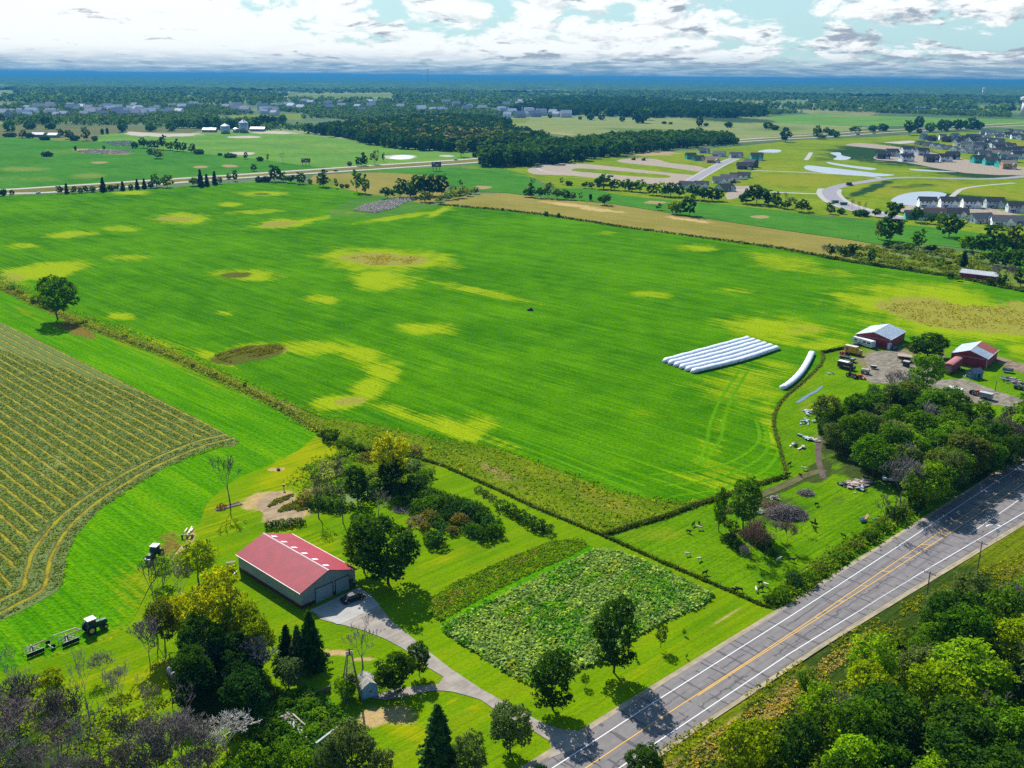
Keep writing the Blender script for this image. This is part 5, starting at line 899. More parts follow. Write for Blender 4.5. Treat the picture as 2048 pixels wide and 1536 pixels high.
# ------------------------------------------------------------------ loose growth (nobody could count it)
def tufts(name, X_, Y_, hgt, size, col, label, seed, per=3, cat='weeds', aspect=.7, up=.25, mt=None):
    rs = np.random.RandomState(seed); n = len(X_); P_ = np.stack([np.repeat(X_, per), np.repeat(Y_, per), np.zeros(n*per)], 1); hh = np.repeat(hgt*rs.uniform(.5, 1.3, n), per)
    P_[:, :2] += rs.normal(0, size*.5, (len(P_), 2)); P_[:, 2] = .12+hh*rs.uniform(.25, 1, len(P_)); N = rs.normal(0, 1, P_.shape); N[:, 2] = np.abs(N[:, 2])+up
    cv = np.clip(np.repeat(rs.uniform(0, .6, n), per)+rs.uniform(0, .4, n*per), 0, 1)
    V, F, v = leafquads(P_, N, size, rs, aspect=aspect, v=cv); V[:, 2] = np.maximum(V[:, 2], .08)
    o = link(name, mesh_np(name, V, F, [mt or WEED], fattr=v)); o.color = (*CC[col], 1) if isinstance(col, str) else (*col, 1); return props(o, label, cat, None, 'stuff')
def scatter(poly, n, seed, w=None, thin=None):
    rs = np.random.RandomState(seed); P_ = np.array(w or world(poly)); x0, y0 = P_.min(0); x1, y1 = P_.max(0); X_ = rs.uniform(x0, x1, n*3); Y_ = rs.uniform(y0, y1, n*3); m = inpoly(X_, Y_, P_.tolist())
    if thin is not None: m &= (np.sin(X_*.31+seed)+np.sin(Y_*.27+X_*.13)+np.sin(X_*.9-Y_*.7)*.7) > thin
    return X_[m][:n], Y_[m][:n]
def along(line, n, width, seed, w=False):
    rs = np.random.RandomState(seed); P_ = np.array(line if w else world(line)); seg = np.linalg.norm(P_[1:]-P_[:-1], axis=1); c = np.concatenate([[0], np.cumsum(seg)]); s = rs.uniform(0, c[-1], n); i = np.clip(np.searchsorted(c, s)-1, 0, len(seg)-1)
    f = ((s-c[i])/seg[i])[:, None]; Q = P_[i]*(1-f)+P_[i+1]*f; Q += rs.normal(0, width*.5, Q.shape); return Q[:, 0], Q[:, 1]
def crop_rows(poly, n, seed): return scatter(poly, n, seed)
def hayspots():
    X_, Y_ = scatter([(-40, 690), (0, 700), (300, 792), (478, 884), (330, 936), (200, 1020), (150, 1075), (125, 1170), (0, 1240), (-40, 1240)], 26000, 51); e, _, _ = nearest(X_, Y_, hayedge, False)
    u = X_*.7046+Y_*.7096; s1 = np.abs(((u-1.02)/3.32) % 1-.5); s2 = np.abs(((e-3.0)/4.3) % 1-.5); s_ = np.where(e < 9.4, s2, s1); m = s_ < .30
    return X_[m], Y_[m]
SQ = scatter(squashpx, 15500, 3); tufts('squash_leaves', *SQ, .55, .52, (.20, .32, .10), 'broad pale squash leaves covering the big garden patch', 4, 2, 'squash plants', 1.0, 1.2)
tufts('squash_leaves', *scatter(squashpx, 7500, 5, thin=.3), .6, .55, (.07, .24, .008), 'darker green squash leaves between the pale ones', 6, 2, 'squash plants', 1.0, .8)
tufts('squash_leaves', *scatter(squashpx, 2600, 7, thin=1.1), .55, .5, (.25, .27, .01), 'yellowing squash leaves in patches', 8, 2, 'squash plants', 1.0, .8)
tufts('weeds', *scatter([(866, 1196), (905, 1168), (1000, 1125), (1100, 1084), (1158, 1078), (1178, 1092), (1120, 1122), (1040, 1158), (935, 1212), (880, 1246), (860, 1225)], 5200, 9), .34, .34, (.13, .25, .008), 'tangled weeds in the strip above the squash patch', 10)
tufts('weeds', *scatter([(860, 1208), (935, 1166), (1000, 1130), (1080, 1098), (1060, 1120), (960, 1175), (880, 1225)], 700, 19, thin=.2), .36, .34, (.28, .19, .11), 'brown dead weeds in the strip above the squash patch', 10)
ROUGHP = roughpx
tufts('weeds', *scatter(ROUGHP, 24000, 11), .40, .42, (.12, .24, .006), 'rough grass and weeds between field and garden fence', 12)
tufts('weeds', *scatter(ROUGHP, 7000, 13, thin=.2), .6, .5, (.26, .27, .02), 'yellowed tall weeds between field and garden fence', 14)
tufts('weeds', *scatter(ROUGHP, 2200, 15, thin=.8), .8, .5, (.05, .09, .01), 'dark weed clumps between field and garden fence', 16)
LF = [(-20, 566), (30, 588), (130, 634), (200, 662), (330, 706), (480, 776), (560, 812), (636, 862)]
tufts('weeds', *along(LF, 6000, 2.4, 17), .5, .42, (.20, .26, .06), 'dry weeds along the left fence line', 18)
tufts('weeds', *along([(x, y+3) for x, y in LF], 1700, .5, 19), .5, .4, (.06, .10, .01), 'dark weeds at the foot of the left fence line', 20)
PF = [(636, 872), (662, 880), (700, 893), (760, 908), (830, 915), (885, 932), (1000, 983), (1060, 1012), (1205, 1072), (1330, 1128), (1440, 1175), (1520, 1210), (1545, 1218)]
tufts('weeds', *along(PF, 3400, .4, 21), .45, .34, (.065, .11, .008), 'dark weeds along the garden fence', 22)
tufts('weeds', *along([(1205, 1072), (1270, 1052), (1330, 1035), (1400, 1008), (1440, 997), (1510, 972), (1572, 954)], 2800, .6, 23), .55, .4, (.06, .10, .008), 'dark weeds along the pasture fence below the field', 24)
tufts('weeds', *along(FENCE, 1700, .4, 25), .4, .36, (.11, .16, .01), 'weeds along the curved fence by the white bag', 26)
tufts('weeds', *along([(1646, 706), (1690, 697), (1730, 690)], 600, .6, 27), .6, .5, (.02, .035, .01), 'weeds on the short fence by the first red barn', 28)
tufts('weeds', *along([(1548, 1208), (1630, 1152), (1690, 1106), (1750, 1066), (1840, 1004), (1950, 934), (2040, 880)], 7000, 2.2, 29), .9, .5, (.11, .20, .008), 'tall weeds on the road bank below the pasture', 30)
tufts('weeds', *scatter([(1250, 1545), (1420, 1430), (1560, 1345), (1700, 1262), (1850, 1185), (1980, 1130), (2060, 1100), (2090, 1160), (1960, 1230), (1850, 1250), (1760, 1310), (1680, 1400), (1560, 1490), (1460, 1600), (1250, 1620)], 9000, 31, thin=-1.2), .25, .32, (.20, .24, .01), 'rough dry grass on the verge below the road', 32)
tufts('weeds', *scatter([(1300, 1560), (1460, 1450), (1560, 1380), (1660, 1310), (1740, 1260), (1720, 1300), (1620, 1380), (1500, 1480), (1350, 1600)], 4200, 33, thin=-1.0), .2, .30, (.42, .34, .16), 'tan dead grass on the verge below the road', 34)
tufts('weeds', *scatter([(1560, 1600), (1640, 1420), (1740, 1340), (1800, 1270), (1900, 1225), (2100, 1190), (2150, 1500), (2100, 1640)], 7000, 35), 1.3, .6, (.07, .13, .01), 'undergrowth under the bottom right wood', 36, cat='undergrowth')
tufts('weeds', *scatter([(560, 1400), (620, 1380), (690, 1430), (720, 1480), (640, 1560), (480, 1560), (500, 1460)], 4000, 37), 1.0, .5, (.06, .16, .012), 'green weeds inside and around the ruin', 38)
tufts('weeds', *scatter([(-60, 1400), (60, 1370), (200, 1380), (330, 1400), (440, 1440), (520, 1480), (480, 1600), (-60, 1620)], 3500, 39, thin=-.3), .4, .36, (.16, .24, .02), 'undergrowth under the leafless thicket', 40, cat='undergrowth')
tufts('weeds', *scatter([(600, 940), (690, 900), (800, 930), (880, 940), (860, 975), (780, 1000), (700, 1030), (600, 1010), (580, 970)], 2600, 41, thin=-.2), .7, .4, (.12, .24, .02), 'overgrown garden corner plants', 42)
tufts('weeds', *scatter([(640, 930), (720, 905), (700, 985), (640, 1000)], 800, 43, thin=.3), 1.3, .5, (.22, .28, .12), 'pale feathery plants in the garden corner', 44)
tufts('weeds', *scatter([(800, 985), (860, 980), (960, 1010), (1008, 1060), (985, 1082), (940, 1076), (880, 1060), (820, 1040)], 3600, 45), .9, .45, (.04, .10, .02), 'low plants in the curved garden bed', 46)
tufts('weeds', *scatter([(550, 1000), (600, 985), (615, 1020), (560, 1030), (535, 1015)], 900, 47, thin=-.2), .3, .35, (.12, .15, .03), 'sparse weeds on the bare soil behind the barn', 48)
tufts('cut_hay', *hayspots(), .10, .36, (.13, .19, .05), 'loose cut hay lying on the mown field', 52, cat='cut hay')
# dead brush lying in the bay beyond the main field
tufts('dead_brush', *scatter([(706, 422), (730, 410), (770, 402), (800, 396), (832, 398), (810, 406), (790, 417), (750, 427)], 1800, 53), 1.2, 1.5, (.62, .53, .50), 'patch of dead brush in the bay beyond the field', 54, cat='brush', per=4, aspect=.15, mt=TWIG)
tufts('dead_brush', *scatter([(150, 303), (190, 300), (270, 303), (250, 308), (180, 308)], 500, 55), 1.2, 2.4, (.50, .46, .44), 'dead brush strip in the far soybean field', 56, cat='brush', per=4, aspect=.2, mt=TWIG)
tufts('dead_brush', *scatter([(205, 284), (260, 283), (272, 292), (230, 293)], 260, 57), 1.4, 2.8, (.46, .44, .42), 'dead brush patch left of the far clump', 58, cat='brush', per=4, aspect=.2, mt=TWIG)
tufts('weeds', *scatter([(1765, 610), (1860, 602), (2060, 620), (2060, 660), (1860, 655), (1780, 625)], 1100, 59, thin=-.8), .3, .5, (.26, .25, .05), 'reeds in the dry hollow of the field at the right', 60)
tufts('weeds', *along([(880, 410), (1010, 421), (1100, 432), (1250, 455), (1400, 475), (1560, 497), (1640, 513)], 900, 2, 61), .9, 1.1, (.05, .07, .015), 'weeds on the border of the ripe field', 62)
tufts('weeds', *along([(1640, 513), (1700, 524), (1830, 543), (1900, 553), (2048, 583), (2100, 592)], 1700, 2.0, 63), 1.0, 1.0, (.06, .11, .02), 'weeds on the border by the red shed', 64)
tufts('weeds', *scatter([(1640, 500), (1760, 492), (1900, 500), (2000, 540), (1900, 550), (1760, 530)], 2200, 65, thin=0), 1.2, 1.2, (.11, .16, .03), 'tall weeds in the red shed meadow', 66)
tufts('weeds', *scatter([(430, 710), (500, 692), (572, 690), (560, 702), (470, 726), (440, 722)], 700, 67, thin=-.5), .35, .45, (.14, .15, .02), 'dark rushes in the long hollow of the field', 68)
tufts('weeds', *scatter([(700, 515), (770, 508), (840, 516), (820, 528), (740, 530)], 600, 69, thin=-.5), .25, .5, (.30, .27, .08), 'dry rushes in the round hollow of the field', 70)
# ------------------------------------------------------------------ barns and houses
WHITE = plain('white_trim', (.62, .62, .62), .5, .3, var=.12); BLACK = plain('black_rubber', (.02, .02, .02), .8, .2); DGREY = plain('dark_grey', (.05, .05, .055), .85, .1); MGREY = plain('grey_metal', (.25, .26, .27), .45, .5, metal=.3)
GLASS = plain('window_glass', (.03, .045, .06), .3, .2, var=.1); WOOD = plain('weathered_wood', (.22, .17, .12), .9, var=.4, scale=3); CREAM = plain('cream_paint', (.50, .46, .36), .5)
def frame(a, b, c):
    """local frame of a rectangular building: origin a, x to b, y towards c"""
    a, b, c = Vector(a), Vector(b), Vector(c); u = (b-a).normalized(); v = Vector((-u.y, u.x)); w = (b-a).length; l = (c-a).dot(v)
    return a, math.atan2(u.y, u.x), w, l
def gable_parts(t_, w, l, he, hr, wall, roof, trim, oh=.35, th=.12, roof2=None, split=.5):
    """walls, two roof slabs and trim; ridge runs along y, w wide, from y=0 to y=l (l may be negative)"""
    s = 1 if l > 0 else -1; L = abs(l); d = oh; k = (hr-he)/(w/2)
    hw = he+k*d-.1
    mb = MB(); mb.prism([(d, 0), (w-d, 0), (w-d, hw), (w/2, hr-.12), (d, hw)], s*d, s*(L-d)); mb.build('walls', wall, t_)
    for side in (0, 1):
        x0, x1 = (0, w/2) if side == 0 else (w, w/2); segs = [(0, L, roof)] if not (roof2 and side == 0) else [(0, L*split, roof), (L*split, L, roof2)]
        for (q0, q1, rm) in segs:
            m = MB(); m.prism([(x0, he), (x1, hr), (x1, hr+th), (x0, he+th)], s*q0, s*q1); m.build('roof', rm, t_)
    m = MB(); m.prism([(w/2-.18, hr+th-.04), (w/2, hr+th+.06), (w/2+.18, hr+th-.04)], 0, s*L); m.build('ridge_cap', trim, t_)
    m = MB()
    for x in (-.05, w+.05): m.box((x, s*L/2, he+.04), (.12, L, .16))
    m.build('gutter', trim, t_)
    return hw, s
# red-roofed pole barn
a, rz, w, l = frame((-40.82, 168.39), (-31.26, 178.44), (-57.99, 184.27))
t_ = thing('pole_barn', 'big grey pole barn with a red metal roof and two overhead doors', 'barn', (a.x, a.y, 0), rz)
wallm = ribbed('steel_siding', (.21, .25, .27), .3, 1, .6); 
REDROOF = ribbed('red_roof_metal', (.27, .010, .030), .32, 1, .6, .22, var=.14)
hw, s = gable_parts(t_, w, l, 3.65, 6.2, ribbed('steel_siding_front', (.22, .26, .28), .3, 0, .6), REDROOF, plain('pink_trim', (.62, .50, .50), .5, var=.1))
for (x0, x1) in ((.27, .56), (.62, .855)):
    m = MB(); m.box(((x0+x1)/2*w, .33, 1.55), ((x1-x0)*w, .06, 3.1)); dr = m.build('overhead_door', ribbed('door_panel', (.24, .28, .31), .75, 2, .6), t_)
    m = MB(); 
    for x in (x0*w-.08, x1*w+.08): m.box((x, .32, 1.6), (.14, .12, 3.25))
    m.box(((x0+x1)/2*w, .32, 3.2), ((x1-x0)*w+.3, .12, .14)); m.build('door_frame', DGREY, dr)
m = MB()
for (x0, x1) in ((.35, .27*w-.16), (.56*w+.16, .62*w-.16), (.855*w+.16, w-.35)): m.box(((x0+x1)/2, .33, .45), (x1-x0, .05, .9))
m.build('wainscot', plain('maroon_steel', (.055, .02, .025), .6), t_)
m = MB(); m.box((.33, l/2, .45), (.05, abs(l)-.72, .9)); m.build('wainscot', MATS['maroon_steel'], t_)
m = MB(); m.box((w-.33, l/2, .45), (.05, abs(l)-.72, .9)); m.build('wainscot', MATS['maroon_steel'], t_)
m = MB(); m.box((.9*w, .32, 1.05), (.9, .05, 2.1)); m.build('side_door', plain('dark_door', (.06, .055, .06), .6), t_)
for i in range(6):
    y = l*(.10+i*.158); k = (6.2-3.65)/(w/2); x0, x1 = w/2+.55, w/2+1.9
    m = MB(); z = lambda x: 6.2-(x-w/2)*k+.135
    m.add([(x0, y, z(x0)), (x1, y, z(x1)), (x1, y+.75*s, z(x1)), (x0, y+.75*s, z(x0)), (x0, y, z(x0)+.03), (x1, y, z(x1)+.03), (x1, y+.75*s, z(x1)+.03), (x0, y+.75*s, z(x0)+.03)], [(0, 3, 2, 1), (4, 5, 6, 7), (0, 1, 5, 4), (1, 2, 6, 5), (2, 3, 7, 6), (3, 0, 4, 7)])
    m.build('skylight', plain('skylight_panel', (.72, .70, .70), .35, .5, var=.06), t_)
RBW = ribbed('red_barn_siding', (.25, .022, .04), .5, 0, .7, var=.25); SILV = ribbed('galvanised_roof', (.36, .41, .46), .6, 1, .38, .5, .35, stain=(.30, .30, .30)); RUST = ribbed('rusty_roof', (.27, .07, .045), .6, 1, .7, .2, stain=(.16, .06, .04)); PINK = plain('faded_trim', (.50, .36, .40), .6)
def redbarn(label, a, b, c, he, hr, roof2=None):
    a, rz, w, l = frame(a, b, c); s = 1 if l > 0 else -1
    t_ = thing('red_barn', label, 'barn', (a.x, a.y, 0), rz, 'red barns of the farmyard'); gable_parts(t_, w, l, he, hr, RBW, SILV, WHITE, roof2=roof2)
    for q in (.22, .55):
        m = MB(); m.box(((q+.15)*w, s*.30, 1.6), (.29*w, .06, 3.2)); m.build('sliding_door', ribbed('sliding_door', (.21, .02, .04), .6, 0, .7), t_)
    m = MB(); m.box((.48*w, s*.24, 3.35), (.82*w, .1, .12)); m.build('door_track', PINK, t_)
    m = MB(); m.box((.33, s*.30, he/2), (.12, .1, he)); m.box((w-.33, s*.30, he/2), (.12, .1, he)); m.box((.30, s*(abs(l)-.33), he/2), (.1, .12, he)); m.build('corner_trim', WHITE, t_)
    return t_, w, l
b2 = redbarn('red barn with a plain silver-grey roof, a long white camper parked at its front', (147.0, 366.5), (136.1, 375.3), (158.3, 380.5), 3.65, 5.65)
b3 = redbarn('red barn with a half rusty roof, beside the red box trailer', (172.57, 340.37), (162.3, 348.3), (182.9, 353.8), 3.6, 5.85, RUST)
# red freight trailer with rounded top
a, rz, w, l = frame((156.2, 332.0), (154.0, 333.8), (163.6, 341.4)); s = 1 if l > 0 else -1
t_ = thing('box_trailer', 'long red box trailer with curved roof beside the rusty-roofed barn', 'trailer', (a.x, a.y, 0), rz)
m = MB(); m.prism([(0, .9), (w, .9), (w, 3.7), (0, 3.7)], 0, l); m.build('body', RBW, t_)
m = MB(); m.prism([(-.1, 3.6)]+[(w/2-(w/2+.1)*math.cos(math.pi*i/8), 3.7+.45*math.sin(math.pi*i/8)) for i in range(9)]+[(w+.1, 3.6)], -.1*s, l+.1*s); m.build('roof', ribbed('red_trailer_roof', (.33, .10, .10), .8, 1, .6), t_)
m = MB(); m.box((w/2, s*.0-.03*s, 2.1), (w*.8, .05, 2.2)); m.build('rear_door', plain('trailer_door', (.22, .16, .17), .7), t_)
for q in (.15, .85):
    m = MB(); m.tube((-.05, l*q, .45), (w+.05, l*q, .45), .45, n=12); m.build('wheel', BLACK, t_)
# far small red shed with grey roof
p, q = at(1919, 557), at(1992, 566); ang = math.atan2(q[1]-p[1], q[0]-p[0]); L = math.dist(p, q)
t_ = thing('long_shed', 'long low red shed with light grey roof below the grove at the right', 'shed', (*p, 0), ang)
m = MB(); m.prism([(0, 0), (7, 0), (7, 3.2), (3.5, 4.6), (0, 3.2)], 0, L, 'x'); m.build('walls', RBW, t_)
m = MB(); m.prism([(-.4, 3.15), (3.5, 4.75), (7.4, 3.15), (7.4, 3.3), (3.5, 4.9), (-.4, 3.3)], -.4, L+.4, 'x'); m.build('roof', ribbed('light_roof', (.40, .42, .44), .8, 0, .45), t_)
m = MB(); m.box((L*.55, -.03, 1.4), (3, .06, 2.6)); m.build('door', plain('shed_door', (.12, .02, .03), .7), t_)

HW = plain('house_siding', (.5, .5, .5), .8, objcol=True, var=.06); HR = plain('shingle_roof', (.1, .1, .1), .9, objcol=True, var=.25, scale=2); PANE = plain('house_window', (.05, .07, .10), .2, .7, var=.1)
def make_house(kind_):
    t_ = thing('house', 'house', 'house')
    W_, D_, he, hr = {'two': (14, 9, 5.4, 8.6), 'one': (15, 10, 3.2, 6.6), 'tall': (10, 10, 6.0, 8.8)}[kind_]
    m = MB(); m.prism([(-D_/2, 0), (D_/2, 0), (D_/2, he), (0, hr-.15), (-D_/2, he)], -W_/2, W_/2, 'x')
    gx, gw = W_*.26, W_*.34; m.prism([(gx-gw/2, 0), (gx+gw/2, 0), (gx+gw/2, he*.72), (gx, he*.72+gw*.42), (gx-gw/2, he*.72)], -D_/2-2.2, -D_/2+.3); m.build('walls', HW, t_)
    m = MB(); m.prism([(-D_/2-.5, he-.3), (0, hr), (D_/2+.5, he-.3), (D_/2+.5, he-.1), (0, hr+.2), (-D_/2-.5, he-.1)], -W_/2-.5, W_/2+.5, 'x')
    g1 = he*.72; m.prism([(gx-gw/2-.4, g1-.25), (gx, g1+gw*.42), (gx+gw/2+.4, g1-.25), (gx+gw/2+.4, g1-.05), (gx, g1+gw*.42+.2), (gx-gw/2-.4, g1-.05)], -D_/2-2.5, 0)
    m.build('roof', HR, t_)
    m = MB(); m.box((gx, -D_/2-2.22, 1.2), (gw*.72, .08, 2.3)); m.build('garage_door', WHITE, t_)
    wins = [(-W_*.32, -D_/2, 1.6), (-W_*.12, -D_/2, 1.6)]
    if he > 4: wins += [(-W_*.32, -D_/2, 4.3), (-W_*.08, -D_/2, 4.3)]
    for x, y, z in wins:
        m = MB(); m.box((x, y-.02, z), (1.5, .08, 1.4)); m.build('window', PANE, t_)
    for y in (-D_*.2, D_*.2):
        m = MB(); m.box((-W_/2-.02, y, 1.7 if he < 4 else 4.2), (.08, 1.3, 1.4)); m.build('window', PANE, t_)
    m = MB(); m.box((-W_*.22, -D_/2-.03, 1.05), (1, .08, 2.1)); m.build('door', plain('house_door', (.1, .06, .05), .6), t_)
    return t_
PROTO = {k: make_house(k) for k in ('two', 'one', 'tall')}; used = set()
HC = {'w': (.84, .86, .88), 'g': (.48, .52, .58), 'b': (.25, .36, .55), 'd': (.06, .065, .08), 't': (.04, .42, .36), 'o': (.45, .29, .17), 'c': (.45, .42, .36), 'lb': (.36, .45, .50)}
HN = {'w': 'white', 'g': 'grey', 'b': 'slate blue', 'd': 'dark grey', 't': 'unfinished teal-wrapped', 'o': 'unfinished bare-board', 'c': 'cream', 'lb': 'pale blue'}
RC = {'k': (.035, .038, .05), 'n': (.09, .06, .055), 's': (.11, .115, .125), 'p': (.40, .31, .22), 'm': (.06, .07, .08)}; RNM = {'k': 'black', 'n': 'brown', 's': 'grey', 'p': 'bare plywood', 'm': 'slate'}
def houses(place, group, items):
    items = sorted(items, key=lambda i: i[0])
    for i, (px, py, kind_, col, rc, deg, sc) in enumerate(items):
        x, y = at(px, py); lab = '%s house with %s roof, %s %s' % (HN[col], RNM[rc], (ORD[i]+' from left' if i else 'leftmost') if i < 20 else 'number %d from left' % (i+1), place)
        if len(lab.split()) > 16: lab = lab.replace(' with %s roof' % RNM[rc], '')
        if kind_ in used: o = copy_tree(PROTO[kind_], (x, y, 0), R(deg), lab, group)
        else: used.add(kind_); o = PROTO[kind_]; o.location = (x, y, 0); o.rotation_euler = (0, 0, R(deg)); o['label'] = lab; o['group'] = group
        o.scale = (sc*(1.22 if 'estate' in place else .98),)*3
        for c in o.children:
            if c.name.startswith('walls'): c.color = (*HC[col], 1)
            if c.name.startswith('roof'): c.color = (*RC[rc], 1)
houses('in the row along the round pond', 'houses along the round pond', [(1853, 414, 'two', 'w', 'k', -8, 1.0), (1896, 414, 'two', 'w', 'k', -8, 1.0), (1941, 415, 'two', 'w', 'k', -8, 1.02), (1987, 415, 'two', 'lb', 'k', -8, 1.02), (2031, 424, 'two', 'g', 'k', -10, 1)])
houses('in the front row by the green field', 'houses of the front row', [(1829, 438, 'one', 't', 'k', -12, 1.0), (1868, 434, 'one', 't', 'n', -12, 1.05), (1913, 434, 'one', 'w', 'k', -12, 1.05), (1960, 445, 'one', 'g', 's', 12, 1.1), (2005, 450, 'one', 'w', 's', -14, 1.1), (2044, 449, 'one', 'b', 's', -14, 1)])
houses('in the cluster on the new street', 'houses on the new street', [(1381, 318, 'two', 't', 'k', 10, .95), (1396, 321, 'one', 't', 'k', 15, 1.0), (1408, 306, 'one', 'b', 's', 0, 1), (1424, 325, 'one', 'o', 'p', 5, 1.15), (1438, 313, 'one', 'g', 's', -30, 1.1), (1472, 315, 'one', 'g', 's', 0, 1.1), (1513, 320, 'two', 't', 'k', -6, 1.1), (1501, 334, 'two', 'd', 'k', -50, 1.1), (1489, 338, 'one', 'd', 'k', -6, 1.2), (1487, 355, 'one', 't', 'k', -20, .9), (1474, 358, 'one', 'w', 'k', -15, 1), (1457, 363, 'one', 'w', 's', -15, 1.1), (1440, 366, 'one', 'w', 's', -10, 1.0), (1450, 382, 'one', 'lb', 'k', 30, 1.05), (1374, 376, 'one', 'w', 'k', -25, 1.0), (1403, 374, 'one', 'w', 'm', -10, .9)])
Z5 = lambda x, y: (1648+.1953*x, 240+.1953*y)
up = [(600, 395, 'd', 'k'), (690, 370, 'g', 'k'), (838, 425, 'w', 'k'), (850, 340, 'w', 'k'), (1000, 360, 'g', 'k'), (1095, 430, 'd', 'k'), (1230, 425, 'w', 'k'), (1310, 400, 'd', 'k'), (1575, 440, 't', 'k'), (1700, 460, 't', 'n'), (1830, 485, 't', 'k'), (1880, 500, 'o', 'p'), (1730, 385, 't', 'p'), (1870, 350, 'w', 'k'), (1975, 395, 'w', 'k'), (1985, 340, 'b', 'k'), (1790, 320, 'g', 'k')]
houses('in the lower row of the upper estate', 'lower row of the upper estate', [(*Z5(x, y), 'two', c, r, -6+(i*37) % 15, .95) for i, (x, y, c, r) in enumerate(up)])
up2 = [(985, 255, 'c', 's'), (1060, 268, 'c', 's'), (1135, 280, 'w', 's'), (1200, 295, 'w', 's'), (1268, 305, 'lb', 's'), (1340, 318, 'w', 's'), (1430, 335, 'w', 's'), (1510, 345, 'g', 'm'), (1600, 345, 'b', 'k'), (1690, 330, 'g', 'm')]
houses('in the curved row of the upper estate', 'curved row of the upper estate', [(*Z5(x, y), 'one', c, r, 20+(i*5), .85) for i, (x, y, c, r) in enumerate(up2)])
rs = random.Random(5)
houses('at the top of the upper estate', 'top rows of the upper estate', [(*Z5(x, y), rs.choice(['two', 'two', 'tall']), rs.choice('wgbwwd'), rs.choice('kkms'), rs.uniform(-30, 30), .9) for x, y in [(1020, 200), (1105, 215), (1260, 225), (1335, 190), (1440, 215), (1500, 200), (1380, 262), (1450, 280), (1530, 250), (1600, 235), (1590, 290), (1660, 215), (1660, 270), (1720, 240), (1730, 290), (1800, 250), (1790, 200), (1560, 200), (1620, 310), (1560, 320), (1480, 320), (1840, 290), (1900, 300), (1850, 400), (1930, 430), (1760, 360), (1640, 385), (1210, 200), (1390, 230)]])
houses('in the far row behind the upper estate', 'far row behind the upper estate', [(*Z5(x, y), rs.choice(['two', 'tall']), rs.choice('wgbww'), rs.choice('kkms'), rs.uniform(-20, 20), .95) for x, y in [(1640, 150), (1700, 160), (1790, 175), (1870, 180), (1895, 145), (1960, 195), (2020, 205), (1980, 155), (2050, 165), (2090, 200)]])
# suburb houses far away: one mesh each, a few pixels
m = MB(); m.prism([(-5, 0), (5, 0), (5, 5), (0, 8.3), (-5, 5)], -7.5, 7.5, 'x'); fm = m.mesh('house', [HW, HR]); 
for p_ in fm.polygons:
    if p_.normal.z > .3: p_.material_index = 1
def far_houses(n, box, group, label, seed):
    rs = random.Random(seed)
    for i in range(n):
        px, py = rs.uniform(box[0], box[2]), rs.uniform(box[1], box[3]); x, y = at(px, py); o = link('house', fm); o.location = (x, y, 0); o.rotation_euler = (0, 0, rs.uniform(-.6, .6)); s_ = rs.uniform(1.3, 2.0); o.scale = (s_, s_, s_*1.2); o.color = (*rs.choice([(.45, .44, .50), (.55, .55, .60), (.80, .80, .82), (.30, .32, .38), (.50, .46, .46)]), 1)
        props(o, label, 'house', group)
far_houses(60, (0, 216, 300, 236), 'houses of the far left suburb', 'small hazy house in the suburb at the far left', 1)
far_houses(26, (300, 214, 560, 232), 'houses of the suburb behind the grain bins', 'small hazy house in the suburb behind the grain bins', 2)
far_houses(44, (560, 206, 1080, 226), 'houses of the far middle suburb', 'small hazy house among trees in the middle distance', 3)
far_houses(24, (1030, 206, 1500, 220), 'houses of the far right suburb', 'small hazy house beyond the dark far wood', 4)
far_houses(20, (1000, 222, 1160, 236), 'houses behind the pale field', 'small house in the row behind the pale field', 6)
def longbuilding(px, py, wpx, dep, h, c, label, roofc=(.6, .6, .62)):
    x, y = at(px, py); w = wpx*mpp(px, py); t_ = thing('warehouse', label, 'building', (x, y, 0), 0)
    m = MB(); m.box((0, 0, h/2), (w, dep, h)); m.build('walls', plain('wall_%s' % label[:9], c, .8, var=.08), t_); m = MB(); m.box((0, 0, h+.2), (w+1, dep+1, .4)); m.build('roof', plain('roof_%s' % label[:9], roofc, .6, var=.08), t_)
    m = MB(); m.box((w*.2, -dep/2-.05, 2), (w*.1, .1, 3.5)); m.build('loading_door', DGREY, t_)
longbuilding(1725, 214, 60, 60, 7, (.5, .5, .52), 'long white flat warehouse in the right distance', (.75, .75, .75))
longbuilding(1830, 219, 46, 60, 8, (.20, .26, .45), 'blue-grey long building right of the white warehouse', (.35, .40, .55))
longbuilding(1908, 229, 36, 30, 6, (.06, .09, .20), 'dark blue low building near the far water tower', (.1, .14, .28))
longbuilding(405, 184, 30, 80, 8, (.75, .75, .75), 'white long roof glinting in the far middle left', (.9, .9, .9))
longbuilding(34, 176, 26, 90, 10, (.7, .7, .7), 'bright white roof at the far left, lower of three', (.95, .95, .95))
longbuilding(6, 159, 26, 200, 16, (.7, .7, .7), 'bright white roof cut by the left photo edge', (.95, .95, .95))
longbuilding(36, 160, 26, 160, 12, (.7, .7, .7), 'bright white roof at the far left, upper of three', (.95, .95, .95))
longbuilding(1210, 232, 26, 20, 4, (.6, .6, .6), 'white roof between trees behind the pale field', (.8, .8, .8))
longbuilding(1240, 232, 22, 20, 4, (.6, .6, .6), 'white roof right of its twin behind the pale field', (.8, .8, .8))
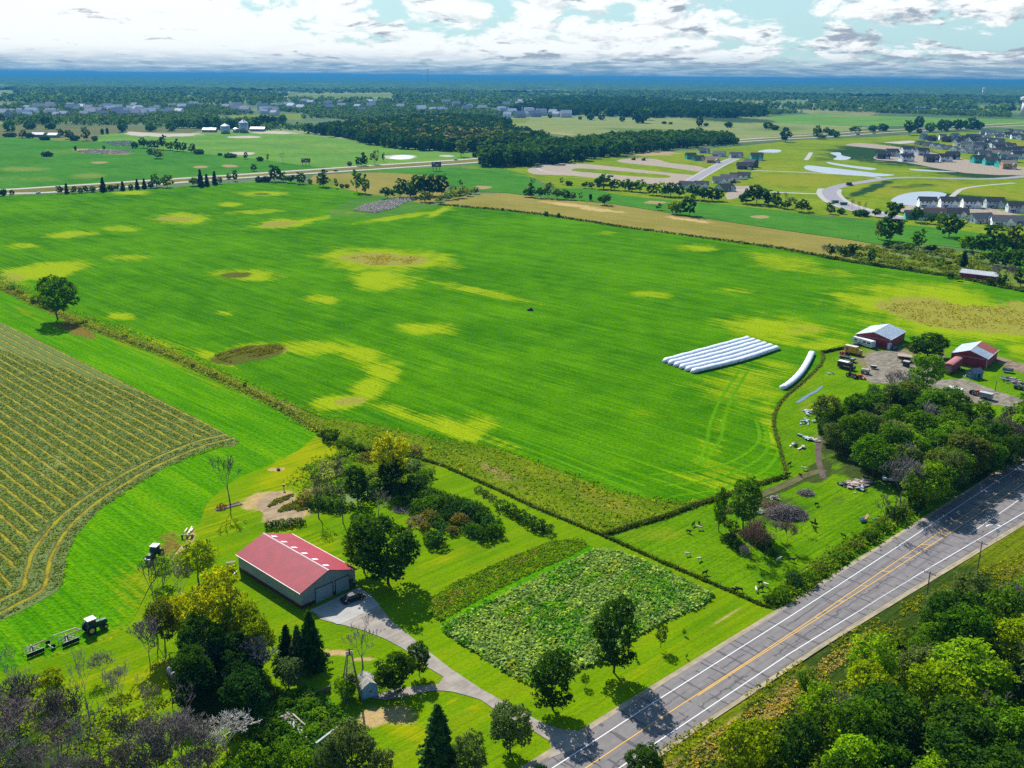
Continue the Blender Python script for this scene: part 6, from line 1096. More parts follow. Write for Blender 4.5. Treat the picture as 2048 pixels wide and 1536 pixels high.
for (px, py, wp, lab) in [(78, 274, 24, 'grey low shed left of its twin at the far left'), (108, 275, 18, 'grey low shed right of its twin at the far left'), (516, 262, 28, 'grey shed with white roof right of the grain bins'), (420, 264, 26, 'low dark shed left of the grain bins')]:
    x, y = at(px, py); w = wp*mpp(px, py); t_ = thing('low_shed', lab, 'shed', (x, y, 0), 0); m = MB(); m.prism([(-7, 0), (7, 0), (7, 4), (0, 7), (-7, 4)], -w/2, w/2, 'x'); m.build('walls', plain('shed_wall', (.22, .24, .30), .8), t_)
    m = MB(); m.prism([(-7.6, 3.9), (0, 7.2), (7.6, 3.9), (7.6, 4.2), (0, 7.5), (-7.6, 4.2)], -w/2-.5, w/2+.5, 'x'); m.build('roof', plain('shed_roof', (.42, .43, .46), .5), t_)
def grain_bin(px, py, wpx, hpx, label):
    x, y = at(px, py); k = mpp(px, py); r = wpx*k/2; h = hpx*k; t_ = thing('grain_bin', label, 'grain bin', (x, y, 0), 0, 'grain bins')
    m = MB(); m.tube((0, 0, 0), (0, 0, h*.74), r, n=24); m.build('wall', ribbed('bin_steel', (.33, .40, .44), 1.1, 2, .4, .5, .4), t_, True)
    m = MB(); m.tube((0, 0, h*.74), (0, 0, h*.96), r*1.05, r*.12, n=24); m.build('roof', ribbed('bin_roof', (.42, .48, .52), 2, 2, .4), t_); m = MB(); m.tube((0, 0, h*.95), (0, 0, h), r*.14, r*.1, n=10); m.build('cap', MGREY, t_)
grain_bin(451, 267, 18, 20, 'squat steel grain bin, leftmost of three'); grain_bin(472, 265, 12, 10, 'smallest steel grain bin between two larger ones'); grain_bin(488, 265, 18, 26, 'tallest steel grain bin with conical roof')
def water_tower(px, py, hpx, wpx, label, kind_, dist=None):
    x, y = at(px, py)
    if dist: f = dist/math.hypot(x, y); x *= f; y *= f
    k = depth(x, y)/FOC; h = hpx*k; r = wpx*k/2; t_ = thing('water_tower', label, 'water tower', (x, y, 0), 0); WT = plain('tower_white', (.72, .70, .74), .5, var=.05)
    m = MB(); m.tube((0, 0, 0), (0, 0, h*.8), r*.85, r*.72, n=28); m.build('column', WT, t_, True)
    m = MB(); m.tube((0, 0, h*.76), (0, 0, h*.82), r*.74, r, n=28); m.tube((0, 0, h*.82), (0, 0, h*.94), r, r, n=28); m.tube((0, 0, h*.94), (0, 0, h), r, r*.55, n=28); m.build('tank', WT, t_)
water_tower(2056, 231, 37, 36, 'big white water tower cut by the right photo edge', 0); water_tower(1968, 180, 15, 7, 'distant pale water tower at the right', 0, 8000); water_tower(1663, 170, 6, 9, 'distant white water tank just above the trees', 0, 9000)
x, y = at(856, 166); x *= .9; y *= .9; k = depth(x, y)/FOC; t_ = thing('radio_mast', 'thin radio mast standing on the horizon', 'mast', (x, y, 0), 0); h = CAM_H+14*k
m = MB(); m.tube((0, 0, 0), (0, 0, h), k*.8, k*.35, n=4); m.build('mast', DGREY, t_); m = MB(); m.box((0, 0, h*.93), (k*2.2, k*2.2, k*1.2)); m.build('antenna', DGREY, t_)

# ------------------------------------------------------------------ silage bags
BAG = plain('white_plastic', (.56, .60, .68), .5, .35, var=.16, scale=.7, bump=.9)
def bag(label, pts, r, group=None):
    line = smoothline(pts, 10, False); n = 14; V = []; F = []
    for i, p in enumerate(line):
        a_ = line[max(i-1, 0)]; b_ = line[min(i+1, len(line)-1)]; d = Vector((b_[0]-a_[0], b_[1]-a_[1])).normalized(); e = 1.0 if 0 < i < len(line)-1 else .55; e *= 1+.035*math.sin(i*1.7)+.02*math.sin(i*4.1+r*9)
        for j in range(n):
            k = 2*math.pi*j/n; o_ = math.cos(k)*r*e; z = max(0.0, r*.58*e+math.sin(k)*r*.62*e)+.08; V.append((p[0]-d.y*o_, p[1]+d.x*o_, z))
    for i in range(len(line)-1):
        for j in range(n): F.append((i*n+j, i*n+(j+1) % n, (i+1)*n+(j+1) % n, (i+1)*n+j))
    m = MB(); m.add(V, F+[tuple(range(n-1, -1, -1)), tuple(range((len(line)-1)*n, len(line)*n))]); o = m.build('silage_bag', BAG, None, True); return props(o, label, 'silage bag', group)
L0 = [Vector(at(1327, 726)), Vector(at(1383, 747))]; L1_ = [Vector(at(1500, 679)), Vector(at(1557, 698))]
for i in range(6):
    f = i/5; p = L0[0].lerp(L0[1], f); q = L1_[0].lerp(L1_[1], f); mid = p.lerp(q, .5)+Vector((.9*f, -.9*f))*1.2
    bag('white silage bag, %s of the six lying side by side' % ['farthest', 'second farthest', 'third farthest', 'fourth farthest', 'second nearest', 'nearest'][i], [tuple(p), tuple(mid), tuple(q)], 1.32, 'six parallel silage bags')
bag('single curved white silage bag along the fence', world([(1564, 780), (1582, 768), (1600, 750), (1614, 729), (1624, 708)]), 1.2)

# ------------------------------------------------------------------ fences, poles, signs
def fence(label, px, gap, h=1.3, cat='fence'):
    P_ = world(px); t_ = thing('wire_fence', label, cat, (*P_[0], 0)); o0 = P_[0]; post = MB(); post.tube((0, 0, 0), (0, 0, h), .07, .06, n=5); pm = post.mesh('post', [WOOD]); wires = MB(); last = None; n = 0
    for a_, b_ in zip(P_[:-1], P_[1:]):
        q = max(1, round(math.dist(a_, b_)/gap))
        for i in range(q):
            x, y = a_[0]+(b_[0]-a_[0])*i/q-o0[0], a_[1]+(b_[1]-a_[1])*i/q-o0[1]
            if n < 98: o = link('post', pm, t_); o.location = (x, y, 0)
            n += 1
            if last:
                for z in (.45, .85, 1.2): wires.tube((last[0], last[1], z), (x, y, z), .012, n=3, cap=False)
            last = (x, y)
    wires.build('wire', DGREY, t_)
fence('wire fence on posts running along the garden and pasture to the road', PF, 3.4); fence('wire fence between the bright field and the goat pasture', [(1205, 1072), (1330, 1035), (1440, 997), (1510, 972), (1572, 954)], 3.4)
fence('curved wire fence around the farm side of the bright field', [(1572, 951), (1560, 900), (1547, 850), (1548, 830), (1560, 806), (1578, 787), (1600, 770), (1622, 750), (1641, 731), (1647, 716), (1643, 704)], 3.4); fence('wire fence on the left between the two bright fields', LF, 6)
fence('short wire fence leading to the first red barn', [(1646, 706), (1690, 697), (1730, 690)], 3)
def pole(px, py, hpx, label, arms=True, tr=False):
    x, y = at(px, py); h = hpx*mpp(px, py)/.93; t_ = thing('utility_pole', label, 'utility pole', (x, y, 0), RANG, 'utility poles'); m = MB(); m.tube((0, 0, 0), (0, 0, h), .16, .10, n=8); m.build('pole', WOOD, t_)
    if arms: m = MB(); m.box((0, 0, h-.5), (.12, 2.4, .12)); c_ = m.build('crossarm', WOOD, t_); m = MB(); [m.tube((0, q, h-.44), (0, q, h-.22), .05, n=6) for q in (-1.1, -.5, .5, 1.1)]; m.build('insulators', MGREY, c_)
    if tr: m = MB(); m.tube((.25, 0, h*.55), (.25, 0, h*.62), .14, n=8); m.build('box', DGREY, t_)
    return t_, Vector((x, y, h))
_, q1 = pole(1952, 1156, 76, 'wooden utility pole beside the turn lane, the farther roadside one', True, True); _, q2 = pole(1850, 1212, 72, 'wooden utility pole rising from the roadside trees, the nearer one'); pole(1990, 782, 20, 'thin utility pole in the farmyard', False)
q0 = q1+(q1-q2)*1.35; q3 = q2-(q1-q2)*2.2
def cable(a, b, sag, n=14): 
    m = MB(); last = a
    for i in range(1, n+1): p = a.lerp(b, i/n)-Vector((0, 0, sag*4*(i/n)*(1-i/n))); m.tube(last, p, .02, n=3, cap=False); last = p
    return m
for off in (-1.1, 1.1):
    n_ = RN*off; m = MB()
    for u_, v_ in ((q0, q1), (q1, q2), (q2, q3)): c_ = cable(u_+n_, v_+n_, .7); m.add(c_.v, c_.f)
    props(m.build('power_line', DGREY), 'thin power line strung between the roadside poles, %s one' % ('nearer' if off < 0 else 'farther'), 'power line', 'power lines')
x, y = at(1993, 1082); t_ = thing('road_sign', 'small white sign on a thin post beside the turn lane', 'road sign', (x, y, 0), RANG); m = MB(); m.tube((0, 0, 0), (0, 0, 2.6), .04, n=6); m.build('post', MGREY, t_); m = MB(); m.box((0, 0, 2.5), (.05, .8, .95)); m.build('panel', plain('sign_panel', (.55, .62, .72), .4), t_)
def billboard(px, py, wpx, hpx, deg, label):
    x, y = at(px, py); k = mpp(px, py); w = wpx*k; h = hpx*k; t_ = thing('billboard', label, 'billboard', (x, y, 0), R(deg), 'billboards along the highway'); m = MB()
    for q in (-.35, 0, .35): m.tube((q*w, 0, 0), (q*w, 0, h), .3, n=6)
    m.build('post', DGREY, t_); m = MB(); m.box((0, 0, h*.72), (w, .6, h*.56)); m.build('panel', plain('billboard_back', (.05, .05, .07), .7), t_)
    m = MB(); m.box((-w*.22, -.34, h*.72), (w*.22, .06, h*.3)); m.box((w*.28, -.34, h*.76), (w*.26, .06, h*.34)); m.build('poster', plain('poster_red', (.40, .04, .09), .6), t_); m = MB(); m.box((w*.05, -.35, h*.66), (w*.26, .06, h*.2)); m.box((-w*.3, -.36, h*.86), (w*.3, .06, h*.12)); m.build('poster', plain('poster_white', (.5, .5, .6), .6), t_)
billboard(612, 331, 18, 14, 6, 'dark billboard with pale panel on the far side of the highway'); billboard(873, 342, 19, 18, 8, 'dark billboard with red patch on the near side of the highway')

# ------------------------------------------------------------------ vehicles
def wheel(t_, x, y, r, w, rim=None):
    m = MB(); m.tube((x, y-w/2, r), (x, y+w/2, r), r, n=18); o = m.build('wheel', BLACK, t_, False); m = MB(); s = 1 if y > 0 else -1; m.tube((x, y+s*(w/2-.03), r), (x, y+s*(w/2+.02), r), r*.55, n=14); m.build('rim', rim or MGREY, o)
def car(px, py, ang, col, label, L=4.7, W_=1.85, H=1.45, kind_='sedan', group=None):
    x, y = at(px, py); t_ = thing('parked_car' if group is None else 'moving_car', label, 'car', (x, y, .18), ang, group); m = MB(); hb = .78
    pr = [(-L/2, .3), (L/2, .3), (L/2, .62), (L*.46, .74), (L*.22, .86), (-L*.40, .90), (-L/2, .80)]; m.prism(pr, -W_/2, W_/2); m.build('body', plain('paint_%s' % col, CARC[col], .5, .12, var=.05), t_)
    m = MB(); b = [(-L*.40, .88), (L*.22, .86), (L*.06, H), (-L*.24, H)] if kind_ == 'sedan' else [(-L*.47, .88), (L*.2, .86), (L*.08, H), (-L*.46, H)]
    vs = [(a_, s*(W_/2-.1 if z < 1 else W_/2-.3), z) for s in (-1, 1) for a_, z in b]; m.add(vs, [(3, 2, 1, 0), (4, 5, 6, 7), (0, 1, 5, 4), (1, 2, 6, 5), (2, 3, 7, 6), (3, 0, 4, 7)]); m.build('windows', GLASS, t_)
    m = MB(); m.box(((b[2][0]+b[3][0])/2, 0, H+.01), (abs(b[2][0]-b[3][0])-.05, W_-.62, .04)); m.build('roof', MATS['paint_'+col], t_)
    for sx in (-.31, .31):
        for sy in (-1, 1): wheel(t_, sx*L, sy*(W_/2-.08), .33, .22)
    return t_
CARC = {'black': (.02, .016, .02), 'white': (.7, .7, .72), 'dark': (.03, .035, .05), 'silver': (.4, .42, .45), 'red': (.3, .03, .03)}
o = car(706, 1202, heading((686, 1208), (728, 1194)), 'black', 'black car parked on the concrete in front of the pole barn'); m = MB(); m.box((-2.3, -.6, .62), (.08, .35, .14)); m.build('tail_light', plain('red_lens', (.4, .02, .03), .3), o); m = MB(); m.box((-2.3, .6, .62), (.08, .35, .14)); m.build('tail_light', MATS['red_lens'], o)
HWA = heading((375, 364), (612, 347.5))
for (px, py, c, la, d_) in [(79, 388.5, 'white', 'white car on the near highway lane before the hedge', 0), (672, 343, 'dark', 'dark car on the near highway lane right of the first billboard', 0), (912, 320.5, 'white', 'white car on the far highway lane near the wood', 0), (1758, 260.5, 'white', 'white truck-like car on the far right highway', 0), (1716, 270, 'dark', 'dark car on the right stretch of highway', 0), (1748, 267.5, 'silver', 'silver car on the right stretch of highway', 0)]:
    o = car(px, py, HWA, c, la, 5.4, 2.1, 1.7, 'van', 'cars on the highway'); 
    if px > 1000: o.scale = (1.6, 1.6, 1.6)
car(1700, 371, R(20), 'dark', 'dark van parked at the bend of the estate street', 8, 3, 3, 'van')
for px, py, la in ((1670, 406, 'green dumpster left of its twin by the street bend'), (1687, 410, 'green dumpster right of its twin by the street bend')):
    x, y = at(px, py); t_ = thing('dumpster', la, 'dumpster', (x, y, 0), R(-10), 'green dumpsters'); m = MB(); m.prism([(-2.6, .3), (2.6, .3), (3.1, 2.2), (-3.1, 2.2)], -1.3, 1.3); m.build('body', plain('dumpster_green', (.01, .16, .09), .6), t_); m = MB(); m.box((0, 0, 2.25), (6, 2.5, .12)); m.build('lid', plain('dumpster_lid', (.02, .08, .06), .6), t_)
for px, py, la in ((1267, 320, 'dark earthmover on the graded loop, left one'), (1287, 321, 'dark earthmover on the graded loop, right one'), (1466, 366, 'small dark excavator beside the last new houses')):
    x, y = at(px, py); t_ = thing('excavator', la, 'excavator', (x, y, .1), R(20), 'construction machines'); m = MB(); m.box((0, 0, 1.8), (4.5, 2.6, 1.3)); m.build('body', plain('machine_yellow', (.12, .08, .03), .6), t_); m = MB(); m.box((0, -1.2, .5), (4.6, .7, 1)); m.box((0, 1.2, .5), (4.6, .7, 1)); m.build('tracks', BLACK, t_)
    m = MB(); m.box((.8, -.5, 3), (1.6, 1.4, 1.3)); m.build('cab', GLASS, t_); m = MB(); m.tube((2, .6, 2), (5, .6, 4.3), .3, n=5); m.tube((5, .6, 4.3), (6.5, .6, 1), .25, n=5); m.build('boom', MATS['machine_yellow'], t_)

GRN = plain('tractor_green', (.015, .08, .035), .6, .2, var=.1); YRIM = plain('yellow_rim', (.55, .42, .16), .5)
def tractor(px, py, ang, label, roofc, front=None, z=.12):
    x, y = at(px, py); t_ = thing('tractor', label, 'tractor', (x, y, z), ang, 'green tractors on the left strip')
    m = MB(); m.prism([(.1, .85), (2.35, .8), (2.45, 1.25), (2.3, 1.72), (.1, 1.85)], -.38, .38); m.build('hood', GRN, t_); m = MB(); m.box((.5, 0, .78), (2.8, .5, .45)); m.box((-1.0, 0, .95), (1.0, 1.6, .35)); m.build('chassis', DGREY, t_)
    m = MB(); vs = [(-1.35, -.72, 1.1), (.25, -.72, 1.1), (.25, .72, 1.1), (-1.35, .72, 1.1), (-1.25, -.68, 2.62), (.05, -.62, 2.62), (.05, .62, 2.62), (-1.25, .68, 2.62)]; m.add(vs, [(0, 3, 2, 1), (4, 5, 6, 7), (0, 1, 5, 4), (1, 2, 6, 5), (2, 3, 7, 6), (3, 0, 4, 7)]); cb = m.build('cab', GLASS, t_)
    m = MB(); 
    for i in range(4): m.tube(vs[i], vs[i+4], .06, n=5)
    m.build('cab_frame', GRN, cb); m = MB(); m.box((-.6, 0, 2.72), (1.75, 1.6, .2)); m.build('cab_roof', roofc, cb)
    for sy in (-1, 1):
        wheel(t_, -1.0, sy*1.0, .86, .5, YRIM); wheel(t_, 1.75, sy*.85, .5, .34, YRIM); m = MB(); m.prism([(-1.75, 1.55), (-1.3, 1.85), (-.7, 1.85), (-.25, 1.55), (-.25, 1.62), (-.7, 1.93), (-1.3, 1.93), (-1.75, 1.62)], sy*.74, sy*1.25); m.build('fender', GRN, t_)
    m = MB(); m.tube((1.3, .2, 1.75), (1.3, .2, 2.5), .05, n=6); m.build('exhaust', DGREY, t_)
    if front: m = MB(); m.box((2.75, 0, 1.0), (.4, 1.5, .35)); m.build('front_weights', plain('pale_metal', (.32, .38, .46), .4, .5), t_)
    return t_
TA = heading((120, 1278), (205, 1244)); tractor(190, 1262, TA, 'green tractor with white cab roof pulling a two-rotor hay rake', plain('cab_roof_white', (.50, .50, .48), .5))
tractor(309, 1117, heading((330, 1095), (290, 1130)), 'green tractor with pale green cab roof parked by the yellow trees', plain('cab_roof_green', (.30, .42, .38), .4), True)
ORG = plain('faded_orange', (.50, .26, .18), .6); PALEM = plain('pale_steel', (.40, .36, .33), .5)
def rotor(px, py, t_, o0, ang, r=1.5, cover=True):
    x, y = at(px, py); c = Vector((x-o0[0], y-o0[1], 0)); m = MB()
    for i in range(10):
        A = 2*math.pi*i/10+ang; d = Vector((math.cos(A), math.sin(A), 0)); m.tube(c+Vector((0, 0, .75)), c+d*r*.95+Vector((0, 0, .62)), .05, n=5); e = c+d*r*.95
        for q in (-.12, 0, .12): m.tube(e+Vector((q*d.y, -q*d.x, .62)), e+d*.12+Vector((q*d.y, -q*d.x, .05)), .025, n=3)
    b = m.build('rotor', PALEM, t_); m = MB(); m.tube(c+Vector((0, 0, .3)), c+Vector((0, 0, 1.0)), .25, .18, n=10); m.build('hub', DGREY, b)
    dr = Vector((math.cos(ang), math.sin(ang), 0)); pe = Vector((-dr.y, dr.x, 0)); m = MB(); m.tube(c-dr*.3+Vector((0, 0, 1.0)), c+dr*2.6+Vector((0, 0, 1.15)), .13, n=6); m.build('arm', ORG, t_)
    m = MB(); p0 = c-pe*1.75+Vector((0, 0, .8)); m.tube(p0-dr*1.4, p0+dr*1.7, .06, n=5); m.tube(c+Vector((0, 0, .9)), p0-dr*.8, .05, n=5); m.tube(c+Vector((0, 0, .9)), p0+dr*1.2, .05, n=5); m.build('guard_frame', PALEM, t_)
    if cover: m = MB(); m.box(p0-Vector((0, 0, .42)), (3.1, .05, .7), rz=ang); m.build('curtain', BLACK, t_)
    for q in (-.5, .5): m = MB(); k = c+pe*q; m.tube(k-pe*.07+Vector((0, 0, .22)), k+pe*.07+Vector((0, 0, .22)), .22, n=10); m.build('wheel', BLACK, t_)
o0 = at(104, 1288); t_ = thing('hay_rake', 'two-rotor hay rake with a long bent beam hitched behind the tractor', 'hay rake', (*o0, .1))
P3 = lambda px, py, z: Vector((*[a_-b_ for a_, b_ in zip(at(px, py, z+.1), o0)], z)); m = MB(); pts = [P3(166, 1261, .6), P3(150, 1256, 1.3), P3(107, 1271, 1.6), P3(101, 1282, .9)]
for a_, b_ in zip(pts[:-1], pts[1:]): m.tube(a_, b_, .11, n=6)
m.build('beam', CREAM, t_); rotor(134, 1282, t_, o0, TA, 1.5); rotor(64, 1303, t_, o0, TA, 1.5)
for px, py in ((96, 1289), (107, 1296)): c = P3(px, py, 0); m = MB(); n_ = Vector((-math.sin(TA), math.cos(TA), 0))*.14; m.tube(c-n_+Vector((0, 0, .42)), c+n_+Vector((0, 0, .42)), .42, n=14); m.build('wheel', BLACK, t_)
m = MB(); m.tube(P3(96, 1289, .5), P3(107, 1296, .5), .09, n=6); m.build('axle', CREAM, t_)
o0 = at(377, 1072); FA = heading((368, 1072), (384, 1045)); t_ = thing('hay_tedder', 'cream and yellow folded hay tedder parked on the field edge', 'hay machine', (*o0, .1), FA)
m = MB(); m.box((0, 0, .75), (3.4, .16, .16)); m.box((-1.1, 0, .7), (.16, 2.4, .16)); m.box((.6, 0, .7), (.14, 2.0, .14)); m.box((.2, .45, 1.3), (2.6, .14, .14), ry=.1); m.box((.3, -.5, 1.35), (2.8, .22, .2), ry=-.08); m.build('frame', CREAM, t_)
for sy in (-.75, 0, .75):
    m = MB(); 
    for i in range(8): A = i*math.pi/4; m.tube((-1.5+abs(sy)*.4, sy, .95), (-1.5+abs(sy)*.4, sy+math.cos(A)*.6, .95+math.sin(A)*.6), .04, n=4)
    m.build('rotor', plain('machine_straw', (.50, .42, .10), .6), t_)
for sy in (-.8, .5): m = MB(); m.box((.5, sy, 1.1), (1.4, .3, .5)); m.build('guard', plain('faded_pink', (.50, .30, .25), .6), t_)
for sy in (-1.1, 1.1): wheel(t_, -1.1, sy, .4, .22)

# ------------------------------------------------------------------ things around the barn and shed
x, y = at(735, 1386); t_ = thing('garden_shed', 'little light blue shed with a worn grey roof beside the vine-covered bush', 'shed', (x, y, 0), R(26))
BLU = plain('pale_blue_paint', (.20, .38, .56), .7, var=.15); m = MB(); m.prism([(-1.35, 0), (1.35, 0), (1.35, 2.1), (0, 3.1), (-1.35, 2.1)], -1.6, 1.6); m.build('walls', BLU, t_)
m = MB(); m.prism([(-1.6, 1.95), (-.9, 2.65), (0, 3.2), (.9, 2.65), (1.6, 1.95), (1.6, 2.05), (.9, 2.76), (0, 3.32), (-.9, 2.76), (-1.6, 2.05)], -1.85, 1.85); m.build('roof', plain('worn_shingle', (.30, .28, .25), .9, var=.4), t_)
m = MB(); m.box((.1, -1.62, 1.35), (.55, .06, .6)); w_ = m.build('window', GLASS, t_); m = MB(); [m.box((.1+q, -1.63, 1.35), (.07, .06, .74)) for q in (-.31, 0, .31)]; m.box((.1, -1.63, 1.69), (.69, .06, .07)); m.box((.1, -1.63, 1.01), (.69, .06, .07)); m.build('frame', WHITE, w_)
x, y = at(703, 1396); h = 8.6; t_ = thing('windmill_tower', 'old wooden windmill frame without blades, legs spread beside the little shed', 'windmill', (x, y, 0), R(20)); m = MB(); tp = .35
for sx in (-1, 1):
    for sy in (-1, 1): m.tube((sx*1.5, sy*1.5, 0), (sx*tp, sy*tp, h), .11, .08, n=5)
m.build('legs', WOOD, t_); m = MB()
for i in range(1, 6):
    q = 1.5+(tp-1.5)*i/6; z = h*i/6; q2_ = 1.5+(tp-1.5)*(i-1)/6; z2 = h*(i-1)/6
    for a_, b_ in (((-1, -1), (1, -1)), ((1, -1), (1, 1)), ((1, 1), (-1, 1)), ((-1, 1), (-1, -1))): m.tube((a_[0]*q, a_[1]*q, z), (b_[0]*q, b_[1]*q, z), .05, n=4); m.tube((a_[0]*q2_, a_[1]*q2_, z2), (b_[0]*q, b_[1]*q, z), .035, n=4)
m.build('braces', WOOD, t_); m = MB(); m.box((0, 0, h), (1.1, 1.1, .12)); m.tube((0, 0, h), (0, 0, h+.9), .12, n=6); m.tube((-.5, 0, h+.7), (.7, 0, h+.7), .07, n=5); m.build('platform', DGREY, t_)
o = link('vine', KH['T']['near'][0], t_); o.scale = (.22, .22, .38); o.color = (.03, .06, .01, 1)
# ruined foundation
def wallrun(name, label, pts, h, th, mat, cat):
    P_ = world(pts); t_ = MB(); 
    for a_, b_ in zip(P_[:-1], P_[1:]): L = math.dist(a_, b_); t_.box(((a_[0]+b_[0])/2, (a_[1]+b_[1])/2, h/2), (L, th, h), rz=math.atan2(b_[1]-a_[1], b_[0]-a_[0]))
    return props(t_.build(name, mat), label, cat)
STONE = plain('pale_stone', (.36, .31, .28), .9, var=.45, scale=2.2, bump=.6); rs = random.Random(8)
P_ = world([(566, 1444), (583, 1436), (616, 1467), (602, 1477)]); cx, cy = sum(p[0] for p in P_)/4, sum(p[1] for p in P_)/4; A = heading((566, 1444), (602, 1477)); L = math.dist(P_[0], P_[3]); Wd = math.dist(P_[0], P_[1])
t_ = thing('stone_foundation', 'ruined stone foundation with raised slab beside the bushes', 'ruin', (cx, cy, 0), A); m = MB(); m.box((0, 0, .45), (L, Wd, .9)); m.build('slab', STONE, t_)
m = MB(); [m.ell((rs.uniform(-L/2-.2, -L/2+.9), rs.uniform(-Wd/2-.2, Wd/2+.1), rs.uniform(.7, 1.15)), (rs.uniform(.25, .45), rs.uniform(.25, .4), rs.uniform(.18, .32)), 7, 5, .25, i) for i in range(16)]; [m.ell((L*.5+rs.uniform(-.2, 3.2), rs.uniform(-.9, .5), rs.uniform(.2, .6)), (rs.uniform(.2, .45), rs.uniform(.2, .4), rs.uniform(.15, .35)), 7, 5, .3, i+50) for i in range(26)]; m.build('rubble', plain('rubble_stone', (.34, .27, .25), .9, var=.5, scale=2), t_)
m = MB(); m.box((0, Wd/2-.12, 1.1), (L*.7, .22, .5)); m.build('parapet', STONE, t_)
wallrun('ruined_wall', 'low pale ruined wall running up behind the grey-green tree', [(633, 1503), (655, 1486), (676, 1470)], 1.6, .35, plain('pale_plaster', (.32, .35, .34), .9, var=.25), 'wall')
wallrun('plank_fence', 'short weathered plank fence left of the little shed', [(613, 1402), (637, 1392), (661, 1382)], 1.1, .12, WOOD, 'fence')
wallrun('plank', 'short pale plank lying on the grass above the ruin', [(605, 1409), (622, 1417)], .15, .25, PALEM, 'plank')
wallrun('plank', 'pale plank leaning on the ground behind the barn corner', [(468, 1150), (474, 1144)], .3, .2, WHITE, 'plank')
P_ = at(458, 1014); t_ = thing('raised_bed', 'log-edged flower bed with brown plants around the slender leafless tree', 'flower bed', (*P_, 0), heading((432, 1018), (483, 1005))); m = MB(); m.tube((-3.2, -.7, .18), (3.0, -.7, .18), .17, n=7); m.tube((-3.2, .8, .18), (3.0, .8, .18), .17, n=7); m.tube((-3.2, -.7, .18), (-3.2, .8, .18), .17, n=7); m.tube((3, -.7, .18), (3, .8, .18), .17, n=7); m.build('log_edge', WOOD, t_); m = MB(); m.box((-.1, .05, .1), (6, 1.3, .16)); m.build('soil', DIRT, t_)
o = link('plants', KH['S']['near'][0], t_); o.location = (-1.8, .1, 0); o.scale = (.62, .4, .55); o.color = (.16, .08, .04, 1)
x, y = at(557, 941); t_ = thing('fire_pit', 'small black fire pit on a pale patch of the mown lawn', 'fire pit', (x, y, .1)); m = MB(); m.tube((0, 0, 0), (0, 0, .45), .45, .5, n=14); m.build('ring', BLACK, t_); m = MB(); m.tube((0, 0, .3), (0, 0, .46), .4, n=12); m.build('ash', DGREY, t_)
x, y = at(568, 981); t_ = thing('post_box', 'small red box on a dark post at the edge of the garden', 'post', (x, y, .1)); m = MB(); m.tube((0, 0, 0), (0, 0, 1.0), .1, n=6); m.build('post', DGREY, t_); m = MB(); m.box((0, 0, 1.3), (.55, .4, .55)); m.build('box', plain('box_red', (.35, .04, .03), .6), t_)
x, y = at(462, 1131); t_ = thing('picnic_table', 'wooden picnic table just behind the barn corner', 'table', (x, y, .1), R(15)); m = MB(); m.box((0, 0, .74), (1.9, .8, .06)); m.build('table_top', WOOD, t_)
for sy in (-.75, .75): m = MB(); m.box((0, sy, .44), (1.9, .28, .05)); m.build('bench', WOOD, t_)
for sx in (-.7, .7): m = MB(); m.box((sx, 0, .37), (.08, 1.5, .08)); m.box((sx, -.45, .3), (.08, .08, .7), rx=.4); m.box((sx, .45, .3), (.08, .08, .7), rx=-.4); m.build('leg', WOOD, t_)
x, y = at(345, 1358); t_ = thing('water_tank', 'old grey cylindrical tank on a cart under the leafless trees', 'tank', (x, y, .6), R(-50)); m = MB(); m.tube((-1.1, 0, .7), (1.1, 0, .7), .6, n=14); m.build('tank', MGREY, t_); m = MB(); m.box((0, 0, 0), (2.4, .9, .16)); m.build('cart', WOOD, t_)
for sy in (-.5, .5): m = MB(); m.tube((0, sy-.08, -.2), (0, sy+.08, -.2), .4, n=12); m.build('wheel', BLACK, t_)

# ------------------------------------------------------------------ farmyard
def boxthing(name, label, cat, px, py, ang, parts, group=None, z=.12):
    x, y = at(px, py); t_ = thing(name, label, cat, (x, y, z), ang, group)
    for (pn, c, d, mt) in parts: m = MB(); m.box(c, d); m.build(pn, mt, t_)
    return t_
YEL = plain('truck_yellow', (.62, .32, .03), .5); ORR = plain('machine_orange', (.60, .12, .03), .5); MAR = plain('maroon_paint', (.06, .02, .03), .4); RVW = plain('camper_white', (.58, .60, .62), .5, var=.06)
FH = heading((1708, 690), (1748, 698))
t_ = boxthing('travel_trailer', 'long white travel trailer parked against the first red barn', 'trailer', 1727, 692, heading((1708, 688), (1748, 700)), [('body', (0, 0, 1.6), (9.5, 2.4, 2.3), RVW), ('roof', (0, 0, 2.8), (9.3, 2.3, .14), WHITE), ('stripe', (0, -1.22, 1.1), (9.2, .04, .2), DGREY), ('window', (1.2, -1.22, 1.9), (1.4, .05, .6), GLASS), ('window', (3.4, -1.22, 1.9), (1.6, .05, .6), GLASS), ('window', (-3.2, -1.22, 1.9), (1.4, .05, .6), GLASS), ('door', (-.8, -1.22, 1.5), (.7, .05, 1.9), PALEM)])
for sx in (-.5, .5): wheel(t_, sx, -1.1, .35, .2)
t_ = boxthing('box_truck', 'yellow box truck with a white roof in the farmyard', 'truck', 1706, 709, FH-.05, [('cargo_box', (-.9, 0, 1.9), (4.9, 2.3, 2.4), YEL), ('roof', (-.9, 0, 3.14), (4.9, 2.3, .1), CREAM), ('cab', (2.4, 0, 1.3), (1.5, 2.1, 1.4), YEL), ('windscreen', (2.95, 0, 1.7), (.5, 1.9, .55), GLASS), ('chassis', (.2, 0, .55), (6.4, 1.6, .25), DGREY), ('logo_panel', (-2.0, -1.17, 2.1), (.9, .04, 1.1), plain('logo_blue', (.05, .12, .35), .5))])
for sx in (-2.2, 2.2):
    for sy in (-1, 1): wheel(t_, sx, sy*1.02, .45, .26)
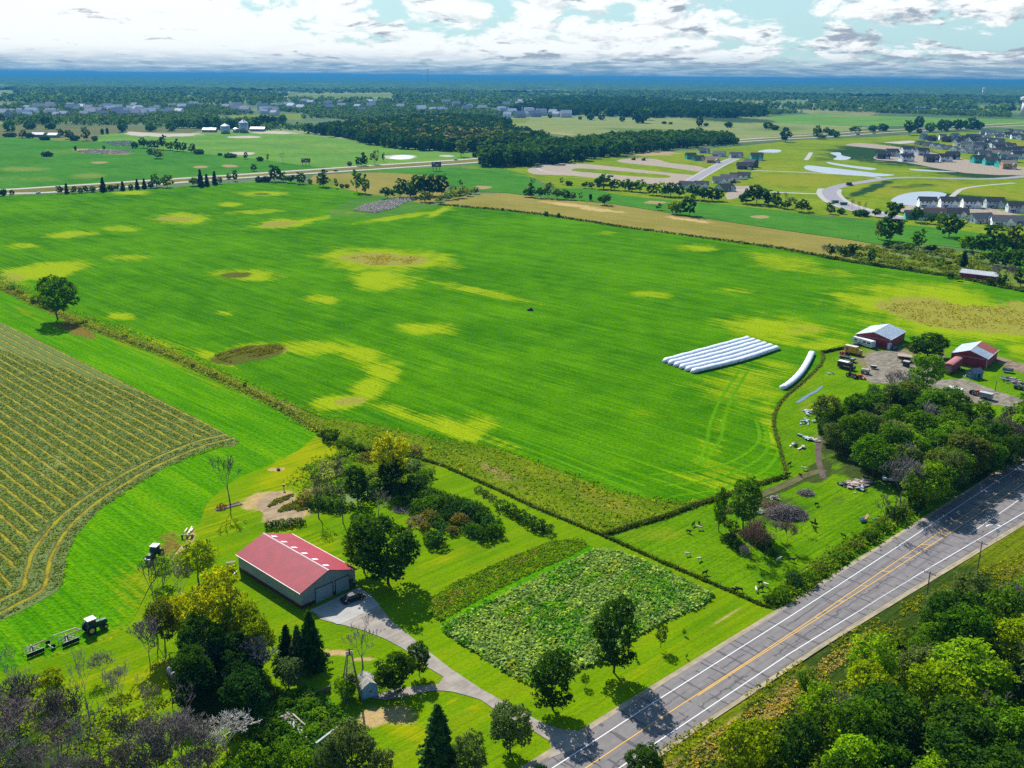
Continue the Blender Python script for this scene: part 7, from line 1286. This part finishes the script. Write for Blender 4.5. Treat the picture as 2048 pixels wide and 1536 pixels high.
t_ = boxthing('camper_van', 'dark maroon camper with a white roof in the farmyard', 'camper', 1692, 738, FH-.06, [('body', (-.6, 0, 1.5), (4.8, 2.2, 2.0), MAR), ('roof', (-1.1, 0, 2.58), (3.9, 2.1, .16), WHITE), ('hood', (2.5, 0, 1.0), (1.5, 2.0, 1.0), MAR), ('windscreen', (1.9, 0, 1.8), (.5, 1.8, .6), GLASS), ('stripe', (.6, -1.12, 1.2), (2.6, .04, .16), WHITE), ('chassis', (0, 0, .45), (5.8, 1.6, .2), DGREY)])
for sx in (-1.9, 2.3):
    for sy in (-1, 1): wheel(t_, sx, sy*.98, .42, .25)
t_ = boxthing('flat_wagon', 'dark flat wagon between the yellow truck and the maroon camper', 'wagon', 1694, 722, FH, [('deck', (0, 0, .95), (6.2, 2.3, .2), DGREY), ('load', (-.8, 0, 1.3), (3.6, 1.8, .5), MAR), ('load', (2.0, 0, 1.2), (1.4, 1.8, .3), MGREY)])
for sx in (-2, 2):
    for sy in (-1, 1): wheel(t_, sx, sy*1.0, .4, .22)
def oldtractor(px, py, ang, label, colm):
    x, y = at(px, py); t_ = thing('loader_tractor', label, 'tractor', (x, y, .1), ang, 'old farmyard tractors'); m = MB(); m.box((.9, 0, 1.15), (1.7, .55, .6)); m.build('hood', colm, t_); m = MB(); m.box((0, 0, .75), (3, .45, .4)); m.build('chassis', DGREY, t_); m = MB(); m.box((-.6, 0, 1.2), (.5, .5, .15)); m.box((-.85, 0, 1.5), (.1, .5, .5)); m.build('seat', BLACK, t_)
    for sy in (-1, 1): wheel(t_, -.9, sy*.8, .72, .36, PALEM); wheel(t_, 1.3, sy*.65, .4, .22, PALEM)
    m = MB(); m.tube((.2, -.6, 1.4), (2.4, -.6, .6), .08, n=5); m.tube((.2, .6, 1.4), (2.4, .6, .6), .08, n=5); m.build('loader_arms', colm, t_); m = MB(); m.prism([(2.3, .2), (3.0, .15), (3.0, .25), (2.4, .35), (2.45, .95), (2.3, .95)], -.9, .9); m.build('bucket', colm, t_)
oldtractor(1702, 754, FH-.1, 'old dark tractor with loader below the maroon camper', plain('old_red', (.22, .03, .03), .6)); oldtractor(1714, 757, FH+.5, 'orange tractor at the end of the machine row', ORR); oldtractor(1690, 712, FH+2.6, 'red tractor standing against the yellow truck', plain('bright_red', (.50, .03, .05), .5)); oldtractor(1949, 789, FH+1.2, 'orange-red tractor beside the white camper', plain('salmon_red', (.60, .16, .09), .5))
t_ = boxthing('covered_wagon', 'pale round-topped wagon beside the orange tractor', 'wagon', 1730, 748, FH+.2, [('bed', (0, 0, .9), (2.6, 1.7, .5), WOOD)]); m = MB(); m.prism([(-.85*math.cos(math.pi*i/8), 1.15+.75*math.sin(math.pi*i/8)) for i in range(9)], -1.3, 1.3); o = m.build('cover', plain('canvas', (.45, .40, .35), .9), t_); o.rotation_euler = (0, 0, R(90)); [wheel(t_, sx, sy*.85, .4, .2) for sx in (-.9, .9) for sy in (-1, 1)]
boxthing('small_trailer', 'little dark trailer behind the leafless grey tree', 'trailer', 1747, 738, FH+.4, [('box', (0, 0, .8), (2.2, 1.4, .7), MAR), ('lid', (0, 0, 1.2), (2.0, 1.3, .1), PALEM), ('wheel', (0, .75, .35), (.6, .16, .6), BLACK)])
boxthing('open_shelter', 'low open shelter with flat brown roof right of the farm track', 'shelter', 1808, 722, FH+.3, [('roof', (0, 0, 2.0), (5.0, 4.0, .2), plain('brown_board', (.30, .23, .18), .8)), ('wall', (0, 1.6, 1.0), (4.6, .1, 1.9), DGREY), ('post', (-2.2, -1.7, 1.0), (.14, .14, 1.9), WOOD), ('post', (2.2, -1.7, 1.0), (.14, .14, 1.9), WOOD)])
boxthing('small_hut', 'small grey hut with pale roof before the open shelter', 'hut', 1812, 733, FH, [('walls', (0, 0, .9), (2.0, 1.6, 1.8), DGREY), ('roof', (0, 0, 1.9), (2.3, 1.9, .16), PALEM)])
boxthing('portable_toilet', 'pale blue cabin at the corner of the first red barn', 'cabin', 1778, 699, FH, [('walls', (0, 0, 1.1), (1.3, 1.3, 2.2), plain('cabin_blue', (.16, .32, .45), .5)), ('door', (0, -.67, 1.05), (.8, .05, 1.9), WHITE), ('roof', (0, 0, 2.26), (1.4, 1.4, .12), RVW)])
x, y = at(1948, 756); t_ = thing('chicken_coop', 'blue-grey garden house with teal front before the rusty-roofed barn', 'shed', (x, y, .1), FH-.4); m = MB(); m.prism([(-1.6, 0), (1.6, 0), (1.6, 2.2), (0, 3.3), (-1.6, 2.2)], -2.2, 2.2); m.build('walls', plain('coop_blue', (.07, .14, .24), .7), t_); m = MB(); m.prism([(-1.9, 2.05), (0, 3.4), (1.9, 2.05), (1.9, 2.18), (0, 3.55), (-1.9, 2.18)], -2.4, 2.4); m.build('roof', plain('coop_roof', (.10, .12, .18), .8), t_)
m = MB(); m.box((-.2, -2.22, 1.4), (1.2, .06, 1.0)); w_ = m.build('window', GLASS, t_); m = MB(); m.box((-.2, -2.26, 1.4), (.08, .05, 1.1)); m.box((-.2, -2.26, 1.9), (1.3, .05, .08)); m.box((-.2, -2.26, .9), (1.3, .05, .08)); m.box((-.8, -2.26, 1.4), (.08, .05, 1.1)); m.box((.4, -2.26, 1.4), (.08, .05, 1.1)); m.build('frame', WHITE, w_); m = MB(); m.box((1.63, .2, 1.3), (.06, 2.6, 1.6)); m.build('porch', plain('coop_teal', (.05, .28, .33), .6), t_); m = MB(); m.box((1.68, .4, 1.1), (.06, 1.1, 1.2)); m.build('door', BLACK, t_)
t_ = boxthing('pop_up_camper', 'white boxy camper beside the farm drive', 'camper', 1908, 790, heading((1893, 786), (1925, 792)), [('body', (0, 0, 1.3), (4.4, 2.3, 1.9), RVW), ('roof', (0, 0, 2.32), (4.5, 2.4, .14), WHITE), ('window', (.4, -1.17, 1.5), (.7, .05, .5), GLASS), ('hatch', (0, 0, 2.44), (.7, .7, .12), MGREY), ('stripe', (0, -1.17, .8), (4.2, .04, .12), DGREY)]); [wheel(t_, 0, sy*1.05, .34, .2) for sy in (-1, 1)]
boxthing('stock_trailer', 'pale grey trailer half hidden by trees beside the farm drive', 'trailer', 1971, 798, FH, [('body', (0, 0, 1.2), (4, 2, 1.7), MGREY), ('roof', (0, 0, 2.1), (4.1, 2.1, .1), plain('pale_grey_paint', (.36, .40, .44), .5)), ('wheel', (0, -1.05, .35), (1.3, .2, .65), BLACK)])
boxthing('utility_trailer', 'blue scrap trailer in the shade right of the rusty-roofed barn', 'trailer', 2015, 745, FH+.3, [('bed', (0, 0, .7), (3.6, 1.7, .25), plain('scrap_blue', (.10, .15, .30), .6)), ('side', (0, -.8, 1.1), (3.6, .08, .6), MATS['scrap_blue']), ('side', (0, .8, 1.1), (3.6, .08, .6), MATS['scrap_blue']), ('load', (.3, 0, 1.1), (2, 1, .5), DGREY)])
for px, la in ((2032, 'black-wrapped round bale, left of the pair at the right edge'), (2043, 'black-wrapped round bale, right of the pair at the right edge')):
    x, y = at(px, 778+(px-2032)*.2); m = MB(); m.tube((-.65, 0, .75), (.65, 0, .75), .75, n=18); m.tube((-.67, 0, .75), (-.65, 0, .75), .6, n=18); o = m.build('round_bale', plain('bale_wrap', (.03, .05, .05), .35, .5)); o.location = (x, y, .1); o.rotation_euler = (0, 0, FH); props(o, la, 'bale', 'wrapped round bales')
rs = random.Random(31)
def junk(label, px, py, n, spread, cols, seed, size=(.6, 2.2), cat='scrap pile', flat=.15, name='scrap_pile'):
    rs = random.Random(seed); x, y = at(px, py); t_ = thing(name, label, cat, (x, y, .1), rs.uniform(0, 3))
    for c in cols:
        m = MB(); [m.box((rs.gauss(0, spread[0]), rs.gauss(0, spread[1]), rs.uniform(.1, .6)), (rs.uniform(*size), rs.uniform(size[0]*.4, size[1]*.5), rs.uniform(.06, flat+.25)), rs.uniform(0, 3), rs.uniform(-.25, .25), rs.uniform(-.2, .2)) for i in range(n)]; m.build('boards' if c is not MGREY else 'sheet', c, t_)
BRN = plain('old_board', (.24, .19, .17), .85); LBL = plain('pale_blue_board', (.30, .35, .40), .7)
junk('heap of pinkish boards lying in the goat pasture', 1713, 970, 14, (2.0, .9), [BRN, plain('pink_board', (.38, .29, .27), .8)], 1, (1.0, 3.2), flat=.1)
junk('dark scrap left of the pinkish board heap', 1688, 972, 8, (.9, .5), [DGREY, MGREY], 2, (.4, 1.1)); junk('scrap bits right below the pinkish board heap', 1724, 980, 6, (1.0, .4), [DGREY, LBL], 3, (.4, 1.3))
junk('stack of pale boards at the left edge of the farm wood, upper', 1616, 826, 9, (1.3, 1.4), [LBL, PALEM], 4, (.8, 2.2)); junk('stack of pale boards at the left edge of the farm wood, middle', 1612, 846, 9, (1.0, 1.6), [LBL], 5, (.8, 2.0)); junk('pale boards at the left edge of the farm wood, lower', 1616, 878, 6, (1.4, .5), [LBL, PALEM], 6, (1, 2.6))
junk('cart of pale boards left of the muddy track', 1590, 891, 5, (.7, .5), [WHITE, DGREY], 7, (.6, 1.6)); junk('long pale board on the grass by the muddy track', 1604, 897, 2, (.8, .2), [PALEM], 8, (1.5, 2.6)); junk('farm scrap behind the yellow truck', 1712, 697, 10, (1.5, .7), [PALEM, DGREY], 9, (.6, 1.8)); junk('dark farm scrap right of the rusty-roofed barn', 2020, 762, 18, (3, 1.2), [DGREY, MGREY, BRN], 10, (.6, 2.0))
junk('dark farm scrap at the side wall of the first red barn', 1792, 698, 10, (1.8, .8), [DGREY, MGREY], 11, (.5, 1.5)); junk('scrap in the shade beside the red box trailer', 1925, 742, 7, (1, .6), [MGREY, DGREY], 12, (.5, 1.3)); junk('pale scrap under the trees beside the white camper', 1885, 802, 8, (1.6, .8), [LBL, MGREY], 13, (.5, 1.5)); junk('pale rubble next to the small blue coop', 1931, 754, 3, (.4, .3), [WHITE], 14, (.4, .8)); junk('grey rubble by the ditch end', 1659, 748, 4, (.5, .4), [LBL], 15, (.5, 1.2)); junk('rubble heap beside the tree between the barns', 1836, 714, 6, (1, .8), [WOOD, DGREY], 16, (.5, 1.4))
x, y = at(1784, 962); t_ = thing('derelict_vehicle', 'pale derelict vehicle body under the purplish leafless tree', 'vehicle', (x, y, 0), R(-8)); m = MB(); m.prism([(-2.4, .4), (1.2, .4), (1.4, .9), (.5, 1.0), (-2.2, 1.1)], -.9, .9); m.build('body', RVW, t_); m = MB(); m.box((-.9, 0, 1.12), (1.6, 1.3, .06)); m.build('window', GLASS, t_); m = MB(); [m.box((2.0, sy, .9), (1.6, .08, .9)) for sy in (-.8, .8)]; m.box((2.0, 0, .6), (1.6, 1.6, .08)); m.build('truck_bed', plain('bed_blue', (.20, .28, .42), .6), t_); [wheel(t_, sx, sy*.85, .35, .2) for sx in (-1.5, 1.9) for sy in (-1, 1)]
x, y = at(1727, 1043); t_ = thing('rowing_boat', 'pale blue open boat with an upright orange plank in the goat pasture', 'boat', (x, y, .05), R(15)); m = MB(); ring = lambda s_, z: [(-1.4*s_, -.1*s_, z+.35), (-1.0*s_, -.55*s_, z), (.6*s_, -.6*s_, z), (1.5*s_, 0, z+.25), (.6*s_, .6*s_, z), (-1.0*s_, .55*s_, z), (-1.4*s_, .1*s_, z+.35)]
a_ = ring(.7, .05); b_ = ring(1.0, .85); c_ = ring(.86, .82); d_ = ring(.6, .16); n = 7; m.add(a_+b_+c_+d_, [(i, (i+1) % n, n+(i+1) % n, n+i) for i in range(n)]+[(n+i, n+(i+1) % n, 2*n+(i+1) % n, 2*n+i) for i in range(n)]+[(2*n+i, 2*n+(i+1) % n, 3*n+(i+1) % n, 3*n+i) for i in range(n)]+[tuple(range(n-1, -1, -1)), tuple(range(3*n, 4*n))]); m.build('hull', plain('boat_blue', (.22, .34, .45), .5), t_)
m = MB(); m.box((.7, 0, 1.0), (.14, .9, 1.5), ry=.5); m.build('plank', plain('orange_wood', (.55, .28, .10), .7), t_)
x, y = at(1752, 1041); t_ = thing('feed_trough', 'small teal trough lying right of the blue boat', 'trough', (x, y, .05), R(10)); m = MB(); m.prism([(-.8, .1), (.8, .1), (.95, .45), (-.95, .45)], -.35, .35); m.build('trough', plain('teal_plastic', (.05, .20, .18), .5), t_); m = MB(); m.box((0, 0, .47), (1.6, .5, .03)); m.build('feed', DGREY, t_)
def brushpile(label, px, py, r, h, n, c, seed, th=.05):
    rs = random.Random(seed); x, y = at(px, py); S_ = []
    for i in range(n):
        a_ = rs.uniform(0, 6.28); q = r*math.sqrt(rs.random()); z = h*(1-(q/r)**2)*rs.uniform(.3, 1)+.05; p = Vector((math.cos(a_)*q*1.25, math.sin(a_)*q, z)); d = Vector((rs.gauss(0, 1), rs.gauss(0, 1), rs.gauss(0, .35))).normalized()*rs.uniform(.4, 1.1); S_.append((p-d, p+d, th*rs.uniform(.6, 1.5), th*.6))
    V, F = tubes_np(S_, 3); V[:, 2] = np.maximum(V[:, 2], .02); o = link('brush_pile', mesh_np('brush_pile', V, F, [TWIG])); o.location = (x, y, .05); o.color = (*CC[c], 1); props(o, label, 'brush pile', 'brush piles of the pasture')
brushpile('largest brush pile of grey branches in the goat pasture', 1572, 1030, 4.0, 2.2, 1700, 'pu', 1, .05); brushpile('small brush pile at the top right of the goat pasture', 1612, 988, 1.6, 1.0, 300, 'gr', 2, .05); brushpile('low brown brush heap left of the largest brush pile', 1540, 1012, 2.4, .5, 260, 'rb', 3, .04); brushpile('bleached driftwood-like branches on the low heap', 1549, 998, 1.0, .8, 26, 'pa', 4, .09); brushpile('bleached branches right of the tallest pasture tree', 1516, 1026, 1.2, 1.2, 34, 'pa', 5, .09); brushpile('brownish branch pile between the two pasture trees', 1454, 1024, 1.2, .9, 80, 'br', 6, .05)
brushpile('grey fallen branches in the garden corner', 800, 978, 3.6, 1.2, 420, 'gr', 7, .04); brushpile('grey branch heap at the left end of the curved bed', 808, 1022, 2.2, .8, 240, 'gr', 8, .04)

# ------------------------------------------------------------------ goats
def goatmesh():
    J = [((-.42, 0, .62), .20), ((0, 0, .64), .21), ((.38, 0, .66), .19), ((.56, 0, .80), .11), ((.70, 0, .93), .10), ((.88, 0, .86), .055), ((-.60, 0, .70), .04),
         ((-.42, .13, .42), .085), ((-.50, .13, .24), .05), ((-.45, .13, .02), .04), ((-.42, -.13, .42), .085), ((-.50, -.13, .24), .05), ((-.45, -.13, .02), .04), ((.36, .13, .40), .07), ((.38, .13, .22), .045), ((.38, .13, .02), .038), ((.36, -.13, .40), .07), ((.38, -.13, .22), .045), ((.38, -.13, .02), .038), ((.66, .12, .95), .03), ((.66, -.12, .95), .03)]
    E_ = [(0, 1), (1, 2), (2, 3), (3, 4), (4, 5), (0, 6), (0, 7), (7, 8), (8, 9), (0, 10), (10, 11), (11, 12), (2, 13), (13, 14), (14, 15), (2, 16), (16, 17), (17, 18), (4, 19), (4, 20)]
    m = bpy.data.meshes.new('goat_skel'); m.from_pydata([j[0] for j in J], E_, []); o = bpy.data.objects.new('goat_skel', m); COL.objects.link(o); sk = o.modifiers.new('s', 'SKIN'); o.modifiers.new('u', 'SUBSURF').levels = 1
    for v, j in zip(m.skin_vertices[0].data, J): v.radius = (j[1], j[1])
    m.skin_vertices[0].data[0].use_root = True; dg = bpy.context.evaluated_depsgraph_get(); r = bpy.data.meshes.new_from_object(o.evaluated_get(dg)); bpy.data.objects.remove(o); r.name = 'goat'; return r
GM = goatmesh(); GM.materials.clear(); GM.materials.append(plain('goat_hair', (.5, .5, .5), .95, .1, objcol=True, var=.3, scale=4))
rs = random.Random(3)
for (px, py, c, la) in [(1376, 1112, 'w', 'white goat, upper one of two near the lower pasture fence'), (1399, 1122, 'w', 'white goat, lower one of two near the lower pasture fence'), (1557, 1123, 'w', 'white goat right of the shrubs under the pasture trees'), (1531, 1173, 'w', 'white goat at the right of the group in the pasture corner'), (1512, 1184, 'w', 'white goat lowest of the group in the pasture corner'), (1609, 941, 'w', 'white goat near the muddy track at the top'), (1400, 1060, 'w', 'white goat left of the thin pasture tree'),
        (1386, 1053, 'k', 'black goat farthest left beside the thin pasture tree'), (1377, 1067, 'k', 'black goat standing apart below the thin tree group'), (1398, 1050, 'k', 'black goat nearest the thin pasture tree'), (1409, 1150, 'k', 'dark goat alone above the lower pasture fence'), (1520, 1170, 'k', 'black goat with the white ones in the pasture corner'), (1521, 1182, 'k', 'black goat between the two white ones in the corner'), (1479, 1184, 'k', 'dark goat left of the corner group'), (1468, 1184, 'k', 'dark goat farthest left of the corner group'), (1584, 1124, 'k', 'dark goat below the reddish leafless tree'),
        (1600, 953, 'k', 'black goat on the muddy track'), (1576, 952, 'k', 'dark goat at the fence corner by the muddy track'), (1578, 932, 'k', 'dark goat above the fence corner'), (1630, 1046, 'k', 'black goat right of the largest brush pile'), (1627, 1052, 'k', 'black goat just below the one right of the brush pile'), (1629, 1062, 'k', 'small dark goat below the brush pile pair'), (1687, 1076, 'k', 'small dark goat alone near the road bank'), (1633, 1012, 'k', 'dark goat on the open pasture above the pair')]:
    x, y = at(px, py); o = link('goat', GM); o.location = (x, y, .08); s_ = rs.uniform(.95, 1.15); o.scale = (s_,)*3; o.rotation_euler = (0, 0, rs.uniform(0, 6.28)); o.color = (.66, .60, .45, 1) if c == 'w' else (.02, .018, .016, 1); props(o, la, 'goat', 'goats in the pasture')
x, y = at(1060, 621); m = MB(); m.box((0, 0, .5), (2.6, 1.4, .5)); m.box((.4, 0, 1.0), (1.0, 1.0, .6)); o = m.build('field_marker', DGREY); o.location = (x, y, .06); props(o, 'small dark object alone in the middle of the bright field', 'farm tool')

# ------------------------------------------------------------------ the air
m, k = newmat('haze'); v = k.node('ShaderNodeVolumePrincipled'); v.inputs['Color'].default_value = HAZEC; v.inputs['Density'].default_value = HAZED; v.inputs['Anisotropy'].default_value = .2
o_ = k.node('ShaderNodeOutputMaterial'); k.l.new(v.outputs[0], o_.inputs['Volume'])
mb = MB(); mb.box((0, 20000, 68), (62000, 44000, 142)); props(mb.build('haze', m), 'pale blue haze over the plain', 'haze', None, 'stuff')
